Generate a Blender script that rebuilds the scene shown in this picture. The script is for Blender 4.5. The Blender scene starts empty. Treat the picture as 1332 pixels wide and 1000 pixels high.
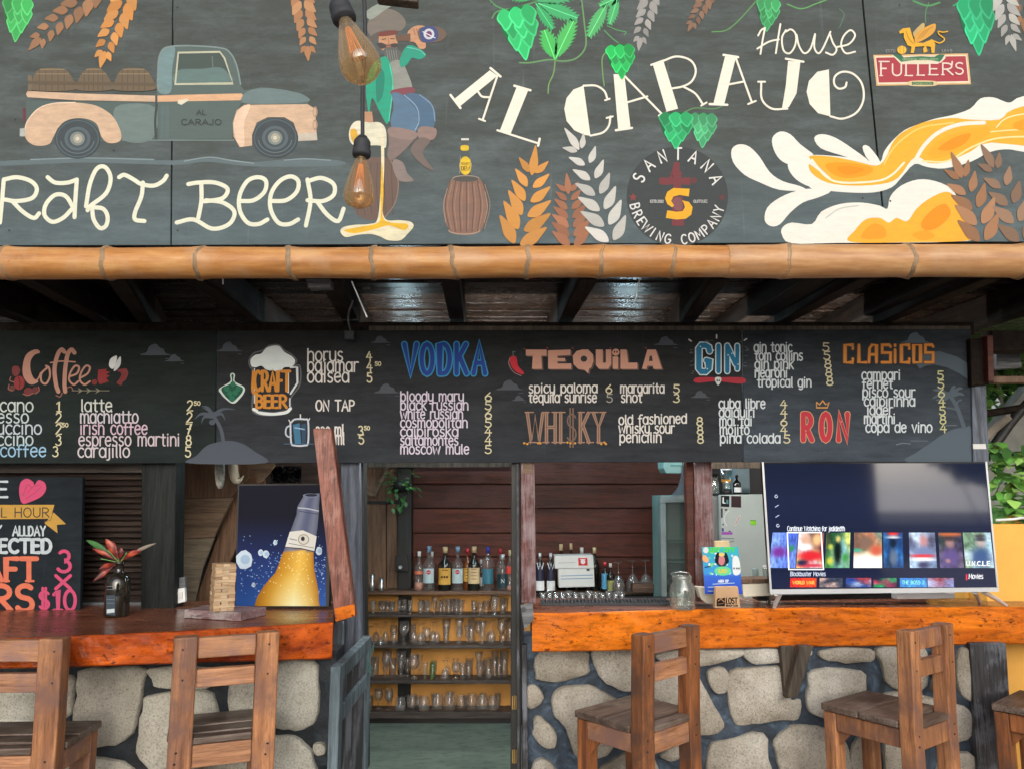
import bpy, math, random
from mathutils import Vector, Matrix, noise
from mathutils.geometry import tessellate_polygon
R = math.radians
random.seed(7)
scene = bpy.context.scene
COL = scene.collection

# ------------------------------------------------------------ camera, sky, sun, exposure
PITCH = 8.0
CZ = 1.6
cam_d = bpy.data.cameras.new('camera')
cam = bpy.data.objects.new('camera', cam_d)
COL.objects.link(cam)
cam.location = (0, 0, CZ)
cam.rotation_euler = (R(90 + PITCH), 0, 0)
cam_d.sensor_width = 36.0
cam_d.lens = 36.0 * 1000 / 1332
cam_d.clip_start = 0.05
cam_d.clip_end = 500
scene.camera = cam

world = bpy.data.worlds.new('World')
scene.world = world
world.use_nodes = True
wn = world.node_tree
wn.nodes.clear()
sky = wn.nodes.new('ShaderNodeTexSky')
sky.sky_type = 'NISHITA'
sky.sun_disc = False
SUN_EL, SUN_AZ = 16.0, 172.0      # azimuth measured clockwise from +Y: the sun stands behind the camera
sky.sun_elevation = R(SUN_EL)
sky.sun_rotation = R(SUN_AZ)
sky.dust_density = 4.0
sky.air_density = 1.0
bg = wn.nodes.new('ShaderNodeBackground')
bg.inputs['Strength'].default_value = 0.07
wo = wn.nodes.new('ShaderNodeOutputWorld')
hs = wn.nodes.new('ShaderNodeHueSaturation')
hs.inputs['Saturation'].default_value = 0.45
wn.links.new(sky.outputs[0], hs.inputs['Color'])
wn.links.new(hs.outputs[0], bg.inputs[0])
wn.links.new(bg.outputs[0], wo.inputs[0])

sun_d = bpy.data.lights.new('sun', 'SUN')
sun_d.energy = 1.05
sun_d.angle = R(70)
sun_d.color = (1.0, 0.985, 0.96)
sun = bpy.data.objects.new('sun', sun_d)
COL.objects.link(sun)
sd = Vector((math.sin(R(SUN_AZ)) * math.cos(R(SUN_EL)), math.cos(R(SUN_AZ)) * math.cos(R(SUN_EL)), math.sin(R(SUN_EL))))
sun.rotation_euler = sd.to_track_quat('Z', 'Y').to_euler()
sun.location = sd * 30

scene.view_settings.view_transform = 'Standard'
scene.view_settings.look = 'None'
scene.view_settings.gamma = 1.0
scene.view_settings.use_curve_mapping = False
scene.view_settings.exposure = 1.05
scene.render.engine = 'CYCLES'
scene.cycles.max_bounces = 8
scene.cycles.transparent_max_bounces = 24
scene.cycles.use_denoising = True

# ------------------------------------------------------------ measuring the photograph
cp, sp = math.cos(R(PITCH)), math.sin(R(PITCH))
def P(px, py, Y):
    """the point at distance Y that the photograph shows at pixel (px, py)"""
    x = (px - 666) / 1000.0; y = (500 - py) / 1000.0
    t = Y / (cp - y * sp)
    return Vector((x * t, Y, CZ + t * (y * cp + sp)))
def ZY(py, Y): return P(666, py, Y).z
def XY(px, py, Y): return P(px, py, Y).x
def YZ(py, z):
    y = (500 - py) / 1000.0
    t = (z - CZ) / (y * cp + sp)
    return t * (cp - y * sp)

# ------------------------------------------------------------ colour and materials
def lin(c):
    def f(u):
        u = u / 255.0
        return u / 12.92 if u <= 0.04045 else ((u + 0.055) / 1.055) ** 2.4
    return tuple(f(u) for u in c)
def N(nt, typ, **kw):
    n = nt.nodes.new(typ)
    for k, v in kw.items():
        if k in n.inputs.keys(): n.inputs[k].default_value = v
        else: setattr(n, k, v)
    return n
def new_mat(name):
    m = bpy.data.materials.new(name); m.use_nodes = True
    nt = m.node_tree; nt.nodes.clear()
    out = nt.nodes.new('ShaderNodeOutputMaterial')
    b = nt.nodes.new('ShaderNodeBsdfPrincipled')
    nt.links.new(b.outputs[0], out.inputs[0])
    return m, nt, b
def ramp(nt, stops):
    r = nt.nodes.new('ShaderNodeValToRGB')
    e = r.color_ramp.elements
    while len(e) < len(stops): e.new(0.5)
    for i, (p, c) in enumerate(stops):
        e[i].position = p
        e[i].color = (*c, 1) if len(c) == 3 else c
    return r
def mapping(nt, scale=(1, 1, 1), coord='Object', rnd=True):
    tc = nt.nodes.new('ShaderNodeTexCoord')
    mp = nt.nodes.new('ShaderNodeMapping')
    mp.inputs['Scale'].default_value = scale
    nt.links.new(tc.outputs[coord], mp.inputs['Vector'])
    if rnd:
        oi = nt.nodes.new('ShaderNodeObjectInfo')
        mm = nt.nodes.new('ShaderNodeVectorMath'); mm.operation = 'SCALE'
        cb = nt.nodes.new('ShaderNodeCombineXYZ')
        nt.links.new(oi.outputs['Random'], cb.inputs[0]); nt.links.new(oi.outputs['Random'], cb.inputs[1]); nt.links.new(oi.outputs['Random'], cb.inputs[2])
        nt.links.new(cb.outputs[0], mm.inputs[0]); mm.inputs['Scale'].default_value = 37.0
        nt.links.new(mm.outputs[0], mp.inputs['Location'])
    return mp
def mix(nt, fac, a, b, mode='MIX'):
    m = nt.nodes.new('ShaderNodeMix'); m.data_type = 'RGBA'; m.blend_type = mode
    for k, v in ((0, fac), (6, a), (7, b)):
        if hasattr(v, 'is_output') or isinstance(v, bpy.types.NodeSocket): nt.links.new(v, m.inputs[k])
        else: m.inputs[k].default_value = v if k == 0 else ((*v, 1) if len(v) == 3 else v)
    return m.outputs[2]
def bump(nt, b, h, strength=0.3, dist=0.01):
    bp = nt.nodes.new('ShaderNodeBump')
    bp.inputs['Strength'].default_value = strength
    bp.inputs['Distance'].default_value = dist
    nt.links.new(h, bp.inputs['Height'])
    nt.links.new(bp.outputs[0], b.inputs['Normal'])
def wood(name, dark, light, axis='x', rough=0.6, scale=1.0, worn=None, worn_amt=0.5, bmp=0.25, spots=0.0, vary=0.25, spec=0.5, stretch=14):
    """dark/light are linear colours; the grain runs along axis; worn is a third colour of old paint or dirt"""
    m, nt, b = new_mat(name)
    s = {'x': (1, stretch, stretch), 'y': (stretch, 1, stretch), 'z': (stretch, stretch, 1)}[axis]
    mp = mapping(nt, tuple(v * scale for v in s))
    n1 = N(nt, 'ShaderNodeTexNoise', Scale=2.2, Detail=8, Roughness=0.65, Distortion=0.6)
    nt.links.new(mp.outputs[0], n1.inputs['Vector'])
    n2 = N(nt, 'ShaderNodeTexNoise', Scale=9.0, Detail=6, Roughness=0.7)
    nt.links.new(mp.outputs[0], n2.inputs['Vector'])
    md = tuple((a + c) / 2 for a, c in zip(dark, light))
    r1 = ramp(nt, [(0.3, dark), (0.5, md), (0.68, light)])
    nt.links.new(n1.outputs[0], r1.inputs[0])
    r2 = ramp(nt, [(0.36, (0.35, 0.33, 0.3)), (0.52, (1, 1, 1))])
    nt.links.new(n2.outputs[0], r2.inputs[0])
    c = mix(nt, 0.7, r1.outputs[0], r2.outputs[0], 'MULTIPLY')
    mp2 = mapping(nt, (3.5, 3.5, 3.5))
    n3 = N(nt, 'ShaderNodeTexNoise', Scale=1.4, Detail=7, Roughness=0.62)
    nt.links.new(mp2.outputs[0], n3.inputs['Vector'])
    if worn:
        r3 = ramp(nt, [(0.5 - 0.12 * worn_amt, (0, 0, 0)), (0.62, (1, 1, 1))])
        mm = nt.nodes.new('ShaderNodeMath'); mm.operation = 'ADD'
        ms = nt.nodes.new('ShaderNodeMath'); ms.operation = 'MULTIPLY_ADD'; ms.inputs[1].default_value = 0.5; ms.inputs[2].default_value = -0.25
        nt.links.new(n2.outputs[0], ms.inputs[0])
        nt.links.new(n3.outputs[0], mm.inputs[0]); nt.links.new(ms.outputs[0], mm.inputs[1])
        nt.links.new(mm.outputs[0], r3.inputs[0])
        c = mix(nt, r3.outputs[0], c, worn)
    if spots:
        v = N(nt, 'ShaderNodeTexNoise', Scale=26.0, Detail=5, Roughness=0.75)
        mp3 = mapping(nt, (1, 2.2, 2.2) if axis == 'x' else (2.2, 2.2, 1))
        nt.links.new(mp3.outputs[0], v.inputs['Vector'])
        r4 = ramp(nt, [(0.34, (0.12, 0.06, 0.03)), (0.44, (1, 1, 1))])
        nt.links.new(v.outputs[0], r4.inputs[0])
        c = mix(nt, spots, c, r4.outputs[0], 'MULTIPLY')
    oi = nt.nodes.new('ShaderNodeObjectInfo')
    rr = ramp(nt, [(0.0, (1 - vary,) * 3), (1.0, (1, 1, 1))])
    nt.links.new(oi.outputs['Random'], rr.inputs[0])
    c = mix(nt, 1.0, c, rr.outputs[0], 'MULTIPLY')
    nt.links.new(c, b.inputs['Base Color'])
    rm = ramp(nt, [(0.3, (min(1, rough + .15),) * 3), (0.7, (max(0, rough - .1),) * 3)])
    nt.links.new(n3.outputs[0], rm.inputs[0])
    nt.links.new(rm.outputs[0], b.inputs['Roughness'])
    b.inputs['Specular IOR Level'].default_value = spec
    hh = nt.nodes.new('ShaderNodeMath'); hh.operation = 'ADD'
    nt.links.new(n1.outputs[0], hh.inputs[0]); nt.links.new(n2.outputs[0], hh.inputs[1])
    bump(nt, b, hh.outputs[0], bmp, 0.006)
    return m
def plain(name, col, rough=0.5, metal=0.0, var=0.15, scale=8.0, bmp=0.0, spec=0.5, emit=None, es=0.0):
    m, nt, b = new_mat(name)
    mp = mapping(nt)
    n = N(nt, 'ShaderNodeTexNoise', Scale=scale, Detail=6, Roughness=0.6)
    nt.links.new(mp.outputs[0], n.inputs['Vector'])
    r = ramp(nt, [(0.3, tuple(c * (1 - var) for c in col)), (0.7, tuple(min(1, c * (1 + var)) for c in col))])
    nt.links.new(n.outputs[0], r.inputs[0])
    nt.links.new(r.outputs[0], b.inputs['Base Color'])
    b.inputs['Roughness'].default_value = rough
    b.inputs['Metallic'].default_value = metal
    b.inputs['Specular IOR Level'].default_value = spec
    if bmp: bump(nt, b, n.outputs[0], bmp, 0.01)
    return m
def glassy(name, tint=(0.92, 0.95, 0.95), refl=0.6, edge=0.55, body=.085, rough=.1):
    """thin clear glass: mostly see-through, brighter and denser towards its rims"""
    m = bpy.data.materials.new(name); m.use_nodes = True
    nt = m.node_tree; nt.nodes.clear()
    out = nt.nodes.new('ShaderNodeOutputMaterial')
    tr = N(nt, 'ShaderNodeBsdfTransparent'); gl = N(nt, 'ShaderNodeBsdfGlossy', Roughness=rough)
    lw = N(nt, 'ShaderNodeLayerWeight', Blend=edge)
    r = ramp(nt, [(0.0, tint), (0.8, tuple(c * 0.97 for c in tint)), (1.0, tuple(c * 0.82 for c in tint))])
    nt.links.new(lw.outputs['Facing'], r.inputs[0]); nt.links.new(r.outputs[0], tr.inputs[0])
    pw = nt.nodes.new('ShaderNodeMath'); pw.operation = 'POWER'; pw.inputs[1].default_value = 2.2
    nt.links.new(lw.outputs['Facing'], pw.inputs[0])
    mf = nt.nodes.new('ShaderNodeMath'); mf.operation = 'MULTIPLY_ADD'; mf.inputs[1].default_value = refl; mf.inputs[2].default_value = .09
    nt.links.new(pw.outputs[0], mf.inputs[0])
    ms = nt.nodes.new('ShaderNodeMixShader')
    nt.links.new(mf.outputs[0], ms.inputs[0]); nt.links.new(tr.outputs[0], ms.inputs[1]); nt.links.new(gl.outputs[0], ms.inputs[2])
    df = N(nt, 'ShaderNodeBsdfDiffuse'); df.inputs[0].default_value = (*[min(1, c) for c in tint], 1)
    mf2 = nt.nodes.new('ShaderNodeMath'); mf2.operation = 'MULTIPLY_ADD'; mf2.inputs[1].default_value = body; mf2.inputs[2].default_value = body * .35  # pale diffuse rim stands in for light bent by the glass
    nt.links.new(pw.outputs[0], mf2.inputs[0])
    m2 = nt.nodes.new('ShaderNodeMixShader'); nt.links.new(mf2.outputs[0], m2.inputs[0]); nt.links.new(ms.outputs[0], m2.inputs[1]); nt.links.new(df.outputs[0], m2.inputs[2])
    nt.links.new(m2.outputs[0], out.inputs[0])
    return m
def paint_mat(name, rough=0.75, wear=0.25, tint=1.0, gloss=0.3, emit=0.0):
    """flat paint or print: colour comes from the drawn shapes, with a little brush wear"""
    m, nt, b = new_mat(name)
    a = nt.nodes.new('ShaderNodeAttribute'); a.attribute_name = 'Col'
    mp = mapping(nt, (6, 6, 22), rnd=False)
    n = N(nt, 'ShaderNodeTexNoise', Scale=2.5, Detail=8, Roughness=0.75)
    nt.links.new(mp.outputs[0], n.inputs['Vector'])
    r = ramp(nt, [(0.3, (min(1, wear * 1.6),) * 3), (0.62, (wear * .12,) * 3)])
    nt.links.new(n.outputs[0], r.inputs[0])
    c = mix(nt, r.outputs[0], a.outputs['Color'], (.075, .085, .085))
    nt.links.new(c, b.inputs['Base Color'])
    b.inputs['Roughness'].default_value = rough
    b.inputs['Specular IOR Level'].default_value = gloss
    if emit:
        nt.links.new(a.outputs['Color'], b.inputs['Emission Color'])
        b.inputs['Emission Strength'].default_value = emit
    return m

# ------------------------------------------------------------ objects
def thing(name, label, cat, loc=(0, 0, 0), rotz=0.0, group=None, kind=None):
    o = bpy.data.objects.new(name, None)
    o.empty_display_size = 0.1
    COL.objects.link(o)
    o.location = loc
    o.rotation_euler = (0, 0, rotz)
    o['label'] = label; o['category'] = cat
    if group: o['group'] = group
    if kind: o['kind'] = kind
    return o
def tag(o, label, cat, group=None, kind=None):
    o['label'] = label; o['category'] = cat
    if group: o['group'] = group
    if kind: o['kind'] = kind
    return o
def wloc(o):
    v = Vector((0, 0, 0))
    while o is not None:
        v = v + Vector(o.location); o = o.parent
    return v
class MB:
    def __init__(s): s.v = []; s.f = []; s.m = []; s.sm = []; s.c = None
    def add(s, vs, fs, mi=0, smooth=False):
        k = len(s.v); s.v += [Vector(q) for q in vs]
        for f in fs: s.f.append([i + k for i in f]); s.m.append(mi); s.sm.append(smooth)
        return s
    def hexa(s, q, mi=0):       # q: four front points (counter-clockwise from the camera or not) then four back points
        return s.add(q, [(0, 1, 2, 3), (7, 6, 5, 4), (0, 4, 5, 1), (1, 5, 6, 2), (2, 6, 7, 3), (3, 7, 4, 0)], mi)
    def box(s, a, b, mi=0, M=None):
        x0, y0, z0 = a; x1, y1, z1 = b
        q = [(x0, y0, z0), (x1, y0, z0), (x1, y0, z1), (x0, y0, z1), (x0, y1, z0), (x1, y1, z0), (x1, y1, z1), (x0, y1, z1)]
        if M: q = [M @ Vector(p) for p in q]
        return s.hexa(q, mi)
    def slab(s, quad, Y, depth, mi=0, Y2=None):
        f = [P(px, py, Y) for px, py in quad]
        return s.hexa(f + [p + Vector((0, depth, 0)) for p in f], mi)
    def beam(s, p, q, w, h, mi=0, up=(0, 0, 1)):
        p = Vector(p); q = Vector(q); d = (q - p).normalized()
        sx = d.cross(Vector(up)).normalized(); sz = sx.cross(d).normalized()
        c = [(-1, -1), (1, -1), (1, 1), (-1, 1)]
        f = [p + sx * (w / 2 * a) + sz * (h / 2 * b) for a, b in c]
        g = [q + sx * (w / 2 * a) + sz * (h / 2 * b) for a, b in c]
        return s.hexa(f + g, mi)
    def poly(s, pts, back, mi=0):       # concave outline extruded by the vector back
        pts = [Vector(p) for p in pts]; n = len(pts)
        tri = tessellate_polygon([pts])
        bk = [p + Vector(back) for p in pts]
        s.add(pts + bk, [tuple(t) for t in tri] + [tuple(i + n for i in reversed(t)) for t in tri] + [(i, (i + 1) % n, (i + 1) % n + n, i + n) for i in range(n)], mi)
        return s
    def tube(s, path, rad, n=8, mi=0, caps=True, smooth=True):
        path = [Vector(p) for p in path]
        if not hasattr(rad, '__len__'): rad = [rad] * len(path)
        vs = []; u = None
        for i, p in enumerate(path):
            d = (path[min(i + 1, len(path) - 1)] - path[max(i - 1, 0)])
            d = d.normalized() if d.length > 1e-9 else Vector((0, 0, 1))
            if u is None: u = d.orthogonal().normalized()
            u = (u - d * u.dot(d)); u = u.normalized() if u.length > 1e-6 else d.orthogonal().normalized()
            w = d.cross(u)
            for k in range(n):
                a = 2 * math.pi * k / n
                vs.append(p + (u * math.cos(a) + w * math.sin(a)) * rad[i])
        fs = [(i * n + k, i * n + (k + 1) % n, (i + 1) * n + (k + 1) % n, (i + 1) * n + k) for i in range(len(path) - 1) for k in range(n)]
        s.add(vs, fs, mi, smooth)
        if caps: s.add(vs[:n], [tuple(reversed(range(n)))], mi); s.add(vs[-n:], [tuple(range(n))], mi)
        return s
    def lathe(s, prof, c=(0, 0, 0), n=16, mi=0, M=None, smooth=True):
        vs = []; c = Vector(c)
        for r, z in prof:
            for k in range(n):
                a = 2 * math.pi * k / n
                p = Vector((r * math.cos(a), r * math.sin(a), z))
                if M: p = M @ p
                vs.append(p + c)
        fs = [(i * n + k, i * n + (k + 1) % n, (i + 1) * n + (k + 1) % n, (i + 1) * n + k) for i in range(len(prof) - 1) for k in range(n)]
        s.add(vs, fs, mi, smooth)
        return s
def obj(name, mb, mat, parent=None, local=False, bevel=0.0, origin=None):
    me = bpy.data.meshes.new(name)
    off = Vector((0, 0, 0))
    if not local and parent is not None: off = wloc(parent)
    if origin is not None: off = off + Vector(origin) if local else Vector(origin)
    me.from_pydata([p - off for p in mb.v], [], mb.f)
    for m in (mat if isinstance(mat, (list, tuple)) else [mat]): me.materials.append(m)
    me.polygons.foreach_set('material_index', mb.m)
    me.polygons.foreach_set('use_smooth', mb.sm)
    if mb.c:
        at = me.color_attributes.new('Col', 'FLOAT_COLOR', 'CORNER')
        flat = []
        for fc in mb.c:
            for c in fc: flat += [c[0], c[1], c[2], 1.0]
        at.data.foreach_set('color', flat)
    me.update()
    o = bpy.data.objects.new(name, me)
    COL.objects.link(o)
    if parent is not None: o.parent = parent
    if origin is not None:
        o.location = (Vector(origin) - wloc(parent)) if parent is not None and not local else Vector(origin)
    if bevel:
        b = o.modifiers.new('bevel', 'BEVEL'); b.width = bevel; b.segments = 2; b.limit_method = 'ANGLE'; b.angle_limit = R(35)
    return o
def struct(name, mb, mat, parent=None, **k):
    o = obj(name, mb, mat, parent, **k)
    if parent is None: o['kind'] = 'structure'
    return o
def copy_tree(o, parent=None):
    c = o.copy(); COL.objects.link(c)
    if parent is not None: c.parent = parent
    for ch in list(o.children): copy_tree(ch, c)
    return c

# ------------------------------------------------------------ drawing of flat print and paint
def catmull(pts, closed=False, seg=6):
    n = len(pts)
    if n < 3: return [tuple(p) for p in pts]
    out = []
    rng = range(n) if closed else range(n - 1)
    for i in rng:
        p1, p2 = pts[i], pts[(i + 1) % n]
        p0 = pts[i - 1] if (closed or i > 0) else tuple(2 * a - b for a, b in zip(p1, p2))
        p3 = pts[(i + 2) % n] if (closed or i + 2 < n) else tuple(2 * a - b for a, b in zip(p2, p1))
        for k in range(seg):
            t = k / seg; t2 = t * t; t3 = t2 * t
            out.append(tuple(0.5 * ((2 * b) + (-a + c) * t + (2 * a - 5 * b + 4 * c - d) * t2 + (-a + 3 * b - 3 * c + d) * t3) for a, b, c, d in zip(p0, p1, p2, p3)))
    if not closed: out.append(tuple(pts[-1]))
    return out
def arc(cx, cy, rx, ry, a0, a1, n=14):
    return [(cx + rx * math.cos(R(a0 + (a1 - a0) * i / n)), cy + ry * math.sin(R(a0 + (a1 - a0) * i / n))) for i in range(n + 1)]
EPS = 0.00003
GAIN = [0.85]
class Art:
    def __init__(s, Y, base=0.0003, proj=None):
        s.gr = 0; s.fg = []; s.nm = {}; s.Y = Y; s.mb = MB(); s.mb.c = []; s.lev = 0.0; s.base = base; s.proj = proj
    def pt(s, x, y, l):
        if s.proj: return s.proj(x, y, s.base + l * EPS)
        p = P(x, y, s.Y); return Vector((p.x, p.y - s.base - l * EPS, p.z))
    def col(s, c, x, y):
        if callable(c): c = c(x, y)
        return tuple(v * GAIN[0] for v in lin(c))
    def raw(s, pts, faces, c, levs):
        k = len(s.mb.v)
        s.mb.v += [s.pt(x, y, l) for (x, y), l in zip(pts, levs)]
        for f in faces:
            s.mb.f.append([i + k for i in f]); s.mb.m.append(0); s.mb.sm.append(False)
            s.mb.c.append([s.col(c, *pts[i]) for i in f]); s.fg.append(s.gr)
    def fill(s, pts, c, smooth=False, keep=False, seg=5):
        if smooth: pts = catmull(pts, True, seg)
        tri = tessellate_polygon([[Vector((x, y, 0)) for x, y in pts]])
        if not keep: s.lev += 1
        s.raw(pts, [tuple(t) for t in tri], c, [s.lev] * len(pts))
    def ell(s, cx, cy, rx, ry, c, n=24, keep=False): s.fill(arc(cx, cy, rx, ry, 0, 360 * (n - 1) / n, n - 1), c, keep=keep)
    def grid(s, quad, nx, ny, fn):      # quad: TL TR BR BL ; fn(u,v) -> colour
        (a, b, c, d) = quad
        s.lev += 1
        pts = []
        for j in range(ny + 1):
            for i in range(nx + 1):
                u = i / nx; v = j / ny
                pts.append(((a[0] * (1 - u) + b[0] * u) * (1 - v) + (d[0] * (1 - u) + c[0] * u) * v, (a[1] * (1 - u) + b[1] * u) * (1 - v) + (d[1] * (1 - u) + c[1] * u) * v))
        k = len(s.mb.v)
        s.mb.v += [s.pt(x, y, s.lev) for x, y in pts]
        for j in range(ny):
            for i in range(nx):
                f = [j * (nx + 1) + i, j * (nx + 1) + i + 1, (j + 1) * (nx + 1) + i + 1, (j + 1) * (nx + 1) + i]
                s.mb.f.append([q + k for q in f]); s.mb.m.append(0); s.mb.sm.append(False)
                s.mb.c.append([tuple(w * GAIN[0] for w in lin(fn((q % (nx + 1)) / nx, (q // (nx + 1)) / ny))) for q in f]); s.fg.append(s.gr)
    def stroke(s, pts, w, c, smooth=True, closed=False, keep=False, seg=5, cap=True, taper=None):
        if smooth and len(pts) > 2: pts = catmull(pts, closed, seg)
        if closed: pts = list(pts) + [pts[0]]
        q = [pts[0]]
        for p in pts[1:]:
            if math.hypot(p[0] - q[-1][0], p[1] - q[-1][1]) > 1e-4: q.append(p)
        pts = q; n = len(pts)
        if n < 2: return
        if not keep: s.lev += 1
        L = []; Rr = []
        for i in range(n):
            a = pts[max(i - 1, 0)]; b = pts[min(i + 1, n - 1)]
            if closed and i in (0, n - 1): a = pts[n - 2]; b = pts[1]
            dx, dy = b[0] - a[0], b[1] - a[1]; d = math.hypot(dx, dy) or 1
            h = w / 2
            if 0 < i < n - 1:
                d1 = (pts[i][0] - pts[i - 1][0], pts[i][1] - pts[i - 1][1]); d2 = (pts[i + 1][0] - pts[i][0], pts[i + 1][1] - pts[i][1])
                l1 = math.hypot(*d1); l2 = math.hypot(*d2)
                cs = (d1[0] * d2[0] + d1[1] * d2[1]) / (l1 * l2)
                h = h / max(0.6, math.sqrt(max(0.0, (1 + cs) / 2)))
            if taper: h *= taper(i / (n - 1))
            L.append((pts[i][0] - dy / d * h, pts[i][1] + dx / d * h)); Rr.append((pts[i][0] + dy / d * h, pts[i][1] - dx / d * h))
        lv = [s.lev + 0.8 * i / n for i in range(n)]
        s.raw(L + Rr, [(i, i + 1, n + i + 1, n + i) for i in range(n - 1)], c, lv + lv)
        if cap and not closed and not taper:
            for i, j, l in ((0, 1, lv[0]), (n - 1, n - 2, lv[-1])):
                dx, dy = pts[i][0] - pts[j][0], pts[i][1] - pts[j][1]; a = math.degrees(math.atan2(dy, dx))
                cc = arc(pts[i][0], pts[i][1], w / 2, w / 2, a - 90, a + 90, 5)
                s.raw(cc, [tuple(range(len(cc)))], c, [l] * len(cc))
    def build(s, name, mat, parent, split=False):
        if not split: return obj(name, s.mb, mat, parent)
        for g_ in sorted(set(s.fg)):        # every written line is a part of its own
            m = MB(); m.c = []; ix = {}
            for f, c, k in zip(s.mb.f, s.mb.c, s.fg):
                if k != g_: continue
                m.f.append([ix.setdefault(i, len(ix)) for i in f]); m.m.append(0); m.sm.append(False); m.c.append(c)
            m.v = [s.mb.v[i] for i in ix]
            o = obj(s.nm.get(g_, name), m, mat, parent)
# ------------------------------------------------------------ a hand-lettered stroke alphabet
def _O(cx, cy, rx, ry, a0=0, a1=360, n=16): return arc(cx, cy, rx, ry, a0, a1, n)
LOW = {
 'a': (.62, [_O(.29, .5, .29, .5), [(.58, 1), (.58, 0)]]),
 'b': (.62, [[(.04, 1.28), (.04, 0)], _O(.32, .5, .28, .5)]),
 'c': (.52, [_O(.31, .5, .29, .5, 45, 315)]),
 'd': (.62, [_O(.29, .5, .29, .5), [(.58, 1.28), (.58, 0)]]),
 'e': (.58, [[(.03, .5), (.56, .58)] + _O(.3, .5, .28, .5, 15, 320)[1:]]),
 'f': (.42, [_O(.34, 1.0, .2, .28, 60, 180, 8) + [(.14, 0)], [(-.02, .8), (.38, .8)]]),
 'g': (.62, [_O(.29, .5, .29, .5), [(.58, 1), (.58, -.1)] + _O(.34, -.1, .24, .25, 0, -140, 8)]),
 'h': (.6, [[(.04, 1.28), (.04, 0)], [(.04, .6)] + _O(.31, .65, .25, .35, 170, 0, 8) + [(.56, 0)]]),
 'i': (.2, [[(.08, .95), (.08, 0)], [(.08, 1.22), (.09, 1.26)]]),
 'j': (.26, [[(.16, .95), (.16, -.1)] + _O(.0, -.1, .16, .2, 0, -110, 6), [(.16, 1.22), (.17, 1.26)]]),
 'k': (.54, [[(.04, 1.28), (.04, 0)], [(.5, 1), (.06, .5)], [(.16, .6), (.52, 0)]]),
 'l': (.2, [[(.08, 1.28), (.08, .1), (.14, 0)]]),
 'm': (.9, [[(.04, 1), (.04, 0)], [(.04, .6)] + _O(.24, .68, .19, .32, 170, 0, 8) + [(.43, 0)], [(.43, .6)] + _O(.64, .68, .2, .32, 170, 0, 8) + [(.84, 0)]]),
 'n': (.6, [[(.04, 1), (.04, 0)], [(.04, .6)] + _O(.31, .65, .25, .35, 170, 0, 8) + [(.56, 0)]]),
 'ñ': (.6, [[(.04, 1), (.04, 0)], [(.04, .6)] + _O(.31, .65, .25, .35, 170, 0, 8) + [(.56, 0)]]),
 'o': (.6, [_O(.3, .5, .29, .5)]),
 'p': (.62, [[(.04, 1), (.04, -.32)], _O(.32, .5, .28, .5)]),
 'q': (.62, [_O(.29, .5, .29, .5), [(.58, 1), (.58, -.32)]]),
 'r': (.42, [[(.04, 1), (.04, 0)], [(.04, .55)] + _O(.3, .7, .25, .3, 160, 60, 6)]),
 's': (.5, [_O(.27, .76, .2, .24, 40, 230, 9) + _O(.24, .25, .22, .25, 60, -150, 9)]),
 't': (.44, [[(.2, 1.25), (.2, .15)] + [(.27, .02), (.38, .02)], [(0, .92), (.42, .92)]]),
 'u': (.6, [[(.04, 1), (.04, .35)] + _O(.3, .33, .26, .33, 180, 360, 8) + [(.56, 1)], [(.56, 1), (.56, 0)]]),
 'v': (.54, [[(.0, 1), (.27, 0), (.54, 1)]]),
 'w': (.84, [[(.0, 1), (.2, 0), (.42, .8), (.62, 0), (.84, 1)]]),
 'x': (.5, [[(0, 1), (.5, 0)], [(.5, 1), (0, 0)]]),
 'y': (.6, [[(.04, 1), (.04, .45)] + _O(.3, .4, .26, .35, 180, 360, 8) + [(.56, 1)], [(.56, 1), (.56, -.1)] + _O(.34, -.1, .22, .22, 0, -130, 8)]),
 'z': (.5, [[(0, 1), (.5, 1), (0, 0), (.5, 0)]]),
 ' ': (.42, []), '.': (.2, [[(.08, 0), (.09, .03)]]), "'": (.15, [[(.05, 1.0), (.02, .78)]]), '-': (.3, [[(.02, .5), (.26, .5)]]),
 '0': (.6, [_O(.3, .5, .28, .5)]),
 '1': (.42, [[(.02, .78), (.24, 1), (.24, 0)], [(.02, 0), (.44, 0)]]),
 '2': (.56, [_O(.27, .74, .24, .26, 160, -30, 8) + [(.0, 0), (.54, 0)]]),
 '3': (.56, [_O(.25, .76, .22, .24, 140, -80, 9) + _O(.24, .27, .28, .27, 80, -150, 10)]),
 '4': (.56, [[(.3, 1), (.0, .4), (.54, .4)], [(.38, .75), (.38, 0)]]),
 '5': (.56, [[(.5, 1), (.08, 1), (.08, .62)] + _O(.25, .32, .27, .32, 110, -150, 10)]),
 '6': (.56, [[(.42, 1), (.14, .62)] + _O(.28, .3, .26, .3, 160, -200, 14)]),
 '7': (.5, [[(0, 1), (.5, 1), (.18, 0)], [(.12, .5), (.42, .5)]]),
 '8': (.56, [_O(.28, .76, .2, .24), _O(.28, .27, .26, .27)]),
 '9': (.56, [_O(.28, .7, .25, .3), [(.53, .7), (.42, 0)]]),
}
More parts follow.
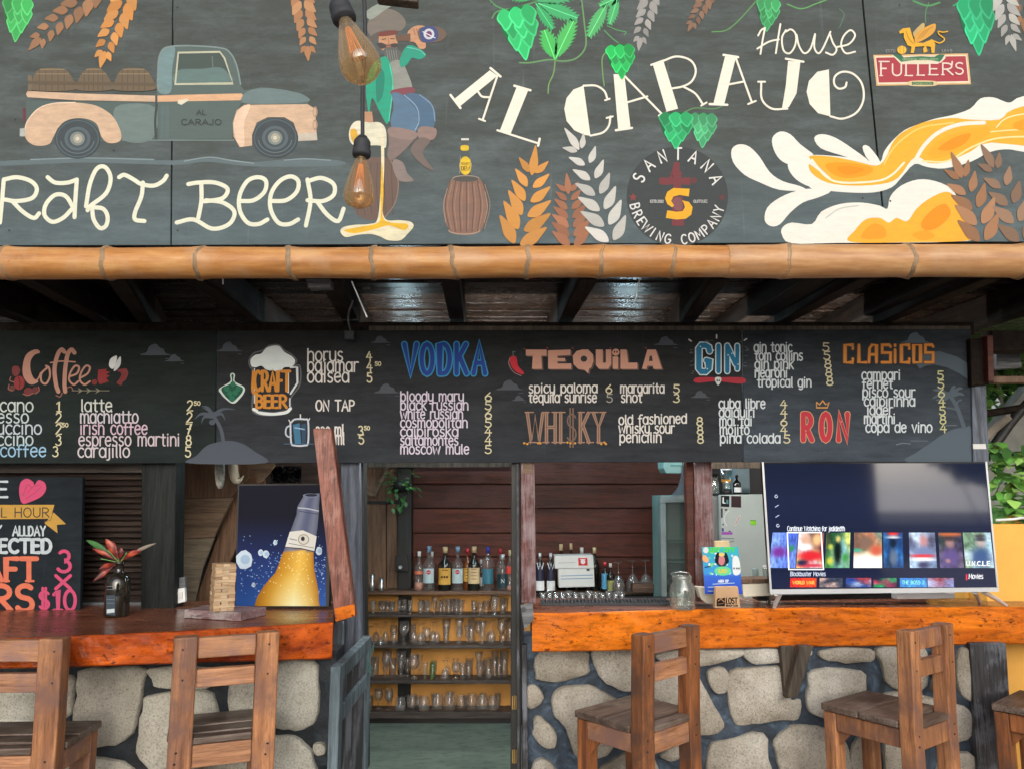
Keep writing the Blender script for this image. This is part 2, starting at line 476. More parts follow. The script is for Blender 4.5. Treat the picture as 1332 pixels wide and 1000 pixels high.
UP = {
 'A': (.66, [[(0, 0), (.33, 1), (.66, 0)], [(.13, .36), (.53, .36)]]),
 'B': (.56, [[(.04, 0), (.04, 1)], [(.04, 1)] + _O(.24, .76, .26, .24, 90, -90, 8) + [(.04, .52)], [(.04, .52)] + _O(.26, .26, .28, .26, 90, -90, 8) + [(.04, 0)]]),
 'C': (.6, [_O(.36, .5, .33, .5, 50, 310)]),
 'D': (.62, [[(.04, 0), (.04, 1), (.24, 1)] + _O(.24, .5, .34, .5, 90, -90, 10) + [(.04, 0)]]),
 'E': (.5, [[(.48, 1), (.04, 1), (.04, 0), (.48, 0)], [(.04, .52), (.42, .52)]]),
 'F': (.48, [[(.48, 1), (.04, 1), (.04, 0)], [(.04, .52), (.4, .52)]]),
 'G': (.66, [_O(.36, .5, .33, .5, 50, 350) + [(.66, .46), (.42, .46)]]),
 'H': (.62, [[(.04, 0), (.04, 1)], [(.58, 0), (.58, 1)], [(.04, .52), (.58, .52)]]),
 'I': (.16, [[(.07, 0), (.07, 1)]]),
 'J': (.44, [[(.36, 1), (.36, .25)] + _O(.18, .25, .18, .25, 0, -160, 8)]),
 'K': (.58, [[(.04, 0), (.04, 1)], [(.54, 1), (.06, .42)], [(.2, .58), (.58, 0)]]),
 'L': (.46, [[(.04, 1), (.04, 0), (.46, 0)]]),
 'M': (.78, [[(.02, 0), (.1, 1), (.39, .3), (.68, 1), (.76, 0)]]),
 'N': (.64, [[(.04, 0), (.04, 1), (.6, 0), (.6, 1)]]),
 'O': (.68, [_O(.34, .5, .32, .5)]),
 'P': (.56, [[(.04, 0), (.04, 1)], [(.04, 1)] + _O(.26, .74, .28, .26, 90, -90, 8) + [(.04, .48)]]),
 'Q': (.7, [_O(.34, .5, .32, .5), [(.4, .25), (.66, -.08)]]),
 'R': (.6, [[(.04, 0), (.04, 1)], [(.04, 1)] + _O(.26, .74, .28, .26, 90, -90, 8) + [(.04, .48)], [(.24, .48), (.6, 0)]]),
 'S': (.56, [_O(.29, .76, .24, .24, 40, 240, 10) + _O(.27, .26, .25, .26, 60, -150, 10)]),
 'T': (.6, [[(0, 1), (.6, 1)], [(.3, 1), (.3, 0)]]),
 'U': (.64, [[(.04, 1), (.04, .35)] + _O(.32, .34, .28, .34, 180, 360, 8) + [(.6, 1)]]),
 'V': (.62, [[(0, 1), (.31, 0), (.62, 1)]]),
 'W': (.94, [[(0, 1), (.24, 0), (.47, .9), (.7, 0), (.94, 1)]]),
 'X': (.58, [[(0, 1), (.58, 0)], [(.58, 1), (0, 0)]]),
 'Y': (.58, [[(0, 1), (.29, .5), (.58, 1)], [(.29, .5), (.29, 0)]]),
 'Z': (.54, [[(0, 1), (.54, 1), (0, 0), (.54, 0)]]),
 '$': (.56, [_O(.29, .74, .24, .22, 30, 240, 10) + _O(.27, .28, .25, .24, 60, -150, 10), [(.2, 1.16), (.2, -.16)], [(.36, 1.16), (.36, -.16)]]),
}
SQ = {
 'C': (.62, [[(.58, .78), (.58, 1), (.06, 1), (.06, 0), (.58, 0), (.58, .2)]]),
 'L': (.56, [[(.06, 1), (.06, 0), (.56, 0)]]),
 'A': (.62, [[(.06, 0), (.1, .8), (.26, 1), (.56, 1), (.56, 0)], [(.08, .45), (.56, .45)]]),
 'S': (.6, [[(.56, .9), (.5, 1), (.06, 1), (.06, .55), (.56, .55), (.56, 0), (.04, 0)]]),
 'I': (.2, [[(.1, .72), (.1, 0)], [(.1, .95), (.1, 1)]]),
 'O': (.62, [[(.06, 0), (.06, 1), (.56, 1), (.56, 0), (.06, 0)]]),
}
GL = {**LOW, **UP}
SHARP = set('AEFHIKLMNTVWXYZkvwxz147$')
def text_w(s, gap=.14, font=GL): return sum(font.get(ch, LOW.get(ch))[0] + gap for ch in s) - gap
def text(art, s, x, y, h, w=None, sw=1.7, c=(235, 232, 225), gap=.14, slant=0.0, font=GL, top=None, jit=0.0, along=None):
    """x, y: left end of the baseline in picture units; h: height of an x-height or capital; w: total width"""
    low_ = any(c_.islower() for c_ in s)
    art.gr += 1; art.nm[art.gr] = 'price' if s.isdigit() else 'menu_line'
    W = text_w(s, gap, font); sx = (w / W) if w else h
    cx = 0.0; lv0 = art.lev; mx = 0
    for i, ch in enumerate(s):
        gw, st = font.get(ch) or LOW[ch]
        if low_ and ch in UP: st = [[(u * 1.12, v * 1.3) for u, v in pl] for pl in st]; gw *= 1.12
        jy = random.uniform(-jit, jit)
        for k, pl in enumerate(st):
            q = []
            for (u, v) in pl:
                X = (cx + u) * sx + v * h * slant; Yv = v * h
                if along: q.append(along(X, Yv))
                else:
                    yy = y - Yv + jy
                    if top: yy += top * (X / (W * sx))
                    q.append((x + X, yy))
            art.lev = lv0 + 1 + (k % 3) + (i % 2) * 3
            art.stroke(q, sw, c, smooth=False, keep=True)
        cx += gw + gap
    art.lev = lv0 + 7
def dtext(art, s, x, y, h, w, sw, c, oc, ow, **k):
    text(art, s, x, y, h, w, sw + ow * 2, oc, **k)
    text(art, s, x, y, h, w, sw, c, **k)
def wheat(art, pts, n, L, Wd, c, c2=None, tipfirst=True, stem=True, spread=36):
    """an ear of wheat: pairs of pointed grains along a spine from tip to base, in picture units"""
    sp_ = catmull(pts, False, 10)
    cum = [0]
    for a, b in zip(sp_, sp_[1:]): cum.append(cum[-1] + math.hypot(b[0] - a[0], b[1] - a[1]))
    def at(t):
        d = t * cum[-1]
        for i in range(len(cum) - 1):
            if cum[i + 1] >= d:
                f = (d - cum[i]) / (cum[i + 1] - cum[i] + 1e-9)
                return (sp_[i][0] + (sp_[i + 1][0] - sp_[i][0]) * f, sp_[i][1] + (sp_[i + 1][1] - sp_[i][1]) * f), math.atan2(sp_[i + 1][1] - sp_[i][1], sp_[i + 1][0] - sp_[i][0])
        return sp_[-1], math.atan2(sp_[-1][1] - sp_[-2][1], sp_[-1][0] - sp_[-2][0])
    def grain(p, a, l, w, cc):
        ux, uy = math.cos(a), math.sin(a); vx, vy = -uy, ux
        prof = [(0, 0), (.18, .3), (.42, .42), (.72, .27), (1.05, 0), (.72, -.2), (.42, -.33), (.18, -.24)]
        art.fill([(p[0] + ux * l * s + vx * w * t, p[1] + uy * l * s + vy * w * t) for s, t in prof], cc, True, seg=3)
    p, a = at(0.0)
    grain((p[0] + math.cos(a) * L * .5, p[1] + math.sin(a) * L * .5), a + math.pi, L * 1.0, Wd * .9, c)
    for i in range(n):
        t = (i + .8) / n
        p, a = at(min(t, 1)); sc = 0.5 + 0.55 * min(1, t * 1.25)
        for sgn in (-1, 1):
            f_ = random.uniform(.92, 1.06)
            cc = tuple(min(255, v * f_) for v in (c if (i + sgn) % 2 or not c2 else c2))
            q = (p[0] - math.sin(a) * sgn * Wd * .22, p[1] + math.cos(a) * sgn * Wd * .22)
            grain(q, a + math.pi + sgn * R(-spread), L * sc, Wd * sc * 1.22, cc)
def hop(art, cx, cy, w, h, ang=0, g=(40, 175, 95), rows=4):
    """a hop cone hanging from (cx, cy): overlapping bracts, lighter at their rims"""
    ca, sa = math.cos(R(ang)), math.sin(R(ang))
    def T(x, y): return (cx + (x * ca - y * sa), cy + (x * sa + y * ca))
    body = [(-.34 * w, .03 * h), (-.5 * w, .3 * h), (-.36 * w, .68 * h), (-.05 * w, 1.0 * h), (.1 * w, .98 * h), (.36 * w, .7 * h), (.5 * w, .32 * h), (.36 * w, .02 * h), (0, -.05 * h)]
    art.fill([T(*p) for p in body], tuple(v * .62 for v in g), True)
    for r in range(rows - 1, -1, -1):
        t = r / (rows - 1); wid = w * (.78 - .62 * t ** 1.3); n = 3 if r < rows - 2 else (2 if r < rows - 1 else 1)
        for k in range(n):
            u = ((k - (n - 1) / 2) / max(1, n - 1)) * wid * .86 if n > 1 else 0
            if r % 2 and n == 3: u += w * .07
            y0 = h * (.0 + .68 * t); bl = h * .4; bw = w * .46 * (1 - .25 * t)
            pet = [(u, y0 - bl * .1), (u + bw * .52, y0 + bl * .35), (u + bw * .34, y0 + bl * .75), (u + u * .12, y0 + bl * 1.08), (u - bw * .3, y0 + bl * .75), (u - bw * .5, y0 + bl * .3)]
            s_ = random.uniform(.85, 1.15)
            art.fill([T(*p) for p in pet], tuple(min(255, v * 1.05 * s_ + 26) for v in g), True, seg=4)
            pin = [((x - u) * .8 + u, (y - y0) * .9 + y0 - bl * .02) for x, y in pet]
            art.fill([T(*p) for p in pin], tuple(min(255, v * s_) for v in g), True, seg=4)
def leaf(art, a, b, w, c, teeth=9, vein=None):
    """a saw-edged leaf from a to b"""
    dx, dy = b[0] - a[0], b[1] - a[1]; L = math.hypot(dx, dy); ux, uy = dx / L, dy / L; vx, vy = -uy, ux
    up_, dn = [], []
    for i in range(teeth + 1):
        t = i / teeth; hw = w / 2 * math.sin(math.pi * min(1, t * .92 + .04)) ** .8
        for lst, sg in ((up_, 1), (dn, -1)):
            lst.append((a[0] + ux * L * t + vx * sg * hw * .72, a[1] + uy * L * t + vy * sg * hw * .72))
            if i < teeth:
                t2 = (i + .75) / teeth; lst.append((a[0] + ux * L * (t2 + .06) + vx * sg * hw * 1.1, a[1] + uy * L * (t2 + .06) + vy * sg * hw * 1.1))
    art.fill(up_ + list(reversed(dn)), c)
    art.stroke([a, b], max(.8, w * .05), vein or tuple(min(255, v * 1.25 + 25) for v in c), False)
# ------------------------------------------------------------ materials
M = {}
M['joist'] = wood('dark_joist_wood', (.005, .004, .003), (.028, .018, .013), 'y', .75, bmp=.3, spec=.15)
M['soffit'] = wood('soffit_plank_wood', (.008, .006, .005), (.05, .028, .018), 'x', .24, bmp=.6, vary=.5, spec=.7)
M['redplank'] = wood('red_brown_plank', (.035, .008, .004), (.155, .034, .016), 'x', .45, worn=(.10, .022, .016), worn_amt=.2, bmp=.4, vary=.35, spec=.3)
M['brownply'] = wood('brown_plywood', (.075, .035, .018), (.24, .135, .075), 'z', .6, vary=.2)
M['tanply'] = wood('tan_plywood', (.10, .06, .035), (.27, .18, .11), 'x', .6, bmp=.15, vary=.25)
M['blackpost'] = wood('black_painted_post', (.004, .005, .006), (.02, .022, .022), 'z', .5, vary=.1)
M['greypost'] = wood('weathered_grey_blue_post', (.008, .010, .016), (.15, .18, .24), 'z', .6, bmp=.5, vary=.1)
M['darkpost'] = wood('dark_green_black_post', (.004, .006, .006), (.026, .031, .030), 'z', .6, bmp=.4, vary=.3, spec=.2)
M['redpost'] = wood('worn_red_post', (.07, .018, .018), (.2, .06, .055), 'z', .5, worn=(.27, .20, .215), worn_amt=.35, bmp=.4, vary=.1)
M['flap'] = wood('varnished_red_plank', (.10, .025, .016), (.36, .12, .08), 'z', .35, worn=(.34, .15, .11), worn_amt=.0, bmp=.35, vary=.05, spots=.6)
M['orangeedge'] = wood('varnished_orange_edge', (.40, .07, .002), (.84, .22, .010), 'x', .38, bmp=.4, vary=.02, spots=.9, spec=.2, stretch=5)
M['darkorange'] = wood('varnished_dark_orange_edge', (.20, .02, .002), (.70, .13, .006), 'x', .4, bmp=.4, vary=.02, spots=1.0, spec=.2, stretch=5)
M['countertop'] = wood('varnished_counter_top', (.09, .026, .014), (.30, .11, .06), 'x', .25, bmp=.12, vary=.05, spec=.6)
M['stool'] = wood('honey_stool_wood', (.20, .07, .028), (.70, .32, .14), 'z', .55, worn=(.22, .11, .08), worn_amt=.4, bmp=.35, vary=.25)
M['stoolh'] = wood('honey_rail_wood', (.26, .105, .05), (.72, .36, .18), 'x', .5, worn=(.28, .15, .12), worn_amt=.2, bmp=.3, vary=.2)
M['stoolred'] = wood('red_brown_stool_wood', (.12, .035, .013), (.52, .19, .06), 'z', .5, worn=(.12, .06, .04), worn_amt=.4, bmp=.35, vary=.25)
M['seat'] = wood('dark_worn_seat_wood', (.05, .035, .028), (.23, .16, .125), 'x', .4, worn=(.24, .19, .16), worn_amt=.2, bmp=.3, vary=.3)
M['doorwood'] = wood('blue_grey_door_frame', (.03, .045, .058), (.17, .23, .265), 'z', .6, bmp=.5, vary=.2)
M['doorpanel'] = wood('dark_door_board', (.010, .010, .012), (.075, .072, .08), 'z', .55, worn=(.16, .17, .20), worn_amt=.15, bmp=.4, vary=.2)
M['shutter'] = wood('dark_louvre_wood', (.018, .012, .010), (.085, .058, .048), 'x', .5, vary=.45)
M['greybatten'] = wood('grey_batten', (.05, .055, .06), (.25, .26, .28), 'x', .7)
M['shelf'] = wood('dark_shelf_wood', (.02, .016, .015), (.11, .085, .075), 'x', .5, vary=.2)
M['brownshelf'] = wood('brown_shelf_wood', (.08, .04, .024), (.26, .14, .085), 'x', .5)
M['brackwood'] = wood('bracket_wood', (.03, .022, .016), (.16, .12, .085), 'z', .7)
M['ochre'] = plain('ochre_paint', (.74, .36, .08), .6, var=.12, scale=5, bmp=.1)
M['yellowwall'] = plain('yellow_wall_paint', (.82, .42, .075), .7, var=.1, scale=4, bmp=.15)
M['black'] = plain('matte_black', (.012, .012, .013), .5)
M['blackgloss'] = plain('gloss_black', (.010, .010, .011), .15)
M['white'] = plain('white_paint', (.72, .74, .74), .45, var=.05)
M['card'] = plain('white_card', (.62, .62, .60), .7, var=.05)
M['steel'] = plain('brushed_steel', (.62, .62, .64), .28, 1.0, var=.1)
M['silver'] = plain('silver_plastic', (.62, .64, .67), .3, .35, var=.05)
M['teal'] = plain('pale_teal_paint', (.17, .33, .32), .5, var=.1)
M['tealdark'] = plain('teal_inside', (.07, .22, .20), .5, var=.1)
M['greyframe'] = plain('grey_green_frame', (.20, .25, .25), .5)
M['fridge'] = plain('pale_fridge_enamel', (.32, .37, .36), .35, var=.04)
M['fridgeside'] = plain('grey_fridge_side', (.13, .14, .14), .45)
M['cream'] = plain('cream_plastic', (.62, .58, .48), .5)
M['kraft'] = plain('kraft_card', (.48, .30, .17), .8)
M['cork'] = plain('cork', (.55, .42, .24), .8)
M['brass'] = plain('brass', (.65, .45, .18), .3, 1.0)
M['rubber'] = plain('grey_rubber', (.03, .033, .04), .7)
M['bark'] = plain('bark', (.20, .17, .14), .9, var=.4, bmp=.6)
M['glass'] = glassy('clear_glass', (.99, .99, .99), .7, .4)
M['glass2'] = glassy('clear_green_glass', (.80, .94, .66), .7, .35)
M['aqua'] = glassy('faint_green_glass', (.93, .97, .95), .8, .4)
M['amber'] = glassy('amber_bulb_glass', (1.0, .78, .50), .9, .38, .18, .06)
M['paint'] = paint_mat('painted_lettering', wear=.1)
M['faded'] = paint_mat('faded_chalk_painting', wear=.24)
M['chalk'] = paint_mat('chalk_paint', wear=.2)
M['print'] = paint_mat('printed_paper', .5, .0, gloss=.1)
M['screen'] = paint_mat('lit_screen', .05, .0, gloss=1.0, emit=.31)
M['darkglass'] = plain('dark_bottle_glass', (.012, .011, .008), .08, var=.05, spec=.8)
M['amberbottle'] = plain('amber_bottle_glass', (.16, .045, .01), .08, var=.05, spec=.8)

def board_mat(name, c1, c2, zlo, zhi, streak=.35, dust=.18):
    """blackboard paint brushed on plywood: two tones mixed by height, brush streaks and scuffs"""
    m, nt, b = new_mat(name)
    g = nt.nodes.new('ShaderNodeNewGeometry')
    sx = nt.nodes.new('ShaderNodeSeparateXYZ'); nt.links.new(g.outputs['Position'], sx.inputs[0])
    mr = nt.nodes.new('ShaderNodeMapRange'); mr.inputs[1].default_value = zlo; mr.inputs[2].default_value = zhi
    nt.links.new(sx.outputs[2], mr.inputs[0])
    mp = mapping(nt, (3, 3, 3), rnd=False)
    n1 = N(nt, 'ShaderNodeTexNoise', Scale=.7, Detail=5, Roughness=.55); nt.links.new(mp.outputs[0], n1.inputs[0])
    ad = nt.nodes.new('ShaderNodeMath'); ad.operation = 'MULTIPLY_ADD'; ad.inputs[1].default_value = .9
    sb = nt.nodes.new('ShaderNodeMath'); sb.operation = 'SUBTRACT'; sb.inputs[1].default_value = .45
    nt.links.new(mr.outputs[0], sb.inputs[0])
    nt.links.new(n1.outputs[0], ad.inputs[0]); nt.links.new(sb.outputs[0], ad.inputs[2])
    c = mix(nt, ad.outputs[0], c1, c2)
    mp2 = mapping(nt, (2.2, 2.2, 11), rnd=False)
    n2 = N(nt, 'ShaderNodeTexNoise', Scale=2.2, Detail=9, Roughness=.72); nt.links.new(mp2.outputs[0], n2.inputs[0])
    r2 = ramp(nt, [(.34, (1 - streak,) * 3), (.52, (1, 1, 1)), (.72, (1 + streak * .9,) * 3)]); nt.links.new(n2.outputs[0], r2.inputs[0])
    c = mix(nt, 1, c, r2.outputs[0], 'MULTIPLY')
    mp3 = mapping(nt, (1, 1, 1), rnd=False)
    n3 = N(nt, 'ShaderNodeTexNoise', Scale=38, Detail=3, Roughness=.6); nt.links.new(mp3.outputs[0], n3.inputs[0])
    r3 = ramp(nt, [(.74, (0, 0, 0)), (.80, (1, 1, 1))]); nt.links.new(n3.outputs[0], r3.inputs[0])
    c = mix(nt, r3.outputs[0], c, tuple(min(1, v * 2.2) for v in c2))
    mp4 = mapping(nt, (1.2, 1.2, 4.5), rnd=False)
    n4 = N(nt, 'ShaderNodeTexNoise', Scale=2.4, Detail=11, Roughness=.8); nt.links.new(mp4.outputs[0], n4.inputs[0])
    r4 = ramp(nt, [(.46, (0, 0, 0)), (.72, (dust,) * 3)]); nt.links.new(n4.outputs[0], r4.inputs[0])
    c = mix(nt, r4.outputs[0], c, tuple(min(1, v * 2.0 + .03) for v in c1))
    mp5 = mapping(nt, (30, 30, 1.2), rnd=False)
    n5 = N(nt, 'ShaderNodeTexNoise', Scale=1.3, Detail=4, Roughness=.6); nt.links.new(mp5.outputs[0], n5.inputs[0])
    r5 = ramp(nt, [(.64, (0, 0, 0)), (.75, (dust * .45,) * 3)]); nt.links.new(n5.outputs[0], r5.inputs[0])
    c = mix(nt, r5.outputs[0], c, tuple(min(1, v * 2.4 + .03) for v in c1))
    nt.links.new(c, b.inputs['Base Color'])
    b.inputs['Roughness'].default_value = .7
    b.inputs['Specular IOR Level'].default_value = .14
    bump(nt, b, n2.outputs[0], .18, .004)
    return m
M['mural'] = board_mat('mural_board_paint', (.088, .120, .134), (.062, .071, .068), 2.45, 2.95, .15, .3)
M['menu_l'] = board_mat('menu_board_paint_and_gloss_green', (.012, .018, .018), (.009, .013, .012), 1.75, 2.3)  # the three panels' tones: part paint, part light and gloss put into colour
M['menu'] = board_mat('menu_board_paint_and_gloss_grey', (.026, .030, .037), (.015, .016, .017), 1.75, 2.3)
M['menu_r'] = board_mat('menu_board_paint_and_gloss_blue', (.046, .060, .078), (.021, .025, .030), 1.75, 2.3)
M['chalkboard'] = board_mat('chalkboard_paint', (.010, .016, .022), (.009, .013, .017), 1.1, 1.7)

def floor_mat():
    m, nt, b = new_mat('worn_green_concrete')
    mp = mapping(nt, (1, 2.5, 1), rnd=False)
    n = N(nt, 'ShaderNodeTexNoise', Scale=3, Detail=8, Roughness=.6); nt.links.new(mp.outputs[0], n.inputs[0])
    r = ramp(nt, [(.3, (.11, .15, .125)), (.55, (.20, .26, .21)), (.75, (.25, .31, .25))]); nt.links.new(n.outputs[0], r.inputs[0])
    n2 = N(nt, 'ShaderNodeTexNoise', Scale=11, Detail=5, Roughness=.7); nt.links.new(mp.outputs[0], n2.inputs[0])
    r2 = ramp(nt, [(.34, (.35, .35, .35)), (.48, (1, 1, 1))]); nt.links.new(n2.outputs[0], r2.inputs[0])
    c = mix(nt, .8, r.outputs[0], r2.outputs[0], 'MULTIPLY')
    nt.links.new(c, b.inputs['Base Color']); b.inputs['Roughness'].default_value = .55
    bump(nt, b, n2.outputs[0], .15, .005)
    return m
M['floor'] = floor_mat()
M['ground'] = plain('pale_paving_concrete', (.34, .32, .29), .8, var=.25, scale=1.5, bmp=.2)
def stone_mat():
    m, nt, b = new_mat('pale_lava_stone')
    mp = mapping(nt, (1, 1, 1))
    n = N(nt, 'ShaderNodeTexNoise', Scale=5, Detail=5, Roughness=.55); nt.links.new(mp.outputs[0], n.inputs[0])
    r = ramp(nt, [(.32, (.30, .265, .215)), (.5, (.48, .44, .375)), (.68, (.66, .63, .57))]); nt.links.new(n.outputs[0], r.inputs[0])
    v = N(nt, 'ShaderNodeTexNoise', Scale=130, Detail=4, Roughness=.8); nt.links.new(mp.outputs[0], v.inputs[0])
    r2 = ramp(nt, [(.36, (.5, .48, .46)), (.48, (1, 1, 1)), (.66, (1.2, 1.2, 1.2))]); nt.links.new(v.outputs[0], r2.inputs[0])
    c = mix(nt, .85, r.outputs[0], r2.outputs[0], 'MULTIPLY')
    oi = nt.nodes.new('ShaderNodeObjectInfo'); ro = ramp(nt, [(0, (.84, .82, .78)), (.5, (1, .98, .95)), (1, (1.05, 1.06, 1.06))]); nt.links.new(oi.outputs['Random'], ro.inputs[0]); c = mix(nt, 1, c, ro.outputs[0], 'MULTIPLY')
    nt.links.new(c, b.inputs['Base Color']); b.inputs['Roughness'].default_value = .85
    hh = nt.nodes.new('ShaderNodeMath'); hh.operation = 'MULTIPLY_ADD'; hh.inputs[1].default_value = .6
    nt.links.new(v.outputs[0], hh.inputs[0]); nt.links.new(n.outputs[0], hh.inputs[2])
    bump(nt, b, hh.outputs[0], .9, .016)
    return m
M['stone'] = stone_mat()
M['stone_lifted'] = M['stone'].copy(); M['stone_lifted'].name = 'pale_grey_lava_stone_lifted'  # greyer copy, brightened to offset the shade of the counter overhang
for nd in M['stone_lifted'].node_tree.nodes:
    if nd.type == 'VALTORGB' and nd.color_ramp.elements[0].color[0] < .4:
        for e, c in zip(nd.color_ramp.elements, [(.46, .44, .39), (.64, .63, .56), (.78, .78, .72)]): e.color = (*c, 1)
def mortar_mat():
    m, nt, b = new_mat('blue_black_painted_mortar')
    mp = mapping(nt, (1, 1, 1), rnd=False)
    n = N(nt, 'ShaderNodeTexNoise', Scale=9, Detail=9, Roughness=.7, Distortion=.8); nt.links.new(mp.outputs[0], n.inputs[0])
    r = ramp(nt, [(.36, (.012, .018, .026)), (.52, (.035, .055, .085)), (.66, (.10, .16, .23)), (.8, (.25, .32, .38))]); nt.links.new(n.outputs[0], r.inputs[0])
    nt.links.new(r.outputs[0], b.inputs['Base Color']); b.inputs['Roughness'].default_value = .55
    bump(nt, b, n.outputs[0], .8, .02)
    return m
M['mortar'] = mortar_mat()
def mortar_dark():
    m = M['mortar'].copy(); m.name = 'black_painted_mortar'
    for nd in m.node_tree.nodes:
        if nd.type == 'VALTORGB':
            for e, c in zip(nd.color_ramp.elements, [(.006, .009, .012), (.014, .020, .028), (.035, .05, .065), (.12, .15, .17)]): e.color = (*c, 1)
    return m
M['mortar_d'] = mortar_dark()

# ------------------------------------------------------------ the ground and the far side of the yard
g = MB(); g.add([(-60, -60, 0), (60, -60, 0), (60, 60, 0), (-60, 60, 0)], [(0, 1, 2, 3)])
struct('ground', g, M['ground'])
g = MB(); g.add([(-4, 3.3, .004), (1.95, 3.3, .004), (1.95, 6, .004), (-4, 6, .004)], [(0, 1, 2, 3)])
struct('floor', g, M['floor'])

# buildings and trees across the yard: what the television and the varnish reflect
t = thing('yard_building', 'dark timber building across the yard', 'building', (4.4, -9, 0))
w = MB(); w.box((1.0, -12, 0), (7.35, -9, 2.9)); obj('wall', w, wood('yard_building_wood', (.01, .009, .008), (.05, .045, .04), 'x', .7), t)
w = MB(); w.add([(1.5, -8.6, 2.85), (7.7, -8.6, 2.85), (7.7, -12.5, 2.85), (1.5, -12.5, 2.85), (4.1, -9.5, 4.0), (4.1, -12, 4.0)], [(0, 1, 4), (1, 2, 5, 4), (2, 3, 5), (3, 0, 4, 5), (0, 3, 2, 1)]); obj('roof', w, M['joist'], t)
t = thing('yard_wall', 'pale rendered wall across the yard', 'wall', (14, -14, 0))
w = MB(); w.box((6.6, -14.2, 0), (22, -14, .8)); obj('render', w, plain('pale_render', (.5, .49, .46), .8), t)

# ------------------------------------------------------------ the building shell
YM = 2.68      # mural
YB = 3.36      # menu board
YW = 5.85      # back wall
shell = thing('bar_building', 'rustic timber bar building with an upper floor over the open counter', 'building', (0, 4.6, 0))
# back wall of red planks with two small openings high up
zs = [ZY(py, YW) for py in (782, 757, 724, 693, 661, 629.5, 600)]
zs = sorted(zs)
bounds = zs + [zs[-1] + .17]
xL, xR = XY(533, 700, YW), XY(912, 700, YW)
for i in range(len(bounds) - 1):
    b = MB(); jx = random.uniform(-.003, .003)
    b.box((xL, YW + jx, bounds[i] + .003), (xR, YW + .03 + jx, bounds[i + 1] - .003))
    obj('plank', b, M['redplank'], shell, bevel=.004, origin=(xL, YW, bounds[i]))
zt = bounds[-1]
# above the planks: framed clerestory openings
def clere(x0, x1): return (x0, x1)
openings = [(-1.12, -.62), (.62, 1.22)]
xs = [-4.0] + [v for o_ in openings for v in o_] + [2.0]
b = MB()
for i in range(0, len(xs), 2): b.box((xs[i], YW + .03, zt + .003), (xs[i + 1], YW + .06, 2.42))
for a, c in openings: b.box((a, YW + .03, zt + .003), (c, YW + .06, zt + .06)); b.box((a, YW + .03, 2.34), (c, YW + .06, 2.42))
obj('upper_wall', b, M['soffit'], shell)
b = MB(); b.box((-4, YW + .06, 0), (2.0, YW + .12, zt)); obj('wall_backing', b, M['black'], shell)
b = MB(); b.box((-4.02, 3.5, 0), (-3.96, YW + .1, 1.1)); obj('side_wall', b, M['tanply'], shell)
b = MB(); b.box((1.98, 3.8, 0), (2.03, YW + .1, 1.1)); obj('side_wall', b, M['tanply'], shell)
# soffit planks
for i in range(43):
    y0 = 2.715 + i * .074
    b = MB(); dz = random.uniform(-.004, .004)
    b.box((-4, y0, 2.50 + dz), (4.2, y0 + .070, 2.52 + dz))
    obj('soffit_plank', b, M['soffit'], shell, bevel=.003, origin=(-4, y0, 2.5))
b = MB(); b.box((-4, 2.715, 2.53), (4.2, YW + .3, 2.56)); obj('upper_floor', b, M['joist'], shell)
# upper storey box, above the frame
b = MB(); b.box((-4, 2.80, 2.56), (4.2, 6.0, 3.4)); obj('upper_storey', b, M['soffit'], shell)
# joists: measured at the pole (py 364) and at the board (py 428), bottoms at z=2.37
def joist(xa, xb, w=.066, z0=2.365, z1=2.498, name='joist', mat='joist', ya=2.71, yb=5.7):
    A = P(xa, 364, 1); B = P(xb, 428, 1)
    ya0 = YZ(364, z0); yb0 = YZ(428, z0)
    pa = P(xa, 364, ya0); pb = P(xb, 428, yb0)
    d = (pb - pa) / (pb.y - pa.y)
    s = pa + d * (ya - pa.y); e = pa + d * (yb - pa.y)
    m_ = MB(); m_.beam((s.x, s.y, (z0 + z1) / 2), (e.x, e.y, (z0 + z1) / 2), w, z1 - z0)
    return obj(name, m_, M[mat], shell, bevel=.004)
for xa, xb in ((-130, 60), (30, 150), (150, 195), (250, 345), (585, 596), (767, 730), (938, 888), (1128, 1003), (1290, 1128), (1480, 1270)):
    joist(xa, xb)
joist(425, 462, .075)
joist(1065, 962, .12, 2.40)
joist(1240, 1105, .12, 2.40)
# pale end block on the joist beside the loose cable
b = MB(); b.slab([(398, 363), (429, 363), (430, 373), (401, 374)], 2.70, .05); obj('end_block', b, M['greybatten'], shell)
# the two tube lamps behind the menu board whose light glints on the soffit
M['tube'] = plain('lit_fill_tube', (.8, .8, .8), .4)
tb = M['tube'].node_tree.nodes['Principled BSDF']; tb.inputs['Emission Color'].default_value = (1.0, .95, .88, 1); tb.inputs['Emission Strength'].default_value = 37.0
M['cooltube'] = M['tube'].copy(); M['cooltube'].name = 'lit_cool_tube'; M['cooltube'].node_tree.nodes['Principled BSDF'].inputs['Emission Color'].default_value = (.62, .88, 1.0, 1); M['cooltube'].node_tree.nodes['Principled BSDF'].inputs['Emission Strength'].default_value = 36.0
for lb, x_, y_ in (('lit tube lamp hidden behind the vodka part of the menu board', -.66, 4.35), ('lit tube lamp hidden behind the tequila part of the menu board', .72, 4.35)):
    t = thing('unseen_tube_lamp', lb, 'lamp', (x_, y_, 2.36), group='tube lamps under the back joists')
    b = MB(); b.box((x_ - .03, y_ - .05, 2.325), (x_ + .03, y_ + .75, 2.36)); obj('casing', b, M['white'], t, bevel=.003)
    b = MB(); b.tube([(x_, y_, 2.302), (x_, y_ + .7, 2.302)], .019, 12); obj('tube', b, M['cooltube'], t)
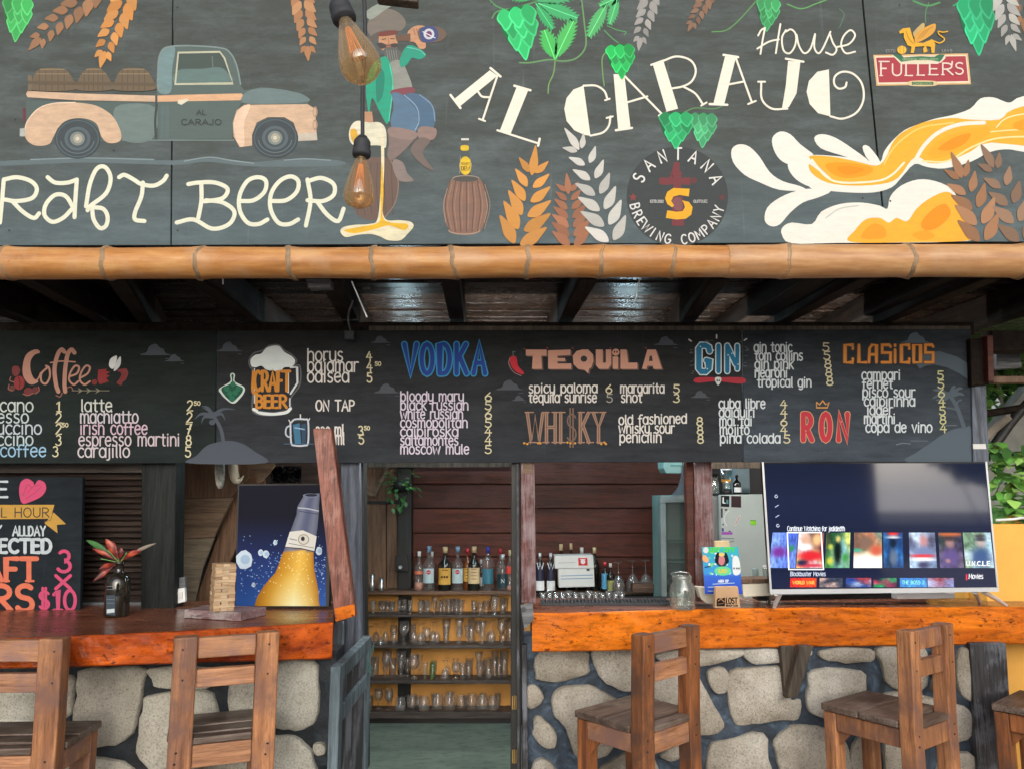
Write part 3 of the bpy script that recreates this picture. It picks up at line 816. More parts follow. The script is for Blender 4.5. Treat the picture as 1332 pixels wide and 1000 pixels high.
for lb, x_ in (('long unseen fill tube added on the back of the menu board above the doorway', -.75), ('long unseen fill tube added on the back of the menu board above the right counter', .65)):  # unseen fill lamps, added to brighten the dark back shelves
    t = thing('unseen_tube_lamp', lb, 'lamp', (x_, 3.45, 1.98), group='unseen fill lamps added behind the menu board')
    b = MB(); b.box((x_, 3.42, 1.95), (x_ + 1.15, 3.455, 2.01)); obj('casing', b, M['white'], t, bevel=.003)
    b = MB(); b.tube([(x_ + .02, 3.49, 1.98), (x_ + 1.13, 3.49, 1.98)], .019, 12); obj('tube', b, M['tube'], t)
# rail the menu board hangs from
b = MB(); b.box((-4, YB + .03, 2.30), (2.08, YB + .09, 2.36)); obj('head_rail', b, M['joist'], shell, bevel=.004)
b = MB(); b.slab([(480, 424), (1262, 424), (1262, 431), (480, 431)], YB + .012, .018); obj('head_batten', b, M['brackwood'], shell)

# ------------------------------------------------------------ bamboo poles under the mural
bam, ntb, bb = new_mat('varnished_bamboo')
mpb = mapping(ntb, (1.2, 9, 9))
nb1 = N(ntb, 'ShaderNodeTexNoise', Scale=3, Detail=8, Roughness=.65); ntb.links.new(mpb.outputs[0], nb1.inputs[0])
rb = ramp(ntb, [(.28, (.25, .10, .025)), (.48, (.42, .18, .05)), (.62, (.52, .26, .085)), (.75, (.60, .36, .16))]); ntb.links.new(nb1.outputs[0], rb.inputs[0])
mpb2 = mapping(ntb, (2.4, 2, 2))
nb2 = N(ntb, 'ShaderNodeTexNoise', Scale=2.2, Detail=6, Roughness=.6); ntb.links.new(mpb2.outputs[0], nb2.inputs[0])
rb2 = ramp(ntb, [(.5, (0, 0, 0)), (.74, (.8, .8, .8))]); ntb.links.new(nb2.outputs[0], rb2.inputs[0])
cb = mix(ntb, rb2.outputs[0], rb.outputs[0], (.50, .33, .20))
nb3 = N(ntb, 'ShaderNodeTexNoise', Scale=30, Detail=5, Roughness=.8); ntb.links.new(mpb2.outputs[0], nb3.inputs[0])
rb3 = ramp(ntb, [(.28, (.25, .14, .08)), (.36, (1, 1, 1))]); ntb.links.new(nb3.outputs[0], rb3.inputs[0])
cb = mix(ntb, .9, cb, rb3.outputs[0], 'MULTIPLY')
ntb.links.new(cb, bb.inputs['Base Color']); bb.inputs['Roughness'].default_value = .45; bump(ntb, bb, nb1.outputs[0], .12, .004)
M['bamboo'] = bam
M['node'] = plain('bamboo_node_ring', (.27, .18, .105), .6, var=.35, scale=30, bmp=.3)
YP = 2.62
M['bamboo2'] = M['bamboo'].copy(); M['bamboo2'].name = 'paler_weathered_bamboo'
for nd in M['bamboo2'].node_tree.nodes:
    if nd.type == 'VALTORGB' and len(nd.color_ramp.elements) == 4:
        for e, c in zip(nd.color_ramp.elements, [(.26, .115, .045), (.44, .22, .09), (.54, .31, .14), (.61, .40, .22)]): e.color = (*c, 1)
def bamboo(label, px0, px1, nodes, dy=0.0, r0=.0555, mt=None):
    zc = (ZY(362.5, YP) + ZY(320, YP)) / 2 + dy
    x0 = XY(px0, 341, YP); x1 = XY(px1, 341, YP)
    t_ = thing('bamboo_pole', label, 'bamboo pole', ((x0 + x1) / 2, YP, zc), group='bamboo poles along the upper floor edge')
    nx = sorted(XY(n_, 341, YP) for n_ in nodes)
    path, rad = [], []
    steps = int((x1 - x0) / .02)
    for i in range(steps + 1):
        x = x0 + (x1 - x0) * i / steps
        dn = min([abs(x - n_) for n_ in nx] + [9])
        bulge = .0035 * math.exp(-(dn / .02) ** 2) - .0008 * math.cos(x * 9)
        path.append((x, YP, zc + .004 * math.sin(x * 1.3) + .0015 * math.sin(x * 5)))
        rad.append(r0 + bulge + .001 * math.sin(x * 2.1))
    b = MB(); b.tube(path, rad, 28); obj('culm', b, mt or M['bamboo'], t_)
    for n_ in nx:
        if not x0 < n_ < x1: continue
        zc2 = zc + .004 * math.sin(n_ * 1.3)
        tilt = random.uniform(-.012, .012)
        b = MB()
        ring = [(n_ - .009, r0 + .0012), (n_ - .004, r0 + .0062), (n_ - .0005, r0 + .0030), (n_ + .0035, r0 + .0074), (n_ + .009, r0 + .0012)]
        vs, fs = [], []
        for (xx, rr_) in ring:
            for k in range(28):
                a = 2 * math.pi * k / 28
                vs.append((xx + tilt * math.cos(a) + .0035 * math.sin(3 * a + n_ * 9) + .002 * math.sin(7 * a + n_ * 5), YP + rr_ * math.sin(a), zc2 + rr_ * math.cos(a)))
        for i in range(len(ring) - 1):
            for k in range(28): fs.append((i * 28 + k, i * 28 + (k + 1) % 28, (i + 1) * 28 + (k + 1) % 28, (i + 1) * 28 + k))
        b.add(vs, fs, 0, True); obj('node_ring', b, M['node'], t_)
    return t_
bamboo('long orange bamboo pole running from the left edge to below the round brewery emblem', -120, 947, [-95, 13, 142, 263, 380, 487, 590, 686, 781, 873])
bamboo('paler thicker bamboo pole at the right, under the painted beer splash', 944, 1560, [1020, 1179, 1326, 1450], r0=.0575, mt=M['bamboo2'])
# ------------------------------------------------------------ the painted mural board
mural = thing('mural_board', 'big painted plywood sign above the bamboo poles with truck, barrel and lettering', 'sign', (0, YM, 2.9))
def mpanel(q):
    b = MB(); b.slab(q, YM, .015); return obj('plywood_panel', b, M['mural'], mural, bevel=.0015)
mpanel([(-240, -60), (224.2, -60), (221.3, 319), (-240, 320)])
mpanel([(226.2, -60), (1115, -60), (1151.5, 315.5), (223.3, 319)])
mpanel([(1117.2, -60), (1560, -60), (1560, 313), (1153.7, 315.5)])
W = (238, 234, 220)
def blob(art, quad, fn, nx=10, ny=6): art.grid(quad, nx, ny, fn)
# --- pickup truck
A_ = Art(YM)
body = (84, 96, 94); pale = (112, 132, 134); peach = (214, 182, 154)
def mixc(a, b_, t): return tuple(u * (1 - t) + v * t for u, v in zip(a, b_))
A_.fill([(34, 131), (202, 134), (202, 181), (160, 183), (156, 186), (60, 178), (34, 170)], (84, 100, 98))
A_.fill([(150, 140), (202, 140), (198, 181), (160, 182)], (112, 130, 128), True)
A_.fill([(204, 122), (206, 80), (210, 66), (218, 61), (250, 60), (288, 63), (300, 68), (308, 84), (313, 112), (318, 118), (340, 114), (370, 117), (392, 122), (401, 128), (401, 137), (314, 134), (306, 150), (302, 181), (206, 182)], (88, 104, 102))
A_.fill([(205, 118), (206, 82), (211, 66), (220, 62), (228, 64), (224, 90), (222, 120)], (118, 146, 150), True)
A_.stroke([(206, 118), (206, 82), (211, 66), (222, 61), (250, 60), (288, 63), (300, 70), (308, 86), (313, 110)], 2.0, (128, 146, 146))
A_.fill([(231, 68), (285, 68), (292, 76), (302, 108), (228, 110)], (70, 84, 80))
A_.fill([(232, 92), (262, 90), (285, 88), (296, 95), (300, 107), (230, 109)], (100, 126, 124), True)
A_.stroke([(228, 110), (232, 69), (286, 68), (292, 76), (303, 109), (228, 110)], 2.2, (196, 196, 172), False)
A_.stroke([(276, 74), (277, 88)], 1.2, (110, 122, 116))
for x_ in (212, 218): A_.stroke([(x_, 140), (x_ - 1, 178)], 5, (92, 110, 112))
A_.stroke([(204, 136), (202, 158), (203, 181)], 3, (58, 66, 66))
A_.fill([(318, 122), (340, 115), (372, 118), (395, 124), (400, 133), (345, 136), (316, 134)], (110, 130, 132), True)
A_.stroke([(160, 183), (230, 183), (304, 183)], 2, (112, 128, 128))
A_.fill([(36, 119), (100, 122), (202, 125), (202, 133), (100, 131), (36, 127), (34, 123)], peach)
A_.fill([(205, 125), (232, 124), (314, 122), (316, 124), (313, 131), (205, 133)], (224, 178, 140))
A_.fill([(232, 131), (244, 129), (246, 131), (236, 137), (231, 135)], (230, 222, 200))
A_.fill([(32, 172), (36, 158), (50, 142), (70, 135), (98, 134), (125, 138), (145, 150), (155, 166), (158, 180), (152, 186), (140, 186), (132, 178), (126, 162), (112, 155), (94, 155), (80, 162), (70, 178), (64, 188), (48, 190), (36, 184)], peach, True)
A_.stroke([(32, 172), (36, 158), (50, 142), (70, 135), (98, 134)], 1.4, (240, 214, 190))
A_.fill([(304, 178), (303, 160), (308, 144), (318, 137), (400, 136), (410, 142), (412, 176), (388, 178), (382, 160), (370, 153), (348, 153), (334, 160), (328, 176), (328, 190), (312, 192)], peach)
A_.fill([(306, 178), (304, 160), (309, 146), (318, 138), (326, 138), (318, 160), (318, 188), (312, 190)], (238, 206, 180), True)
A_.fill([(388, 174), (412, 173), (413, 183), (388, 184)], (200, 190, 176))
for yy in (146, 163): A_.ell(410, yy, 3.2, 7, (170, 140, 118)); A_.ell(409.5, yy, 1.8, 5, (206, 176, 150))
A_.fill([(26, 168), (33, 167), (33, 178), (26, 178)], (178, 182, 178)); A_.fill([(30, 141), (34, 141), (34, 158), (30, 158)], (104, 52, 66))
for cx_, cy_ in ((101, 181), (358, 180)):
    A_.ell(cx_, cy_, 30, 26, (60, 70, 76)); A_.ell(cx_, cy_, 28, 24.5, (84, 98, 106)); A_.ell(cx_, cy_, 26.5, 23, (62, 72, 78))
    A_.stroke(arc(cx_, cy_, 22, 19, 10, 170), 1.3, (100, 114, 120)); A_.ell(cx_, cy_, 17, 15.5, (88, 102, 110)); A_.ell(cx_, cy_, 13, 12, (70, 80, 86)); A_.ell(cx_, cy_, 9.5, 9, (128, 138, 138)); A_.ell(cx_ + .5, cy_, 6, 6, (172, 168, 150)); A_.ell(cx_, cy_, 2.5, 2.5, (208, 208, 196))
text(A_, 'AL', 256, 150, 6, 12, 1.2, (58, 64, 62)); text(A_, 'CARAJO', 236, 163, 7, 52, 1.2, (56, 62, 60))
# crates and barrels in the load bed
for (x0, x1) in ((38, 98), (98, 146), (146, 202)):
    A_.fill([(x0 + 14, 91), (x1 - 14, 91), (x1 - 2, 106), (x1 - 2, 118), (x0 + 4, 118), (x0 + 4, 106)], (112, 96, 76), True)
    for k in range(1, 6): xx = x0 + 6 + (x1 - x0 - 12) * k / 6; A_.stroke([(xx + (x0 + x1) / 2 * .0, 93), (xx, 118)], .8, (78, 70, 58))
    A_.stroke([(x0 + 10, 97), (x1 - 8, 97)], 1.1, (148, 128, 100)); A_.stroke([(x0 + 15, 91), (x1 - 14, 91)], 1.1, (150, 130, 102))
A_.fill([(37, 99), (42, 99), (42, 119), (37, 119)], (120, 104, 84)); A_.fill([(37, 106), (202, 109), (202, 113), (37, 110)], (98, 84, 66))
A_.build('painted_truck', M['faded'], mural)
A_ = Art(YM)
A_.fill([(0, 210), (110, 207), (225, 209), (270, 205), (330, 211), (380, 207), (440, 209), (440, 216), (330, 217), (270, 211), (225, 215), (110, 212), (0, 216)], (98, 114, 120), True)
A_.stroke([(40, 208), (110, 206), (200, 208)], 1.6, (132, 150, 156)); A_.stroke([(240, 210), (272, 205), (300, 209), (330, 213)], 1.5, (136, 152, 158)); A_.stroke([(370, 209), (396, 207), (430, 209)], 1.5, (132, 150, 156))
A_.build('painted_road', M['faded'], mural)
for x_, y_ in ((755, 5), (231, 10), (231, 300), (1120, 12), (1158, 262), (1170, 7), (700, 316), (148, 196), (1122, 258), (20, 156), (12, 300), (1316, 280), (640, 6)):
    b = MB(); q_ = P(x_, y_, YM); b.tube([q_ + Vector((0, .004, 0)), q_ + Vector((0, -.0012, 0))], .0038, 8); obj('screw', b, M['blackpost'], mural)
# --- CRAFT BEER handwriting
A_ = Art(YM); S = 5.4
cr = (226, 228, 208)
for pl in ([(-40, 300), (-52, 270), (-30, 240), (-12, 240)],
           [(5, 234), (3, 258), (0, 290)], [(5, 234), (22, 231), (40, 236), (48, 246), (42, 258), (22, 262), (6, 260)], [(16, 262), (30, 276), (44, 284), (51, 278)],
           [(62, 231), (72, 238), (88, 238), (100, 234)], [(100, 234), (98, 262), (97, 283)], [(96, 272), (86, 256), (72, 254), (60, 266), (58, 280), (68, 289), (82, 284), (94, 272)],
           [(112, 269), (117, 240), (126, 220), (137, 218), (144, 232), (138, 252), (118, 268), (114, 274)], [(120, 270), (134, 272), (140, 282), (138, 294), (130, 297), (122, 286), (120, 272)],
           [(155, 231), (162, 228), (174, 234), (184, 240), (200, 242), (212, 236), (217, 229)], [(186, 238), (184, 256), (176, 276), (176, 286), (188, 288)],
           [(245, 240), (258, 238), (280, 238), (296, 246), (290, 258), (270, 262), (262, 262)], [(262, 240), (262, 262), (258, 284)], [(268, 261), (290, 264), (305, 276), (298, 292), (276, 298), (252, 286), (230, 290)],
           [(312, 262), (330, 261), (344, 250), (346, 236), (336, 231), (322, 236), (312, 254), (312, 274), (322, 290), (336, 292), (348, 286)],
           [(352, 262), (372, 261), (386, 250), (388, 236), (378, 230), (364, 236), (353, 252), (352, 272), (362, 290), (376, 292), (388, 286)],
           [(400, 234), (404, 262), (398, 294)], [(401, 236), (418, 232), (434, 240), (434, 254), (420, 262), (400, 261)], [(412, 262), (426, 280), (440, 288), (447, 272)]):
    A_.stroke(pl, S, cr)
A_.build('lettering', M['paint'], mural)
# --- AL CARAJO
A_ = Art(YM); T_ = 2.6
def serif(a, b_, w=2.4): A_.stroke([a, b_], w, W, False)
A_.fill([(590, 130), (637, 92), (647, 99), (598, 139)], W); serif((586, 124), (599, 141), 3); serif((638, 89), (651, 100), 3); A_.stroke([(647, 99), (628, 156)], T_, W, False); serif((623, 155), (631, 158)); A_.stroke([(622, 120), (627, 126), (636, 127)], T_, W)
A_.fill([(672, 114), (687, 118), (664, 175), (650, 171)], W); serif((669, 112), (690, 118), 3); serif((647, 170), (700, 187), T_); serif((702, 181), (700, 190), 3)
A_.fill([(759, 112), (746, 117), (737, 128), (734, 142), (737, 158), (747, 170), (760, 176), (768, 177)], W)
A_.stroke([(759, 112), (775, 112), (786, 119), (790, 129)], T_, W); serif((787, 131), (793, 129)); A_.stroke([(768, 177), (784, 173), (792, 164), (794, 152)], T_, W); serif((789, 154), (797, 152))
A_.fill([(798, 97), (812, 97), (820, 166), (804, 168)], W); serif((801, 170), (822, 167), 3); A_.stroke([(813, 100), (862, 150)], T_, W, False); serif((857, 151), (866, 147)); A_.stroke([(815, 134), (842, 126)], T_, W, False)
A_.fill([(849, 84), (863, 80), (882, 142), (867, 146)], W); serif((847, 85), (864, 79), 2.6); A_.stroke([(862, 80), (880, 74), (898, 79), (905, 92), (900, 106), (888, 113), (872, 116)], T_, W); A_.stroke([(888, 113), (904, 122), (914, 136)], T_, W); serif((912, 138), (919, 134))
A_.fill([(943, 74), (957, 76), (942, 136), (928, 135)], W); serif((941, 72), (960, 75), 3); serif((923, 136), (946, 137), 3); A_.stroke([(957, 76), (978, 134)], T_, W, False); serif((973, 136), (983, 132)); A_.stroke([(940, 112), (966, 107)], T_, W)
A_.fill([(1025, 80), (1041, 81), (1036, 122), (1026, 140), (1017, 142), (1022, 112)], W); serif((1022, 77), (1045, 81), 2.8); A_.stroke([(1024, 142), (1004, 142), (991, 130), (990, 108)], T_, W); serif((986, 107), (995, 107))
A_.fill([(1078, 91), (1063, 94), (1052, 106), (1049, 120), (1053, 136), (1064, 148), (1080, 152)], W)
A_.stroke([(1080, 152), (1096, 155), (1114, 147), (1123, 130), (1121, 110), (1110, 97), (1096, 94), (1086, 100), (1085, 110), (1091, 116), (1099, 114), (1101, 108)], T_, W)
for pl in ([(986, 47), (990, 40), (995, 37)], [(995, 37), (992, 52), (989, 71)], [(985, 64), (1000, 55), (1013, 52)], [(1015, 32), (1012, 50), (1009, 70)], [(1022, 40), (1017, 50), (1019, 66), (1027, 70), (1034, 60), (1035, 46), (1029, 39), (1022, 42)], [(1036, 46), (1039, 60), (1046, 70), (1054, 64), (1060, 45)], [(1060, 45), (1059, 62), (1064, 70), (1070, 64), (1080, 42)], [(1079, 44), (1083, 56), (1088, 65), (1083, 72), (1074, 69)], [(1088, 62), (1104, 58), (1112, 47), (1106, 40), (1097, 48), (1094, 60), (1100, 70), (1112, 68)]):
    A_.stroke(pl, 2.3, W)
A_.build('lettering', M['paint'], mural)
# --- wheat ears
def ear(*a, **k):
    E_ = Art(YM, base=k.pop('base', .0022)); wheat(E_, *a, **k); E_.build('painted_wheat', M['paint'], mural)
ear([(46, 58), (70, 34), (100, 10), (130, -16)], 7, 22, 15, (150, 112, 84), (160, 118, 86))
ear([(134, 78), (142, 50), (156, 20), (168, -12)], 7, 22, 15, (206, 146, 84), (196, 134, 72))
ear([(401, 70), (400, 44), (396, 18), (392, -12)], 7, 19, 13, (172, 124, 88), (182, 136, 98))
ear([(694, 210), (690, 240), (684, 275), (672, 322)], 6, 38, 17, (206, 146, 74), (214, 152, 80), spread=42)
ear([(738, 240), (740, 262), (742, 290), (744, 322)], 7, 27, 13, (168, 114, 86), (160, 108, 82), spread=48)
ear([(744, 182), (762, 210), (776, 250), (796, 318)], 7, 33, 15, (206, 205, 200), (196, 196, 192), spread=42)
ear([(832, 58), (836, 36), (842, 14), (848, -12)], 6, 17, 11, (160, 158, 156), (150, 150, 148))
ear([(898, 36), (906, 22), (916, 4), (924, -12)], 6, 14, 9, (134, 104, 84), (128, 98, 80))
ear([(1318, 56), (1312, 34), (1308, 10), (1304, -10)], 5, 22, 12, (176, 176, 172), (168, 168, 166))
ear([(1332, 34), (1330, 10), (1330, -12)], 3, 20, 12, (146, 108, 78))
# --- hops, leaves and tendrils
def hopp(*a):
    E_ = Art(YM, base=.0012); hop(E_, *a); E_.build('painted_hop', M['paint'], mural)
def leafp(*a):
    E_ = Art(YM, base=.0008); leaf(E_, *a); E_.build('painted_leaf', M['paint'], mural)
A_ = Art(YM); gr = (44, 168, 96)
def vine(pts, w=1.8, c=(86, 150, 96)): A_.stroke(pts, w, c)
vine([(634, -4), (645, 8), (664, 14), (680, 8), (700, 2)]); vine([(640, 24), (646, 16), (662, 12)]); vine([(756, -4), (760, 30), (762, 60), (750, 76), (732, 80), (715, 78), (690, 82), (676, 82)], 2, (104, 150, 100)); vine([(722, 80), (720, 96), (714, 110), (713, 122)], 1.6, (120, 160, 100))
vine([(806, 58), (796, 64), (784, 74), (784, 96), (786, 112)], 1.5, (112, 160, 96)); vine([(790, 34), (804, 40), (814, 42), (812, 46)], 1.3); vine([(786, 40), (796, 50), (804, 56)], 1.6)
vine([(884, 150), (900, 142), (912, 141), (930, 142), (944, 136)], 1.6, (90, 140, 90)); vine([(926, 42), (944, 40), (960, 28), (980, 6), (990, -6)], 1.5, (96, 150, 90)); vine([(1024, 6), (1042, 12), (1060, 6), (1076, 0)], 1.6, (96, 160, 96))
vine([(1092, 12), (1098, 20), (1092, 36)], 1.2, (86, 120, 96)); vine([(1208, 4), (1204, 16), (1204, 30)], 1.2, (90, 140, 96)); vine([(1188, 2), (1206, 8), (1222, 4)], 2.4, (84, 150, 96)); vine([(1240, 8), (1250, 2), (1262, -4)], 2, (60, 160, 100))
hopp(24, -2, 36, 52, 4, (58, 160, 84)); hopp(670, 12, 46, 62, -12, (42, 178, 104)); hopp(806, 60, 34, 40, -4, (30, 172, 84)); hopp(879, 148, 40, 42, 0, (34, 158, 96)); hopp(915, 149, 32, 40, 2, (66, 160, 108)); hopp(1000, 0, 28, 38, 4, (56, 150, 90)); hopp(1268, -2, 44, 68, -4, (30, 168, 112))
leafp((697, 5), (719, 38), 15, (58, 168, 104)); leafp((700, 5), (751, 24), 20, (66, 172, 110), 11); leafp((692, 0), (745, -3), 16, (74, 168, 112))
leafp((722, 78), (708, 40), 22, (74, 186, 96), 9); leafp((722, 78), (746, 28), 22, (80, 186, 100), 11); leafp((790, 4), (766, 48), 18, (84, 178, 110), 10); leafp((804, -4), (793, 32), 14, (76, 176, 110), 9); leafp((812, -6), (780, 8), 14, (80, 176, 110)); leafp((696, -2), (660, -6), 16, (70, 165, 100))
A_.build('painted_tendrils', M['paint'], mural)
# --- the seated man with hat, bottle and mug
A_ = Art(YM)
A_.fill([(463, 215), (480, 206), (508, 208), (518, 236), (514, 264), (500, 284), (478, 286), (462, 276), (456, 245)], (112, 90, 82), True)
for k in range(6): xx = 464 + k * 9; A_.stroke([(xx, 212), (xx - 4 + k, 245), (xx + 2, 280)], .9, (88, 72, 68))
A_.stroke([(508, 208), (518, 236), (514, 264), (500, 284)], 1.6, (140, 118, 108))
A_.fill([(480, 26), (490, 14), (506, 12), (520, 18), (528, 30), (522, 40), (506, 40), (494, 42), (484, 48), (478, 40)], (124, 116, 108), True); A_.fill([(476, 16), (496, 4), (512, 6), (500, 14), (482, 26)], (150, 158, 150), True)
A_.fill([(478, 52), (492, 42), (512, 40), (518, 46), (500, 46), (482, 56)], (98, 88, 84), True)
A_.fill([(494, 46), (504, 43), (514, 46), (517, 58), (512, 66), (498, 66), (493, 58)], (196, 146, 112), True)
A_.fill([(494, 43), (514, 40), (516, 45), (495, 48)], (120, 62, 56), True)
A_.stroke([(497, 52), (502, 51)], 1.2, (70, 56, 50)); A_.stroke([(508, 51), (513, 51)], 1.2, (70, 56, 50)); A_.stroke([(505, 50), (506, 57), (504, 58)], 1, (158, 110, 84))
A_.fill([(490, 58), (496, 56), (504, 59), (512, 57), (518, 58), (514, 63), (505, 62), (496, 64)], (70, 62, 62), True); A_.fill([(502, 60), (509, 60), (508, 62), (503, 62)], (176, 104, 90))
A_.fill([(500, 64), (512, 62), (522, 70), (524, 88), (516, 96), (506, 84), (500, 72)], (96, 98, 96), True)
for k in range(5): A_.stroke([(503 + 3 * k, 66), (505 + 3 * k, 78), (508 + 3 * k, 90)], .8, (140, 142, 138))
A_.fill([(508, 82), (522, 80), (532, 100), (536, 114), (528, 118), (510, 120), (506, 100)], (148, 150, 144), True)
A_.fill([(500, 74), (508, 84), (512, 110), (508, 140), (504, 162), (494, 146), (484, 128), (480, 150), (476, 112), (484, 86)], (36, 166, 134), True); A_.fill([(490, 90), (500, 96), (498, 124), (490, 132)], (28, 134, 112), True); A_.stroke([(507, 84), (511, 112), (506, 158)], 1.3, (96, 206, 176))
A_.fill([(520, 78), (530, 60), (546, 64), (554, 72), (546, 78), (536, 76), (530, 84), (522, 88)], (40, 158, 132), True); A_.stroke([(530, 62), (546, 66), (553, 72)], 1.2, (110, 200, 180))
A_.fill([(532, 40), (542, 34), (554, 36), (552, 48), (554, 62), (546, 64), (540, 56), (532, 54), (530, 46)], (202, 150, 116), True)
for k in range(4): A_.stroke([(538 + 4 * k, 38), (540 + 4 * k, 46)], 1, (150, 104, 80))
A_.fill([(514, 48), (534, 44), (534, 54), (516, 54)], (110, 84, 70)); A_.fill([(545, 38), (566, 35), (578, 40), (580, 48), (570, 55), (548, 55)], (112, 92, 80), True); A_.fill([(547, 38), (566, 36), (569, 52), (550, 55)], (66, 78, 130), True); A_.ell(558, 45, 7, 7, (206, 210, 220)); A_.ell(558, 45, 4, 4, (120, 60, 110)); A_.stroke([(550, 42), (566, 50)], 1.2, (224, 228, 236))
A_.fill([(510, 118), (536, 114), (538, 122), (512, 124)], (132, 72, 84), True)
A_.fill([(510, 122), (524, 124), (542, 140), (545, 160), (540, 172), (516, 172), (508, 160), (512, 140)], (92, 122, 150), True); A_.fill([(530, 122), (552, 126), (565, 142), (566, 158), (562, 168), (546, 166), (542, 146), (532, 132)], (80, 110, 140), True)
A_.stroke([(526, 124), (542, 140), (545, 158), (540, 170)], 1.3, (140, 166, 190)); A_.stroke([(546, 124), (562, 138), (566, 158)], 1.3, (130, 156, 180))
A_.fill([(508, 168), (540, 174), (534, 188), (512, 208), (504, 204), (506, 188)], (134, 116, 112), True); A_.fill([(508, 166), (541, 172), (538, 182), (508, 178)], (150, 128, 122), True); A_.fill([(546, 166), (567, 168), (564, 182), (545, 180)], (150, 126, 120), True); A_.fill([(546, 180), (560, 184), (550, 200), (564, 222), (548, 214), (534, 196)], (118, 104, 100), True); A_.fill([(512, 208), (524, 212), (530, 226), (538, 236), (520, 236), (512, 222)], (142, 128, 124), True)
A_.fill([(474, 146), (484, 146), (486, 162), (474, 162)], (190, 144, 112)); A_.fill([(456, 166), (464, 158), (480, 160), (494, 160), (502, 170), (502, 192), (494, 190), (480, 190), (470, 192), (458, 188), (454, 178)], (226, 222, 200), True); A_.fill([(456, 170), (464, 170), (466, 188), (458, 184)], (224, 176, 60), True)
A_.fill([(496, 178), (499, 178), (500, 210), (499, 240), (497, 268), (502, 286), (520, 287), (534, 289), (538, 295), (531, 304), (521, 313), (505, 313), (494, 308), (482, 305), (466, 306), (450, 309), (443, 302), (447, 296), (462, 293), (480, 292), (491, 286), (495, 250), (496, 214)], (236, 228, 196), True)
A_.fill([(497, 210), (499, 250), (498, 282), (508, 290), (530, 292), (526, 300), (506, 294), (490, 298), (462, 304), (448, 300), (466, 296), (488, 292), (495, 284), (495, 250)], (240, 190, 44), True)
A_.build('painted_man', M['faded'], mural)
# --- barrel and bottle
A_ = Art(YM)
A_.fill([(590, 232), (622, 232), (631, 250), (634, 268), (630, 290), (622, 303), (604, 306), (588, 302), (579, 288), (577, 266), (582, 246)], (140, 106, 92), True)
for k in range(7):
    xx = 584 + k * 7.6; bw = (k - 3) * 1.6
    A_.stroke([(xx - bw * .3, 236), (xx + bw, 268), (xx - bw * .3, 302)], 1.0, (92, 72, 64)); A_.stroke([(xx + 2.5 - bw * .3, 240), (xx + 3 + bw, 268), (xx + 2 - bw * .3, 298)], .8, (166, 132, 114))
A_.ell(606, 233, 17, 4, (84, 82, 78)); A_.stroke(arc(606, 233, 17, 4, 180, 360), 1.2, (166, 146, 130)); A_.stroke(arc(604, 300, 20, 5, 0, 180), 1.6, (176, 150, 132)); A_.stroke([(582, 246), (577, 266), (580, 290)], 1, (170, 144, 130)); A_.stroke([(631, 250), (634, 270), (630, 290)], 1, (170, 144, 130))
A_.fill([(601, 184), (608, 184), (609, 198), (613, 206), (613, 228), (598, 228), (598, 206), (601, 198)], (82, 88, 86)); A_.fill([(600, 180.5), (610, 180.5), (610, 183), (600, 183)], (226, 226, 216)); A_.fill([(600, 190), (609, 190), (609, 196), (600, 196)], (230, 196, 40), True); A_.ell(605.5, 216, 8, 12, (238, 200, 40)); text(A_, 'HONEY', 600, 215, 3, 11, .7, (150, 116, 40)); text(A_, 'DEW', 600, 222, 5, 11, 1, (130, 96, 30)); A_.stroke([(599, 204), (598, 226)], .8, (150, 156, 150)); A_.stroke([(612, 204), (613, 226)], .8, (120, 126, 120))
A_.build('painted_barrel', M['faded'], mural)
# --- round brewery emblem
A_ = Art(YM); cx0, cy0 = 881, 256
A_.ell(cx0, cy0, 66, 65, (60, 66, 68), 48)
red = (118, 56, 62)
A_.fill([(874, 222), (872, 228), (876, 231), (875, 228), (868, 232), (862, 231), (862, 240), (868, 241), (876, 240), (876, 246), (886, 246), (886, 240), (896, 241), (898, 241), (898, 232), (894, 231), (886, 232), (886, 228), (888, 226), (884, 222), (884, 215), (880, 212), (876, 215)], red)
A_.ell(880, 214, 4, 3, red); A_.ell(861, 236, 4, 5, red); A_.ell(902, 235, 5, 4, (100, 56, 60)); A_.fill([(875, 256), (888, 256), (890, 294), (874, 294)], red)
A_.fill([(879, 257), (886, 259), (888, 272), (880, 274), (874, 268), (874, 262)], (128, 80, 84), True)
oc = (232, 172, 40)
A_.fill([(897, 246), (896, 256), (884, 254), (876, 256), (873, 262), (877, 268), (874, 270), (868, 266), (865, 258), (868, 250), (876, 245)], oc); A_.fill([(866, 284), (868, 274), (880, 276), (888, 275), (891, 270), (889, 264), (887, 261), (896, 263), (901, 270), (899, 280), (892, 285), (880, 286)], oc)
for sx_, cc_ in ((823.5, (132, 62, 62)), (939, (96, 58, 60))):
    A_.fill([(sx_ + 6 * math.sin(R(36 * k)) * (1 if k % 2 == 0 else .42), 257 - 6 * math.cos(R(36 * k)) * (1 if k % 2 == 0 else .42)) for k in range(10)], cc_)
text(A_, 'ESTD.2012', 846, 264, 3.4, 17, .8, (176, 178, 176)); text(A_, 'QUITO.EC', 902, 264, 3.4, 18, .8, (176, 178, 176))
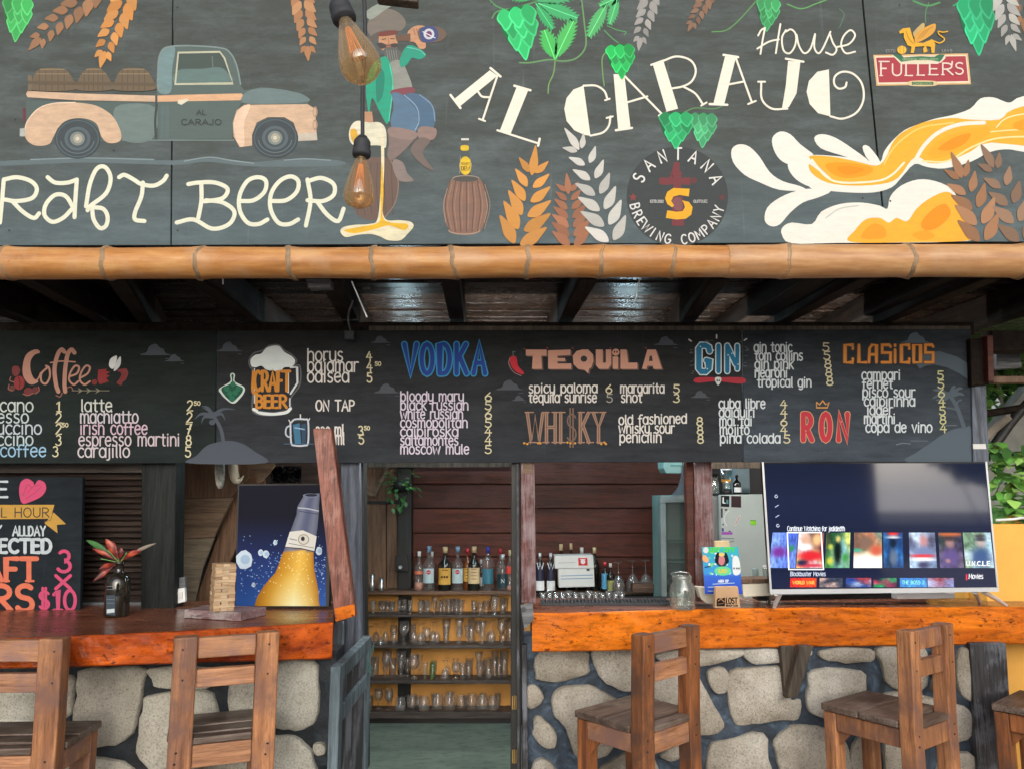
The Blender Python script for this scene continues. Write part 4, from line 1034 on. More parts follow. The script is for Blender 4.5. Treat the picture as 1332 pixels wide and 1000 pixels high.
def arctext(s, r, a0, a1, h, c, sw, inward=False, yo=0):
    n = len(s)
    for i, ch in enumerate(s):
        if ch == ' ': continue
        a = R(a0 + (a1 - a0) * i / (n - 1)); gw, st = GL[ch]
        for k, pl in enumerate(st):
            q = []
            for u, v in pl:
                X = (u - gw / 2) * h * .95; V = v * h
                if not inward: rr_ = r + V; q.append((cx0 + rr_ * math.sin(a) + X * math.cos(a), cy0 + yo - rr_ * math.cos(a) + X * math.sin(a)))
                else: rr_ = r + h - V; q.append((cx0 + rr_ * math.sin(a) - X * math.cos(a), cy0 + yo - rr_ * math.cos(a) - X * math.sin(a)))
            A_.lev = LV + k % 3 + 1; A_.stroke(q, sw, c, smooth=False, keep=True)
LV = A_.lev
arctext('SANTANA', 48, -64, 66, 15, (226, 226, 224), 2.2)
arctext('BREWING COMPANY', 50.5, 257, 107, 12, (222, 222, 222), 1.8, True)
A_.build('brewery_emblem', M['paint'], mural)
# --- pub shield with the winged beast
A_ = Art(YM)
A_.fill([(1136, 72), (1259, 70), (1263, 110), (1140, 112)], (222, 182, 130)); A_.fill([(1138, 74), (1257, 72), (1261, 108), (1142, 110)], (232, 222, 200)); A_.fill([(1139.5, 75.5), (1256, 73.5), (1259.5, 106), (1143, 108)], (172, 62, 74))
A_.fill([(1160, 72), (1172, 74), (1184, 78), (1198, 79), (1214, 77), (1228, 71), (1230, 76), (1224, 82), (1206, 84), (1190, 84), (1172, 84), (1166, 78)], (226, 214, 190)); A_.fill([(1161, 71.5), (1172, 71.5), (1176, 76), (1198, 79), (1212, 76), (1222, 71), (1229, 71.5), (1225, 78), (1222, 81), (1200, 76), (1198, 76), (1172, 81), (1168, 77)], (52, 112, 84)); A_.fill([(1170, 78), (1184, 74.5), (1198, 73.5), (1212, 74.5), (1223, 77), (1222, 80.5), (1198, 77.5), (1172, 81)], (60, 118, 88))
text(A_, 'GRIFFIN BREWERY', 1174, 79, 2.6, 46, .6, (150, 176, 130))
A_.fill([(1184, 106), (1216, 106), (1216, 112), (1184, 112)], (222, 196, 150), True); A_.fill([(1186, 107), (1214, 107), (1214, 111), (1186, 111)], (62, 112, 84)); text(A_, 'CHISWICK', 1188, 110.5, 2.6, 24, .6, (150, 170, 120))
for ch, x_, y_, h_, w_ in (('F', 1145, 99, 18, 9), ('U', 1160, 99, 15, 13), ('L', 1177.5, 99, 15, 9), ('L', 1193, 98.5, 15, 9), ('E', 1208, 98, 15, 12), ('R', 1225, 98, 15, 14), ("'", 1237.5, 98, 17, 2), ('S', 1242, 97.5, 15, 11)):
    text(A_, ch, x_, y_, h_, w_, 1.9, (238, 214, 206))
    if ch in 'FLRE': A_.stroke([(x_ - 1, y_), (x_ + 3, y_)], 1.3, (238, 214, 206), False)
A_.stroke([(1143, 81), (1156, 81)], 1.8, (238, 214, 206), False)
text(A_, 'ESTD', 1152, 69, 3.5, 12, .7, (140, 142, 136)); text(A_, '1845', 1224, 69, 3.5, 14, .7, (140, 142, 136))
go = (226, 172, 50); gd = (180, 126, 48)
A_.fill([(1193, 54), (1187, 46), (1190, 40), (1200, 31), (1202, 36), (1196, 46)], (196, 168, 110), True)
A_.fill([(1169, 42), (1174, 38), (1183, 37), (1185, 44), (1189, 56), (1200, 57), (1212, 52), (1216, 58), (1215, 70), (1211, 70), (1210, 62), (1204, 61), (1206, 68), (1201, 70), (1200, 65), (1202, 61), (1190, 62), (1188, 70), (1184, 70), (1185, 62), (1180, 60), (1175, 50), (1175, 44), (1170, 45)], go)
A_.fill([(1189, 54), (1192, 44), (1204, 36), (1216, 32), (1215, 42), (1206, 50), (1194, 56)], (216, 160, 70), True)
for k in range(3): A_.stroke([(1193 + 3 * k, 52 - k), (1201 + 4 * k, 42 - 2 * k), (1213, 36)], .8, gd)
A_.stroke([(1213, 54), (1222, 57), (1228, 52), (1221, 46), (1220, 42), (1226, 43), (1232, 42)], 1.6, go); A_.ell(1172.5, 66, 6, 5.5, (238, 186, 60)); A_.stroke([(1170, 61.5), (1170, 71)], .8, gd); A_.stroke([(1175, 61.5), (1175, 71)], .8, gd); A_.stroke([(1178, 42), (1182, 52), (1188, 58)], .9, gd)
A_.build('pub_emblem', M['paint'], mural)
# --- the splash of beer and the foam
A_ = Art(YM); fo = (234, 234, 226); sh = (198, 200, 192)
for q in ([(951.8, 194.7), (961.7, 188.1), (974.9, 191.4), (988.1, 204.6), (1001.3, 224.4), (1017.8, 236.0), (1040.9, 242.6), (1047.5, 248.2), (1014.5, 247.5), (988.1, 237.6), (968.3, 227.7), (953.5, 211.2)], [(1004.6, 179.9), (1014.5, 171.6), (1027.7, 174.9), (1040.9, 188.1), (1060.7, 204.6), (1047.5, 212.9), (1027.7, 214.5), (1014.5, 207.9), (1006.3, 194.7)], [(1026.1, 211.2), (1047.5, 204.6), (1060.7, 211.2), (1060.7, 242.6), (1040.9, 237.6), (1027.7, 224.4)], [(1059.1, 179.9), (1069.0, 174.9), (1087.1, 179.9), (1110.2, 194.7), (1130.0, 209.9), (1116.8, 209.2), (1090.4, 201.3), (1067.3, 193.1)], [(1121.8, 192.1), (1130.0, 190.8), (1144.9, 211.2), (1130.0, 209.2)], [(1057.4, 245.9), (1080.5, 249.2), (1064.0, 257.4), (1044.2, 264.0), (1027.7, 277.2), (1014.5, 292.1), (1003.0, 294.7), (994.7, 287.1), (998.0, 270.6), (1014.5, 257.4), (1037.6, 248.2)], [(1054.1, 203.0), (1080.5, 203.0), (1110.2, 206.3), (1130.0, 209.6), (1144.9, 211.2), (1149.8, 198.0), (1159.7, 184.8), (1176.2, 170.0), (1196.0, 161.7), (1215.8, 155.1), (1238.9, 150.2), (1262.0, 141.9), (1275.2, 128.7), (1291.7, 127.1), (1304.9, 132.0), (1314.8, 133.7), (1332.0, 125.4), (1400.6, 118.8), (1400.6, 204.6), (1332.0, 198.0), (1311.5, 194.7), (1288.4, 198.0), (1262.0, 211.2), (1229.0, 219.5), (1205.9, 217.8), (1189.4, 213.9), (1172.9, 231.0), (1159.7, 244.2), (1136.6, 250.8), (1103.6, 250.8), (1073.9, 248.2), (1054.1, 244.9), (1047.5, 231.0), (1050.8, 214.5)]): A_.fill(q, fo, True, seg=3)
A_.stroke([(1056, 204), (1070, 222), (1090, 236), (1110, 240)], 2.2, sh)
ye = (232, 178, 52); ol = (242, 190, 70); dk = (238, 158, 26)
A_.fill([(1052, 204), (1080, 204), (1112, 210), (1140, 216), (1152, 206), (1160, 188), (1172, 174), (1200, 160), (1236, 154), (1262, 156), (1300, 156), (1320, 142), (1400, 128), (1400, 192), (1290, 186), (1262, 198), (1228, 212), (1206, 212), (1198, 206), (1186, 208), (1168, 232), (1146, 240), (1108, 242), (1076, 238), (1056, 226), (1052, 214), (1064, 222), (1082, 234), (1066, 218)], ye, True, seg=3)
A_.fill([(1074, 214), (1100, 212), (1134, 218), (1128, 228), (1100, 232), (1082, 226)], dk, True); A_.fill([(1090, 217), (1112, 217), (1124, 222), (1104, 228), (1092, 224)], (244, 146, 12), True)
A_.stroke([(1056, 208), (1074, 230), (1096, 238), (1140, 236), (1160, 228), (1176, 212)], 2.6, (244, 234, 208)); A_.stroke([(1150, 214), (1160, 196), (1176, 180), (1200, 166), (1240, 160)], 2, (246, 206, 110)); A_.stroke([(1190, 210), (1202, 190), (1222, 172), (1250, 162), (1280, 160)], 5, (236, 232, 220))
A_.fill([(1206, 202), (1222, 182), (1250, 172), (1280, 166), (1290, 172), (1270, 186), (1240, 200), (1220, 206)], (240, 172, 40), True); A_.fill([(1220, 194), (1240, 180), (1262, 174), (1256, 186), (1236, 196)], (236, 148, 22), True); A_.stroke([(1168, 196), (1184, 178), (1210, 166)], 3.5, (240, 178, 46))
A_.stroke([(1200, 210), (1232, 210), (1264, 192), (1300, 180), (1360, 178)], 2.2, (248, 226, 160)); A_.stroke([(1296, 166), (1306, 156), (1324, 150), (1360, 146)], 1.6, (250, 232, 180)); A_.stroke([(1288, 172), (1312, 170), (1350, 168)], 1.6, (250, 226, 160)); A_.fill([(1320, 160), (1360, 150), (1360, 166), (1326, 170)], (240, 160, 30), True)
A_.fill([(1017, 306), (1018, 296), (1030, 290), (1056, 292), (1068, 276), (1092, 266), (1120, 264), (1144, 268), (1154, 272), (1158, 256), (1172, 242), (1194, 234), (1216, 236), (1238, 246), (1246, 262), (1260, 300), (1258, 314), (1090, 316.5), (1030, 317)], fo, True, seg=3)
A_.fill([(1106, 315), (1112, 300), (1126, 286), (1144, 284), (1156, 290), (1166, 284), (1180, 288), (1192, 272), (1210, 258), (1232, 250), (1246, 262), (1260, 290), (1266, 312), (1180, 315.5)], (244, 178, 52), True)
A_.fill([(1120, 310), (1134, 292), (1150, 296), (1150, 310)], (244, 158, 34), True); A_.fill([(1198, 290), (1214, 272), (1230, 266), (1236, 280), (1220, 296), (1204, 300)], (242, 148, 20), True); A_.fill([(1186, 306), (1204, 300), (1216, 308), (1200, 313)], (246, 164, 36), True); A_.stroke([(1074, 284), (1092, 272), (1116, 268)], 1.6, sh)
A_.build('painted_beer_splash', M['paint'], mural)
ear([(1244, 216), (1256, 245), (1270, 278), (1278, 318)], 5, 36, 17, (160, 116, 84), (168, 124, 92))
ear([(1284, 204), (1302, 238), (1316, 272), (1330, 318)], 5, 33, 17, (140, 112, 92), (150, 120, 98))
# ------------------------------------------------------------ the drinks menu board
menu = thing('menu_board', 'long dark drinks menu board hanging under the joists with coffee, vodka and gin lists', 'sign', (0, YB, 2.0))
def nboard(q, m_):
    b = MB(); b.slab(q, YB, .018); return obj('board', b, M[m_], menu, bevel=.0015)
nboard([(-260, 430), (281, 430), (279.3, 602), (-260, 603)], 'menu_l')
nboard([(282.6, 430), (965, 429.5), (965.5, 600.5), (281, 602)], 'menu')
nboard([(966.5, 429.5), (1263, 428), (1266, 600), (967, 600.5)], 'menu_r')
LW_ = (222, 214, 208); PR = (214, 206, 170)
def lines(rows, x, y0, dy, h, wfn, c=LW_, sw=1.75, dx=0):
    for i, s in enumerate(rows):
        if s: text(A_, s, x + dx * i, y0 + dy * i, h, wfn(s), sw, c(i) if callable(c) else c, jit=.5)
# coffee
A_ = Art(YB)
pk = (186, 136, 118)
A_.fill([(16, 478), (20, 476), (26, 480), (25, 486), (20, 490), (16, 486)], (112, 48, 48), True); A_.ell(25, 498, 7, 9, (140, 46, 46)); A_.stroke([(24, 490), (26, 498), (25, 506)], 1.2, (84, 28, 30)); A_.ell(37, 509, 6, 5, (110, 44, 44)); A_.ell(16, 505, 4, 4, (96, 52, 50)); A_.ell(46, 507, 4, 4, (100, 44, 44)); A_.ell(22, 482, 4, 6, (120, 50, 50))
for q in ([(12, 500), (11, 506), (16, 508)], [(14, 490), (13, 495), (18, 497)], [(30, 512), (36, 514), (44, 511)], [(46, 512), (51, 508), (50, 503)], [(73, 514), (78, 516), (81, 511)], [(86, 505), (92, 503), (95, 507)]): A_.stroke(q, 1.2, (150, 96, 84))
A_.fill([(52, 459), (49, 455), (42, 456), (34, 462), (30, 474), (30, 488), (36, 498), (43, 500), (50, 496), (44, 492), (40, 482), (40, 470), (45, 462)], pk, True)
A_.stroke([(44, 498), (50, 492), (53, 485)], 1.6, pk)
A_.stroke([(62, 478), (54, 486), (54, 496), (60, 499), (65, 490), (64, 479), (60, 476)], 2.6, pk)
A_.stroke([(84, 458), (80, 455), (75, 462), (71, 480), (73, 500), (76, 509)], 5.4, pk); A_.stroke([(97, 459), (93, 455), (88, 462), (85, 480), (84, 500), (85, 509)], 5.4, pk); A_.stroke([(66, 472), (80, 470), (98, 471)], 1.8, pk)
A_.stroke([(90, 490), (100, 486), (103, 478), (98, 476), (92, 484), (90, 494), (96, 500), (102, 496)], 2.5, pk); A_.stroke([(104, 492), (114, 486), (117, 478), (112, 476), (106, 484), (104, 494), (110, 500), (117, 496)], 2.5, pk)
A_.fill([(128, 481), (139, 480), (138, 483), (144, 484), (138, 487), (143, 489), (138, 492), (142, 496), (136, 498), (130, 500), (127, 494)], (140, 42, 44)); A_.ell(123, 497, 3.5, 3.5, (120, 40, 42)); A_.fill([(152, 482), (158, 480), (165, 480), (166, 488), (160, 496), (158, 501), (152, 498), (156, 492), (158, 486)], (120, 44, 46), True); A_.stroke([(160, 483), (166, 484), (164, 492), (160, 496)], 1.4, (130, 60, 58))
A_.fill([(142, 476), (144, 467), (152, 463), (151, 472), (147, 480)], (226, 228, 228), True); A_.fill([(148, 482), (152, 470), (157, 464), (157, 474), (152, 481)], (210, 214, 216), True)
A_.stroke([(94, 508), (118, 508), (142, 508)], 1, (122, 118, 100))
for x_ in (105, 116, 128): A_.fill([(x_ - 4, 504), (x_ + 3, 508), (x_ - 4, 512), (x_ - 1, 508)], (128, 124, 104))
A_.build('coffee_heading', M['paint'], menu)
A_ = Art(YB)
cc1 = lambda i: [(196, 206, 202), (190, 204, 206), (190, 200, 210), (186, 202, 206), (150, 190, 220)][i]
wf = lambda s: text_w(s) * 15.5
for i, (s, xe) in enumerate((('americano', 43), ('expresso', 37), ('capuccino', 54), ('mocaccino', 43), ('ice coffee', 60))):
    w_ = wf(s); text(A_, s, xe - w_, 535 + i * 14.6, 12, w_, 1.9, cc1(i))
for i, s in enumerate('12233'): text(A_, s, 73 - (i > 3) * 4 + (i == 0) * 1, 535 + 14.6 * i, 13, None, 1.6, PR, gap=0)
text(A_, '50', 81, 526 + 29, 5, 8, 1.2, PR); 
cc2 = lambda i: [(206, 210, 204), (206, 200, 208), (206, 180, 196), (204, 190, 198), (206, 198, 204)][i]
for i, (s, x_, w_) in enumerate((('latte', 106, 40), ('machiatto', 105, 75), ('irish coffee', 105, 87), ('espresso martini', 103, 131), ('carajillo', 102, 67))): text(A_, s, x_, 535 + i * 14.8, 12, w_, 1.9, cc2(i))
for i, s in enumerate('22785'): text(A_, s, 244 - i * .6, 534 + 15 * i, 13, None, 1.7, PR, gap=0)
text(A_, '50', 253, 527, 5, 8, 1.2, PR)
A_.build('coffee_list', M['paint'], menu, True)
# silhouettes
A_ = Art(YB); gy = (74, 82, 94)
A_.fill([(246, 602), (256, 592), (268, 580), (282, 575), (300, 573), (316, 577), (330, 586), (345, 602)], gy, True)
A_.stroke([(291, 576), (288, 560), (283, 549), (277, 540)], 4.6, gy); A_.ell(276, 549, 4, 3.5, gy)
for q in ([(277, 540), (270, 530), (262, 528)], [(277, 540), (262, 538), (253, 545)], [(278, 541), (266, 542), (262, 550)], [(277, 540), (290, 532), (306, 532)], [(277, 540), (288, 538), (293, 546)], [(276, 540), (272, 534), (264, 530)]): A_.stroke(q, 5.5, gy, taper=lambda t: 1.1 - t)
A_.fill([(1180, 600), (1192, 588), (1210, 576), (1224, 566), (1240, 558), (1255, 556), (1263, 557), (1266, 600)], (84, 98, 110), True)
A_.fill([(1179, 600.5), (1266, 600), (1264, 590), (1195, 590)], (84, 98, 110))
A_.fill([(1192, 474), (1200, 460), (1222, 457), (1244, 464), (1258, 472), (1260, 494), (1248, 486), (1232, 478), (1214, 474), (1204, 476), (1196, 480)], (78, 92, 104))
A_.stroke([(1254, 556), (1248, 538), (1242, 524), (1234, 512)], 5, (80, 94, 106)); A_.stroke([(1244, 528), (1246, 522), (1250, 520)], 2, (80, 94, 106)); A_.stroke([(1248, 534), (1238, 531), (1231, 530)], 2, (80, 94, 106))
for q in ([(1236, 514), (1240, 504), (1243, 503)], [(1236, 514), (1246, 506), (1252, 505)], [(1236, 514), (1248, 512), (1254, 514)], [(1234, 514), (1222, 508), (1214, 507)], [(1234, 514), (1222, 514), (1213, 518)], [(1234, 514), (1226, 520), (1217, 520)]): A_.stroke(q, 6, (80, 94, 106), taper=lambda t: 1.1 - t * .8)
A_.stroke([(1166, 578), (1174, 576), (1184, 577)], 1.2, (110, 122, 132)); A_.stroke([(1185, 573), (1206, 573)], 1, (100, 112, 122)); A_.stroke([(1230, 553), (1244, 553)], 1, (100, 112, 122))
def cloud(x, y, w_, c=(72, 78, 86)):
    A_ = Art(YB)
    A_.fill([(x - w_ / 2, y), (x - w_ * .3, y - w_ * .1), (x - w_ * .2, y - w_ * .3), (x + w_ * .02, y - w_ * .38), (x + w_ * .15, y - w_ * .26), (x + w_ * .28, y - w_ * .2), (x + w_ * .36, y - w_ * .06), (x + w_ / 2, y)], c, True)
    A_.stroke([(x + w_ * .35, y + w_ * .12), (x + w_ * .5, y + w_ * .12)], .9, c)
    A_.build('painted_cloud', M['paint'], menu)
for a in ((202, 462, 38), (227, 470, 24), (298, 457, 32), (495, 446, 24), (503, 511, 32), (663, 507, 34), (675, 521, 18), (866, 449, 30), (911, 517, 24)): cloud(*a)
cloud(1191, 446, 36, (84, 98, 110))
A_.build('painted_silhouettes', M['paint'], menu)
# craft beer
A_ = Art(YB)
A_.stroke([(287, 506), (301, 497), (301, 488), (304, 488), (304, 497), (316, 504), (316, 510), (310, 518), (303, 523), (293, 516), (288, 510)], 3.2, (206, 220, 214), closed=True)
A_.fill([(288, 505), (301, 498), (301, 488), (304, 488), (304, 498), (315, 504), (315, 510), (309, 517), (302, 522), (293, 515)], (24, 84, 62), True)
for (x_, y_) in ((295, 506), (303, 500), (310, 506), (299, 512), (306, 511), (302, 518)): A_.ell(x_, y_, 3.6, 4, (34, 112, 84)); A_.stroke(arc(x_, y_, 3.6, 4, 20, 160), .8, (14, 60, 48))
A_.stroke([(326, 478), (324, 470), (330, 460), (342, 456), (350, 450), (362, 449), (370, 456), (380, 462), (386, 470), (380, 478), (390, 476), (390, 500), (378, 518), (378, 532), (366, 538), (350, 540), (334, 538), (328, 530), (330, 500), (328, 480)], 2.0, (92, 96, 100), closed=True)
A_.fill([(327, 476), (326, 468), (332, 462), (340, 460), (348, 452), (362, 450), (370, 458), (380, 464), (384, 470), (380, 477), (370, 478), (366, 482), (360, 484), (356, 482), (350, 482), (345, 480), (340, 476), (332, 478)], (226, 236, 236), True)
A_.stroke([(378, 478), (386.5, 478), (387, 498), (378, 512)], 2.4, (218, 224, 226), False); A_.stroke([(375, 486), (375, 510)], 2, (214, 220, 222)); A_.stroke([(331, 480), (331, 500), (331, 524)], 1.6, (200, 204, 206)); A_.stroke([(377, 518), (377, 528)], 1.8, (200, 204, 206))
A_.stroke([(330, 532), (340, 537), (356, 538), (372, 536), (378, 531)], 4, (226, 232, 232)); A_.stroke([(336, 534), (356, 536), (372, 533)], 1, (90, 96, 100))
org = (206, 136, 48)
text(A_, 'CRAFT', 331, 508, 25, 46, 4.0, org); text(A_, 'BEER', 333, 530, 16, 40, 3.4, org); A_.stroke([(330, 484), (329, 508), (334, 512)], 4, org)
A_.build('beer_mug_heading', M['paint'], menu)
A_ = Art(YB); lw = (222, 218, 214)
for i, (s, w_) in enumerate((('horus', 46), ('bajamar', 66), ('odisea', 54))): text(A_, s, 400, 470 + 13.6 * i, 12.5, w_, 1.9, lw)
for i, s in enumerate('445'): text(A_, s, 477 + (i > 0) * .5, 470 + 13.6 * i, 12, None, 1.7, PR, gap=0)
text(A_, '50', 488, 476, 5, 7.5, 1.2, PR)
text(A_, 'ON TAP', 411, 534, 13.5, 50, 2, lw)
text(A_, '330 ml', 411, 567, 12, 36, 1.9, lw); text(A_, '500 ml', 411, 577.5, 12, 37, 1.9, lw)
text(A_, '3', 466, 566, 12, None, 1.7, PR, gap=0); text(A_, '50', 474, 559, 5, 7, 1.2, PR); text(A_, '5', 467, 577, 12, None, 1.7, PR, gap=0)
A_.stroke([(378, 550), (379, 575), (384, 579), (396, 579), (401, 575), (401, 548), (396, 545), (384, 545), (379, 549)], 2.2, (200, 208, 220)); A_.fill([(381, 552), (390, 550), (392, 577), (384, 577)], (60, 116, 150)); A_.fill([(392, 552), (399, 550), (398, 576), (393, 577)], (44, 70, 96)); A_.stroke([(378, 553), (373, 556), (372, 564), (376, 568), (379, 566)], 2, (190, 200, 214)); A_.stroke([(391, 539), (391, 543)], 1.6, lw); A_.stroke([(376, 546), (378, 549)], 1.4, lw); A_.stroke([(402, 546), (403, 544)], 1.4, lw); A_.stroke([(370, 577), (408, 577)], .9, (80, 110, 140)); A_.stroke([(384, 556), (396, 558)], 1.6, (150, 180, 210))
A_.build('small_mug', M['paint'], menu, True)
# vodka
A_ = Art(YB); cy = (50, 146, 196); bl = (26, 62, 148)
for ch, x_, w_ in (('V', 526, 16), ('O', 548, 15), ('D', 571, 15), ('K', 593, 14), ('A', 616, 15)): dtext(A_, ch, x_, 486, 38, w_, 5.6, bl, cy, 1.6)
A_.build('vodka_heading', M['paint'], menu)
A_ = Art(YB); vl = (214, 204, 222)
for i, (s, w_) in enumerate((('bloody mary', 82), ('black russian', 88), ('white russian', 81), ('cosmopolitan', 87), ('caipiroska', 75), ('saltamontes', 75), ('moscow mule', 89))):
    text(A_, s, 521, 521.5 + 11.4 * i, 9.6, w_, 1.75, vl)
for i, s in enumerate('6565445'): text(A_, s, 631, 521 + 11.4 * i, 10.5, 8.5, 1.5, PR)
A_.build('vodka_list', M['paint'], menu, True)
# tequila
A_ = Art(YB); tq = (212, 158, 136)
A_.fill([(663, 466), (668, 463), (672, 466), (674, 476), (681, 484), (680, 487), (672, 484), (665, 476)], (198, 40, 56), True); A_.stroke([(663, 466), (662, 474), (668, 484), (678, 489)], 1, (150, 120, 120)); A_.stroke([(668, 463), (667, 458), (670, 458)], 1.6, (80, 96, 92))
bx = lambda q, c=tq: A_.fill(q, c, keep=False)
def blk(polys, dx=2, dy=1.5):
    for q in polys: A_.fill([(x + dx, y + dy) for x, y in q], (104, 78, 74))
    for q in polys: A_.fill(q, tq)
blk([[(684, 455), (711, 455), (711, 463), (704, 463), (705, 480), (692, 480), (693, 463), (684, 463)]])
blk([[(713, 456), (742, 455), (742, 462), (725, 463), (725, 466), (735, 466), (735, 470), (725, 470), (725, 473), (743, 473), (743, 480), (713, 480)]])
blk([[(757, 455), (765, 455), (771, 461), (772, 470), (769, 478), (766, 480), (765, 486), (760, 481), (752, 480), (746, 474), (745, 463), (750, 457)]]); A_.ell(759.5, 467, 4.2, 4, (46, 46, 48))
blk([[(775, 455), (784, 455), (784, 472), (788, 472), (788, 455), (795, 455), (795, 474), (791, 480), (779, 480), (775, 475)]]); blk([[(797, 464), (804, 464), (804, 480), (797, 480)]]); A_.ell(801, 458.5, 4.8, 4.6, tq); A_.ell(799.3, 458, 1, 1.3, (60, 40, 40)); A_.ell(802.6, 458, 1, 1.3, (60, 40, 40))
blk([[(807, 455), (815, 455), (817, 472), (829, 472), (829, 480), (807, 480)]]); blk([[(842, 455), (853, 455), (861, 480), (850, 480), (849, 476), (842, 476), (841, 480), (835, 480)]]); A_.fill([(845, 463), (848, 463), (849, 470), (844, 470)], (60, 48, 48))
for x_, y_ in ((682, 454), (712, 453), (745, 453), (794, 453), (840, 453)): A_.ell(x_, y_, .9, .9, (180, 50, 50))
A_.build('tequila_heading', M['paint'], menu)
A_ = Art(YB)
text(A_, 'spicy paloma', 688, 511, 9.5, 89, 1.8, lw, top=-.5); text(A_, 'tequila sunrise', 688, 523, 9.5, 88, 1.8, lw); text(A_, 'margarita', 807, 511, 9.5, 57, 1.8, lw); text(A_, 'shot', 808, 523, 9.5, 27, 1.8, lw)
text(A_, '6', 788, 511, 10.5, 8, 1.5, PR); text(A_, '5', 789, 523, 10.5, 8, 1.5, (150, 150, 140)); text(A_, '5', 876, 511, 10.5, 8, 1.5, PR); text(A_, '3', 876, 523, 10.5, 8, 1.5, PR)
text(A_, 'old fashioned', 805, 552, 9.5, 88, 1.8, lw, top=-2); text(A_, 'whisky sour', 805, 563, 9.5, 72, 1.8, lw); text(A_, 'penicilin', 806, 575, 10, 54, 1.8, lw)
for i in range(3): text(A_, '8', 906 + i * .5, 553 + 11.5 * i, 10.5, 8, 1.6, PR)
A_.build('tequila_and_whisky_list', M['paint'], menu, True)
A_ = Art(YB); wk = (158, 124, 104)
for ch, x_, w_ in (('W', 686, 20), ('H', 710, 13), ('I', 728, 3), ('$', 737, 13), ('K', 754, 12), ('Y', 772, 13)):
    text(A_, ch, x_, 575, 38, w_, 1.6 if ch == '$' else 4.4, wk); text(A_, ch, x_, 575, 38, w_, .7, (84, 64, 54))
for x0, x1, y_ in ((683, 694, 536), (706, 714, 536), (718, 726, 536), (727, 735, 536), (752, 760, 536), (764, 771, 536), (770, 778, 536), (780, 788, 536), (706, 714, 575), (718, 726, 575), (727, 735, 575), (752, 760, 575), (763, 772, 575), (776, 783, 575), (688, 698, 575)): A_.stroke([(x0, y_), (x1, y_)], 1.6, wk, False)
for x_ in (682, 686, 700, 703, 738, 742, 748, 782, 786, 788): A_.ell(x_, 575 + (x_ % 3), 1.6, 1.4, (206, 150, 70))
A_.build('whisky_heading', M['paint'], menu)
# gin
A_ = Art(YB); gb = (24, 118, 160); gw = (206, 224, 230)
for w_, c in ((9.6, gw), (6.6, gb)):
    l0 = A_.lev
    A_.stroke([(923, 457), (922, 452), (918, 449.5), (912, 449.5), (909, 453), (909, 480), (912, 483.5), (918, 483.5), (922, 480), (922, 469), (919, 469)], w_, c, False)
    A_.stroke([(934.5, 450), (934.5, 483)], w_ - 1, c, False); A_.stroke([(946, 450), (946, 483)], w_ - 1, c, False); A_.stroke([(947, 452), (957, 474)], w_ - 1, c, False); A_.stroke([(959, 450), (959, 480)], w_ - 1.5, c, False)
for k in range(26):
    a = random.uniform(-.4, .4); x_ = random.choice((random.uniform(896, 903), random.uniform(966, 972), random.uniform(900, 966))); y_ = random.uniform(450, 486) if x_ < 904 or x_ > 965 else random.uniform(443, 446)
    A_.stroke([(x_, y_), (x_ + 3, y_ + a)], .7, (96, 104, 108), False)
for x_, y_ in ((911, 451), (928, 456), (920, 480), (947, 462), (960, 474), (938, 479), (962, 452), (952, 460)): A_.ell(x_, y_, .9, .9, gw)
A_.stroke([(932, 436), (932, 440)], 1.8, lw); A_.stroke([(896, 442), (899, 444)], 1.8, lw); A_.stroke([(968, 443), (971, 441)], 1.8, lw)
A_.fill([(902, 495), (908, 491), (932, 491), (964, 491), (970, 496), (962, 499), (932, 496), (908, 498)], (170, 44, 60), True); A_.fill([(931, 491), (937, 491), (938, 495), (934, 501), (930, 495)], (206, 214, 212), True); A_.ell(933, 495, 1.2, 1.2, (70, 80, 80)); A_.ell(935.5, 495, 1, 1.2, (70, 80, 80))
A_.build('gin_heading', M['paint'], menu)
A_ = Art(YB); gl = (212, 222, 228)
for i, (s, x_, w_) in enumerate((('gin tonic', 981, 49), ('tom collins', 982, 62), ('gin pink', 982, 50), ('negroni', 982, 42), ('tropical gin', 985, 70))): text(A_, s, x_, 458 + 11 * i + (i == 4), 9.5, w_, 1.8, gl)
for i, s in enumerate('55888'): text(A_, s, 1070 + i * 1.2, 457 + 11 * i, 10.4, 8.6, 1.6, PR)
for i, (s, w_) in enumerate((('cuba libre', 60), ('daiquiri', 46), ('mai tai', 42), ('mojito', 38), ('piña colada', 78))): text(A_, s, 935 + i * .4, 531 + 11.2 * i, 9.6, w_, 1.8, gl)
for i, s in enumerate('44645'): text(A_, s, 1015 + (i == 4) * 4, 531 + 11.2 * i, 10.4, 8.5, 1.6, PR)
A_.build('gin_and_rum_list', M['paint'], menu, True)
# ron
A_ = Art(YB); rd = (192, 48, 66); rt = (206, 160, 120)
for ch, x_, w_ in (('R', 1044, 12), ('O', 1068, 12), ('N', 1090, 13)): dtext(A_, ch, x_, 572, 34, w_, 6.2, rd, rt, 1.0)
A_.stroke([(1062, 523), (1062, 530), (1076, 530), (1078, 523), (1074, 526), (1070, 521), (1066, 526), (1062, 523)], 1.5, (206, 150, 84), False)
for x_, y_ in ((1073, 556), (1048, 560), (1094, 548)): A_.ell(x_, y_, .9, .9, rt)
A_.build('ron_heading', M['paint'], menu)
A_ = Art(YB); oc_ = (218, 142, 60)
for ch, x_, w_ in (('C', 1098, 12), ('L', 1116, 11), ('A', 1129, 12), ('S', 1146, 13), ('I', 1163, 2), ('C', 1171, 12), ('O', 1187, 11), ('S', 1202, 12)):
    text(A_, ch, x_, 471.5, 22.5, w_, 4.8, (112, 72, 40), font=SQ); text(A_, ch, x_, 471.5, 22.5, w_, 3.2, oc_, font=SQ)
A_.build('clasicos_heading', M['paint'], menu)
A_ = Art(YB)
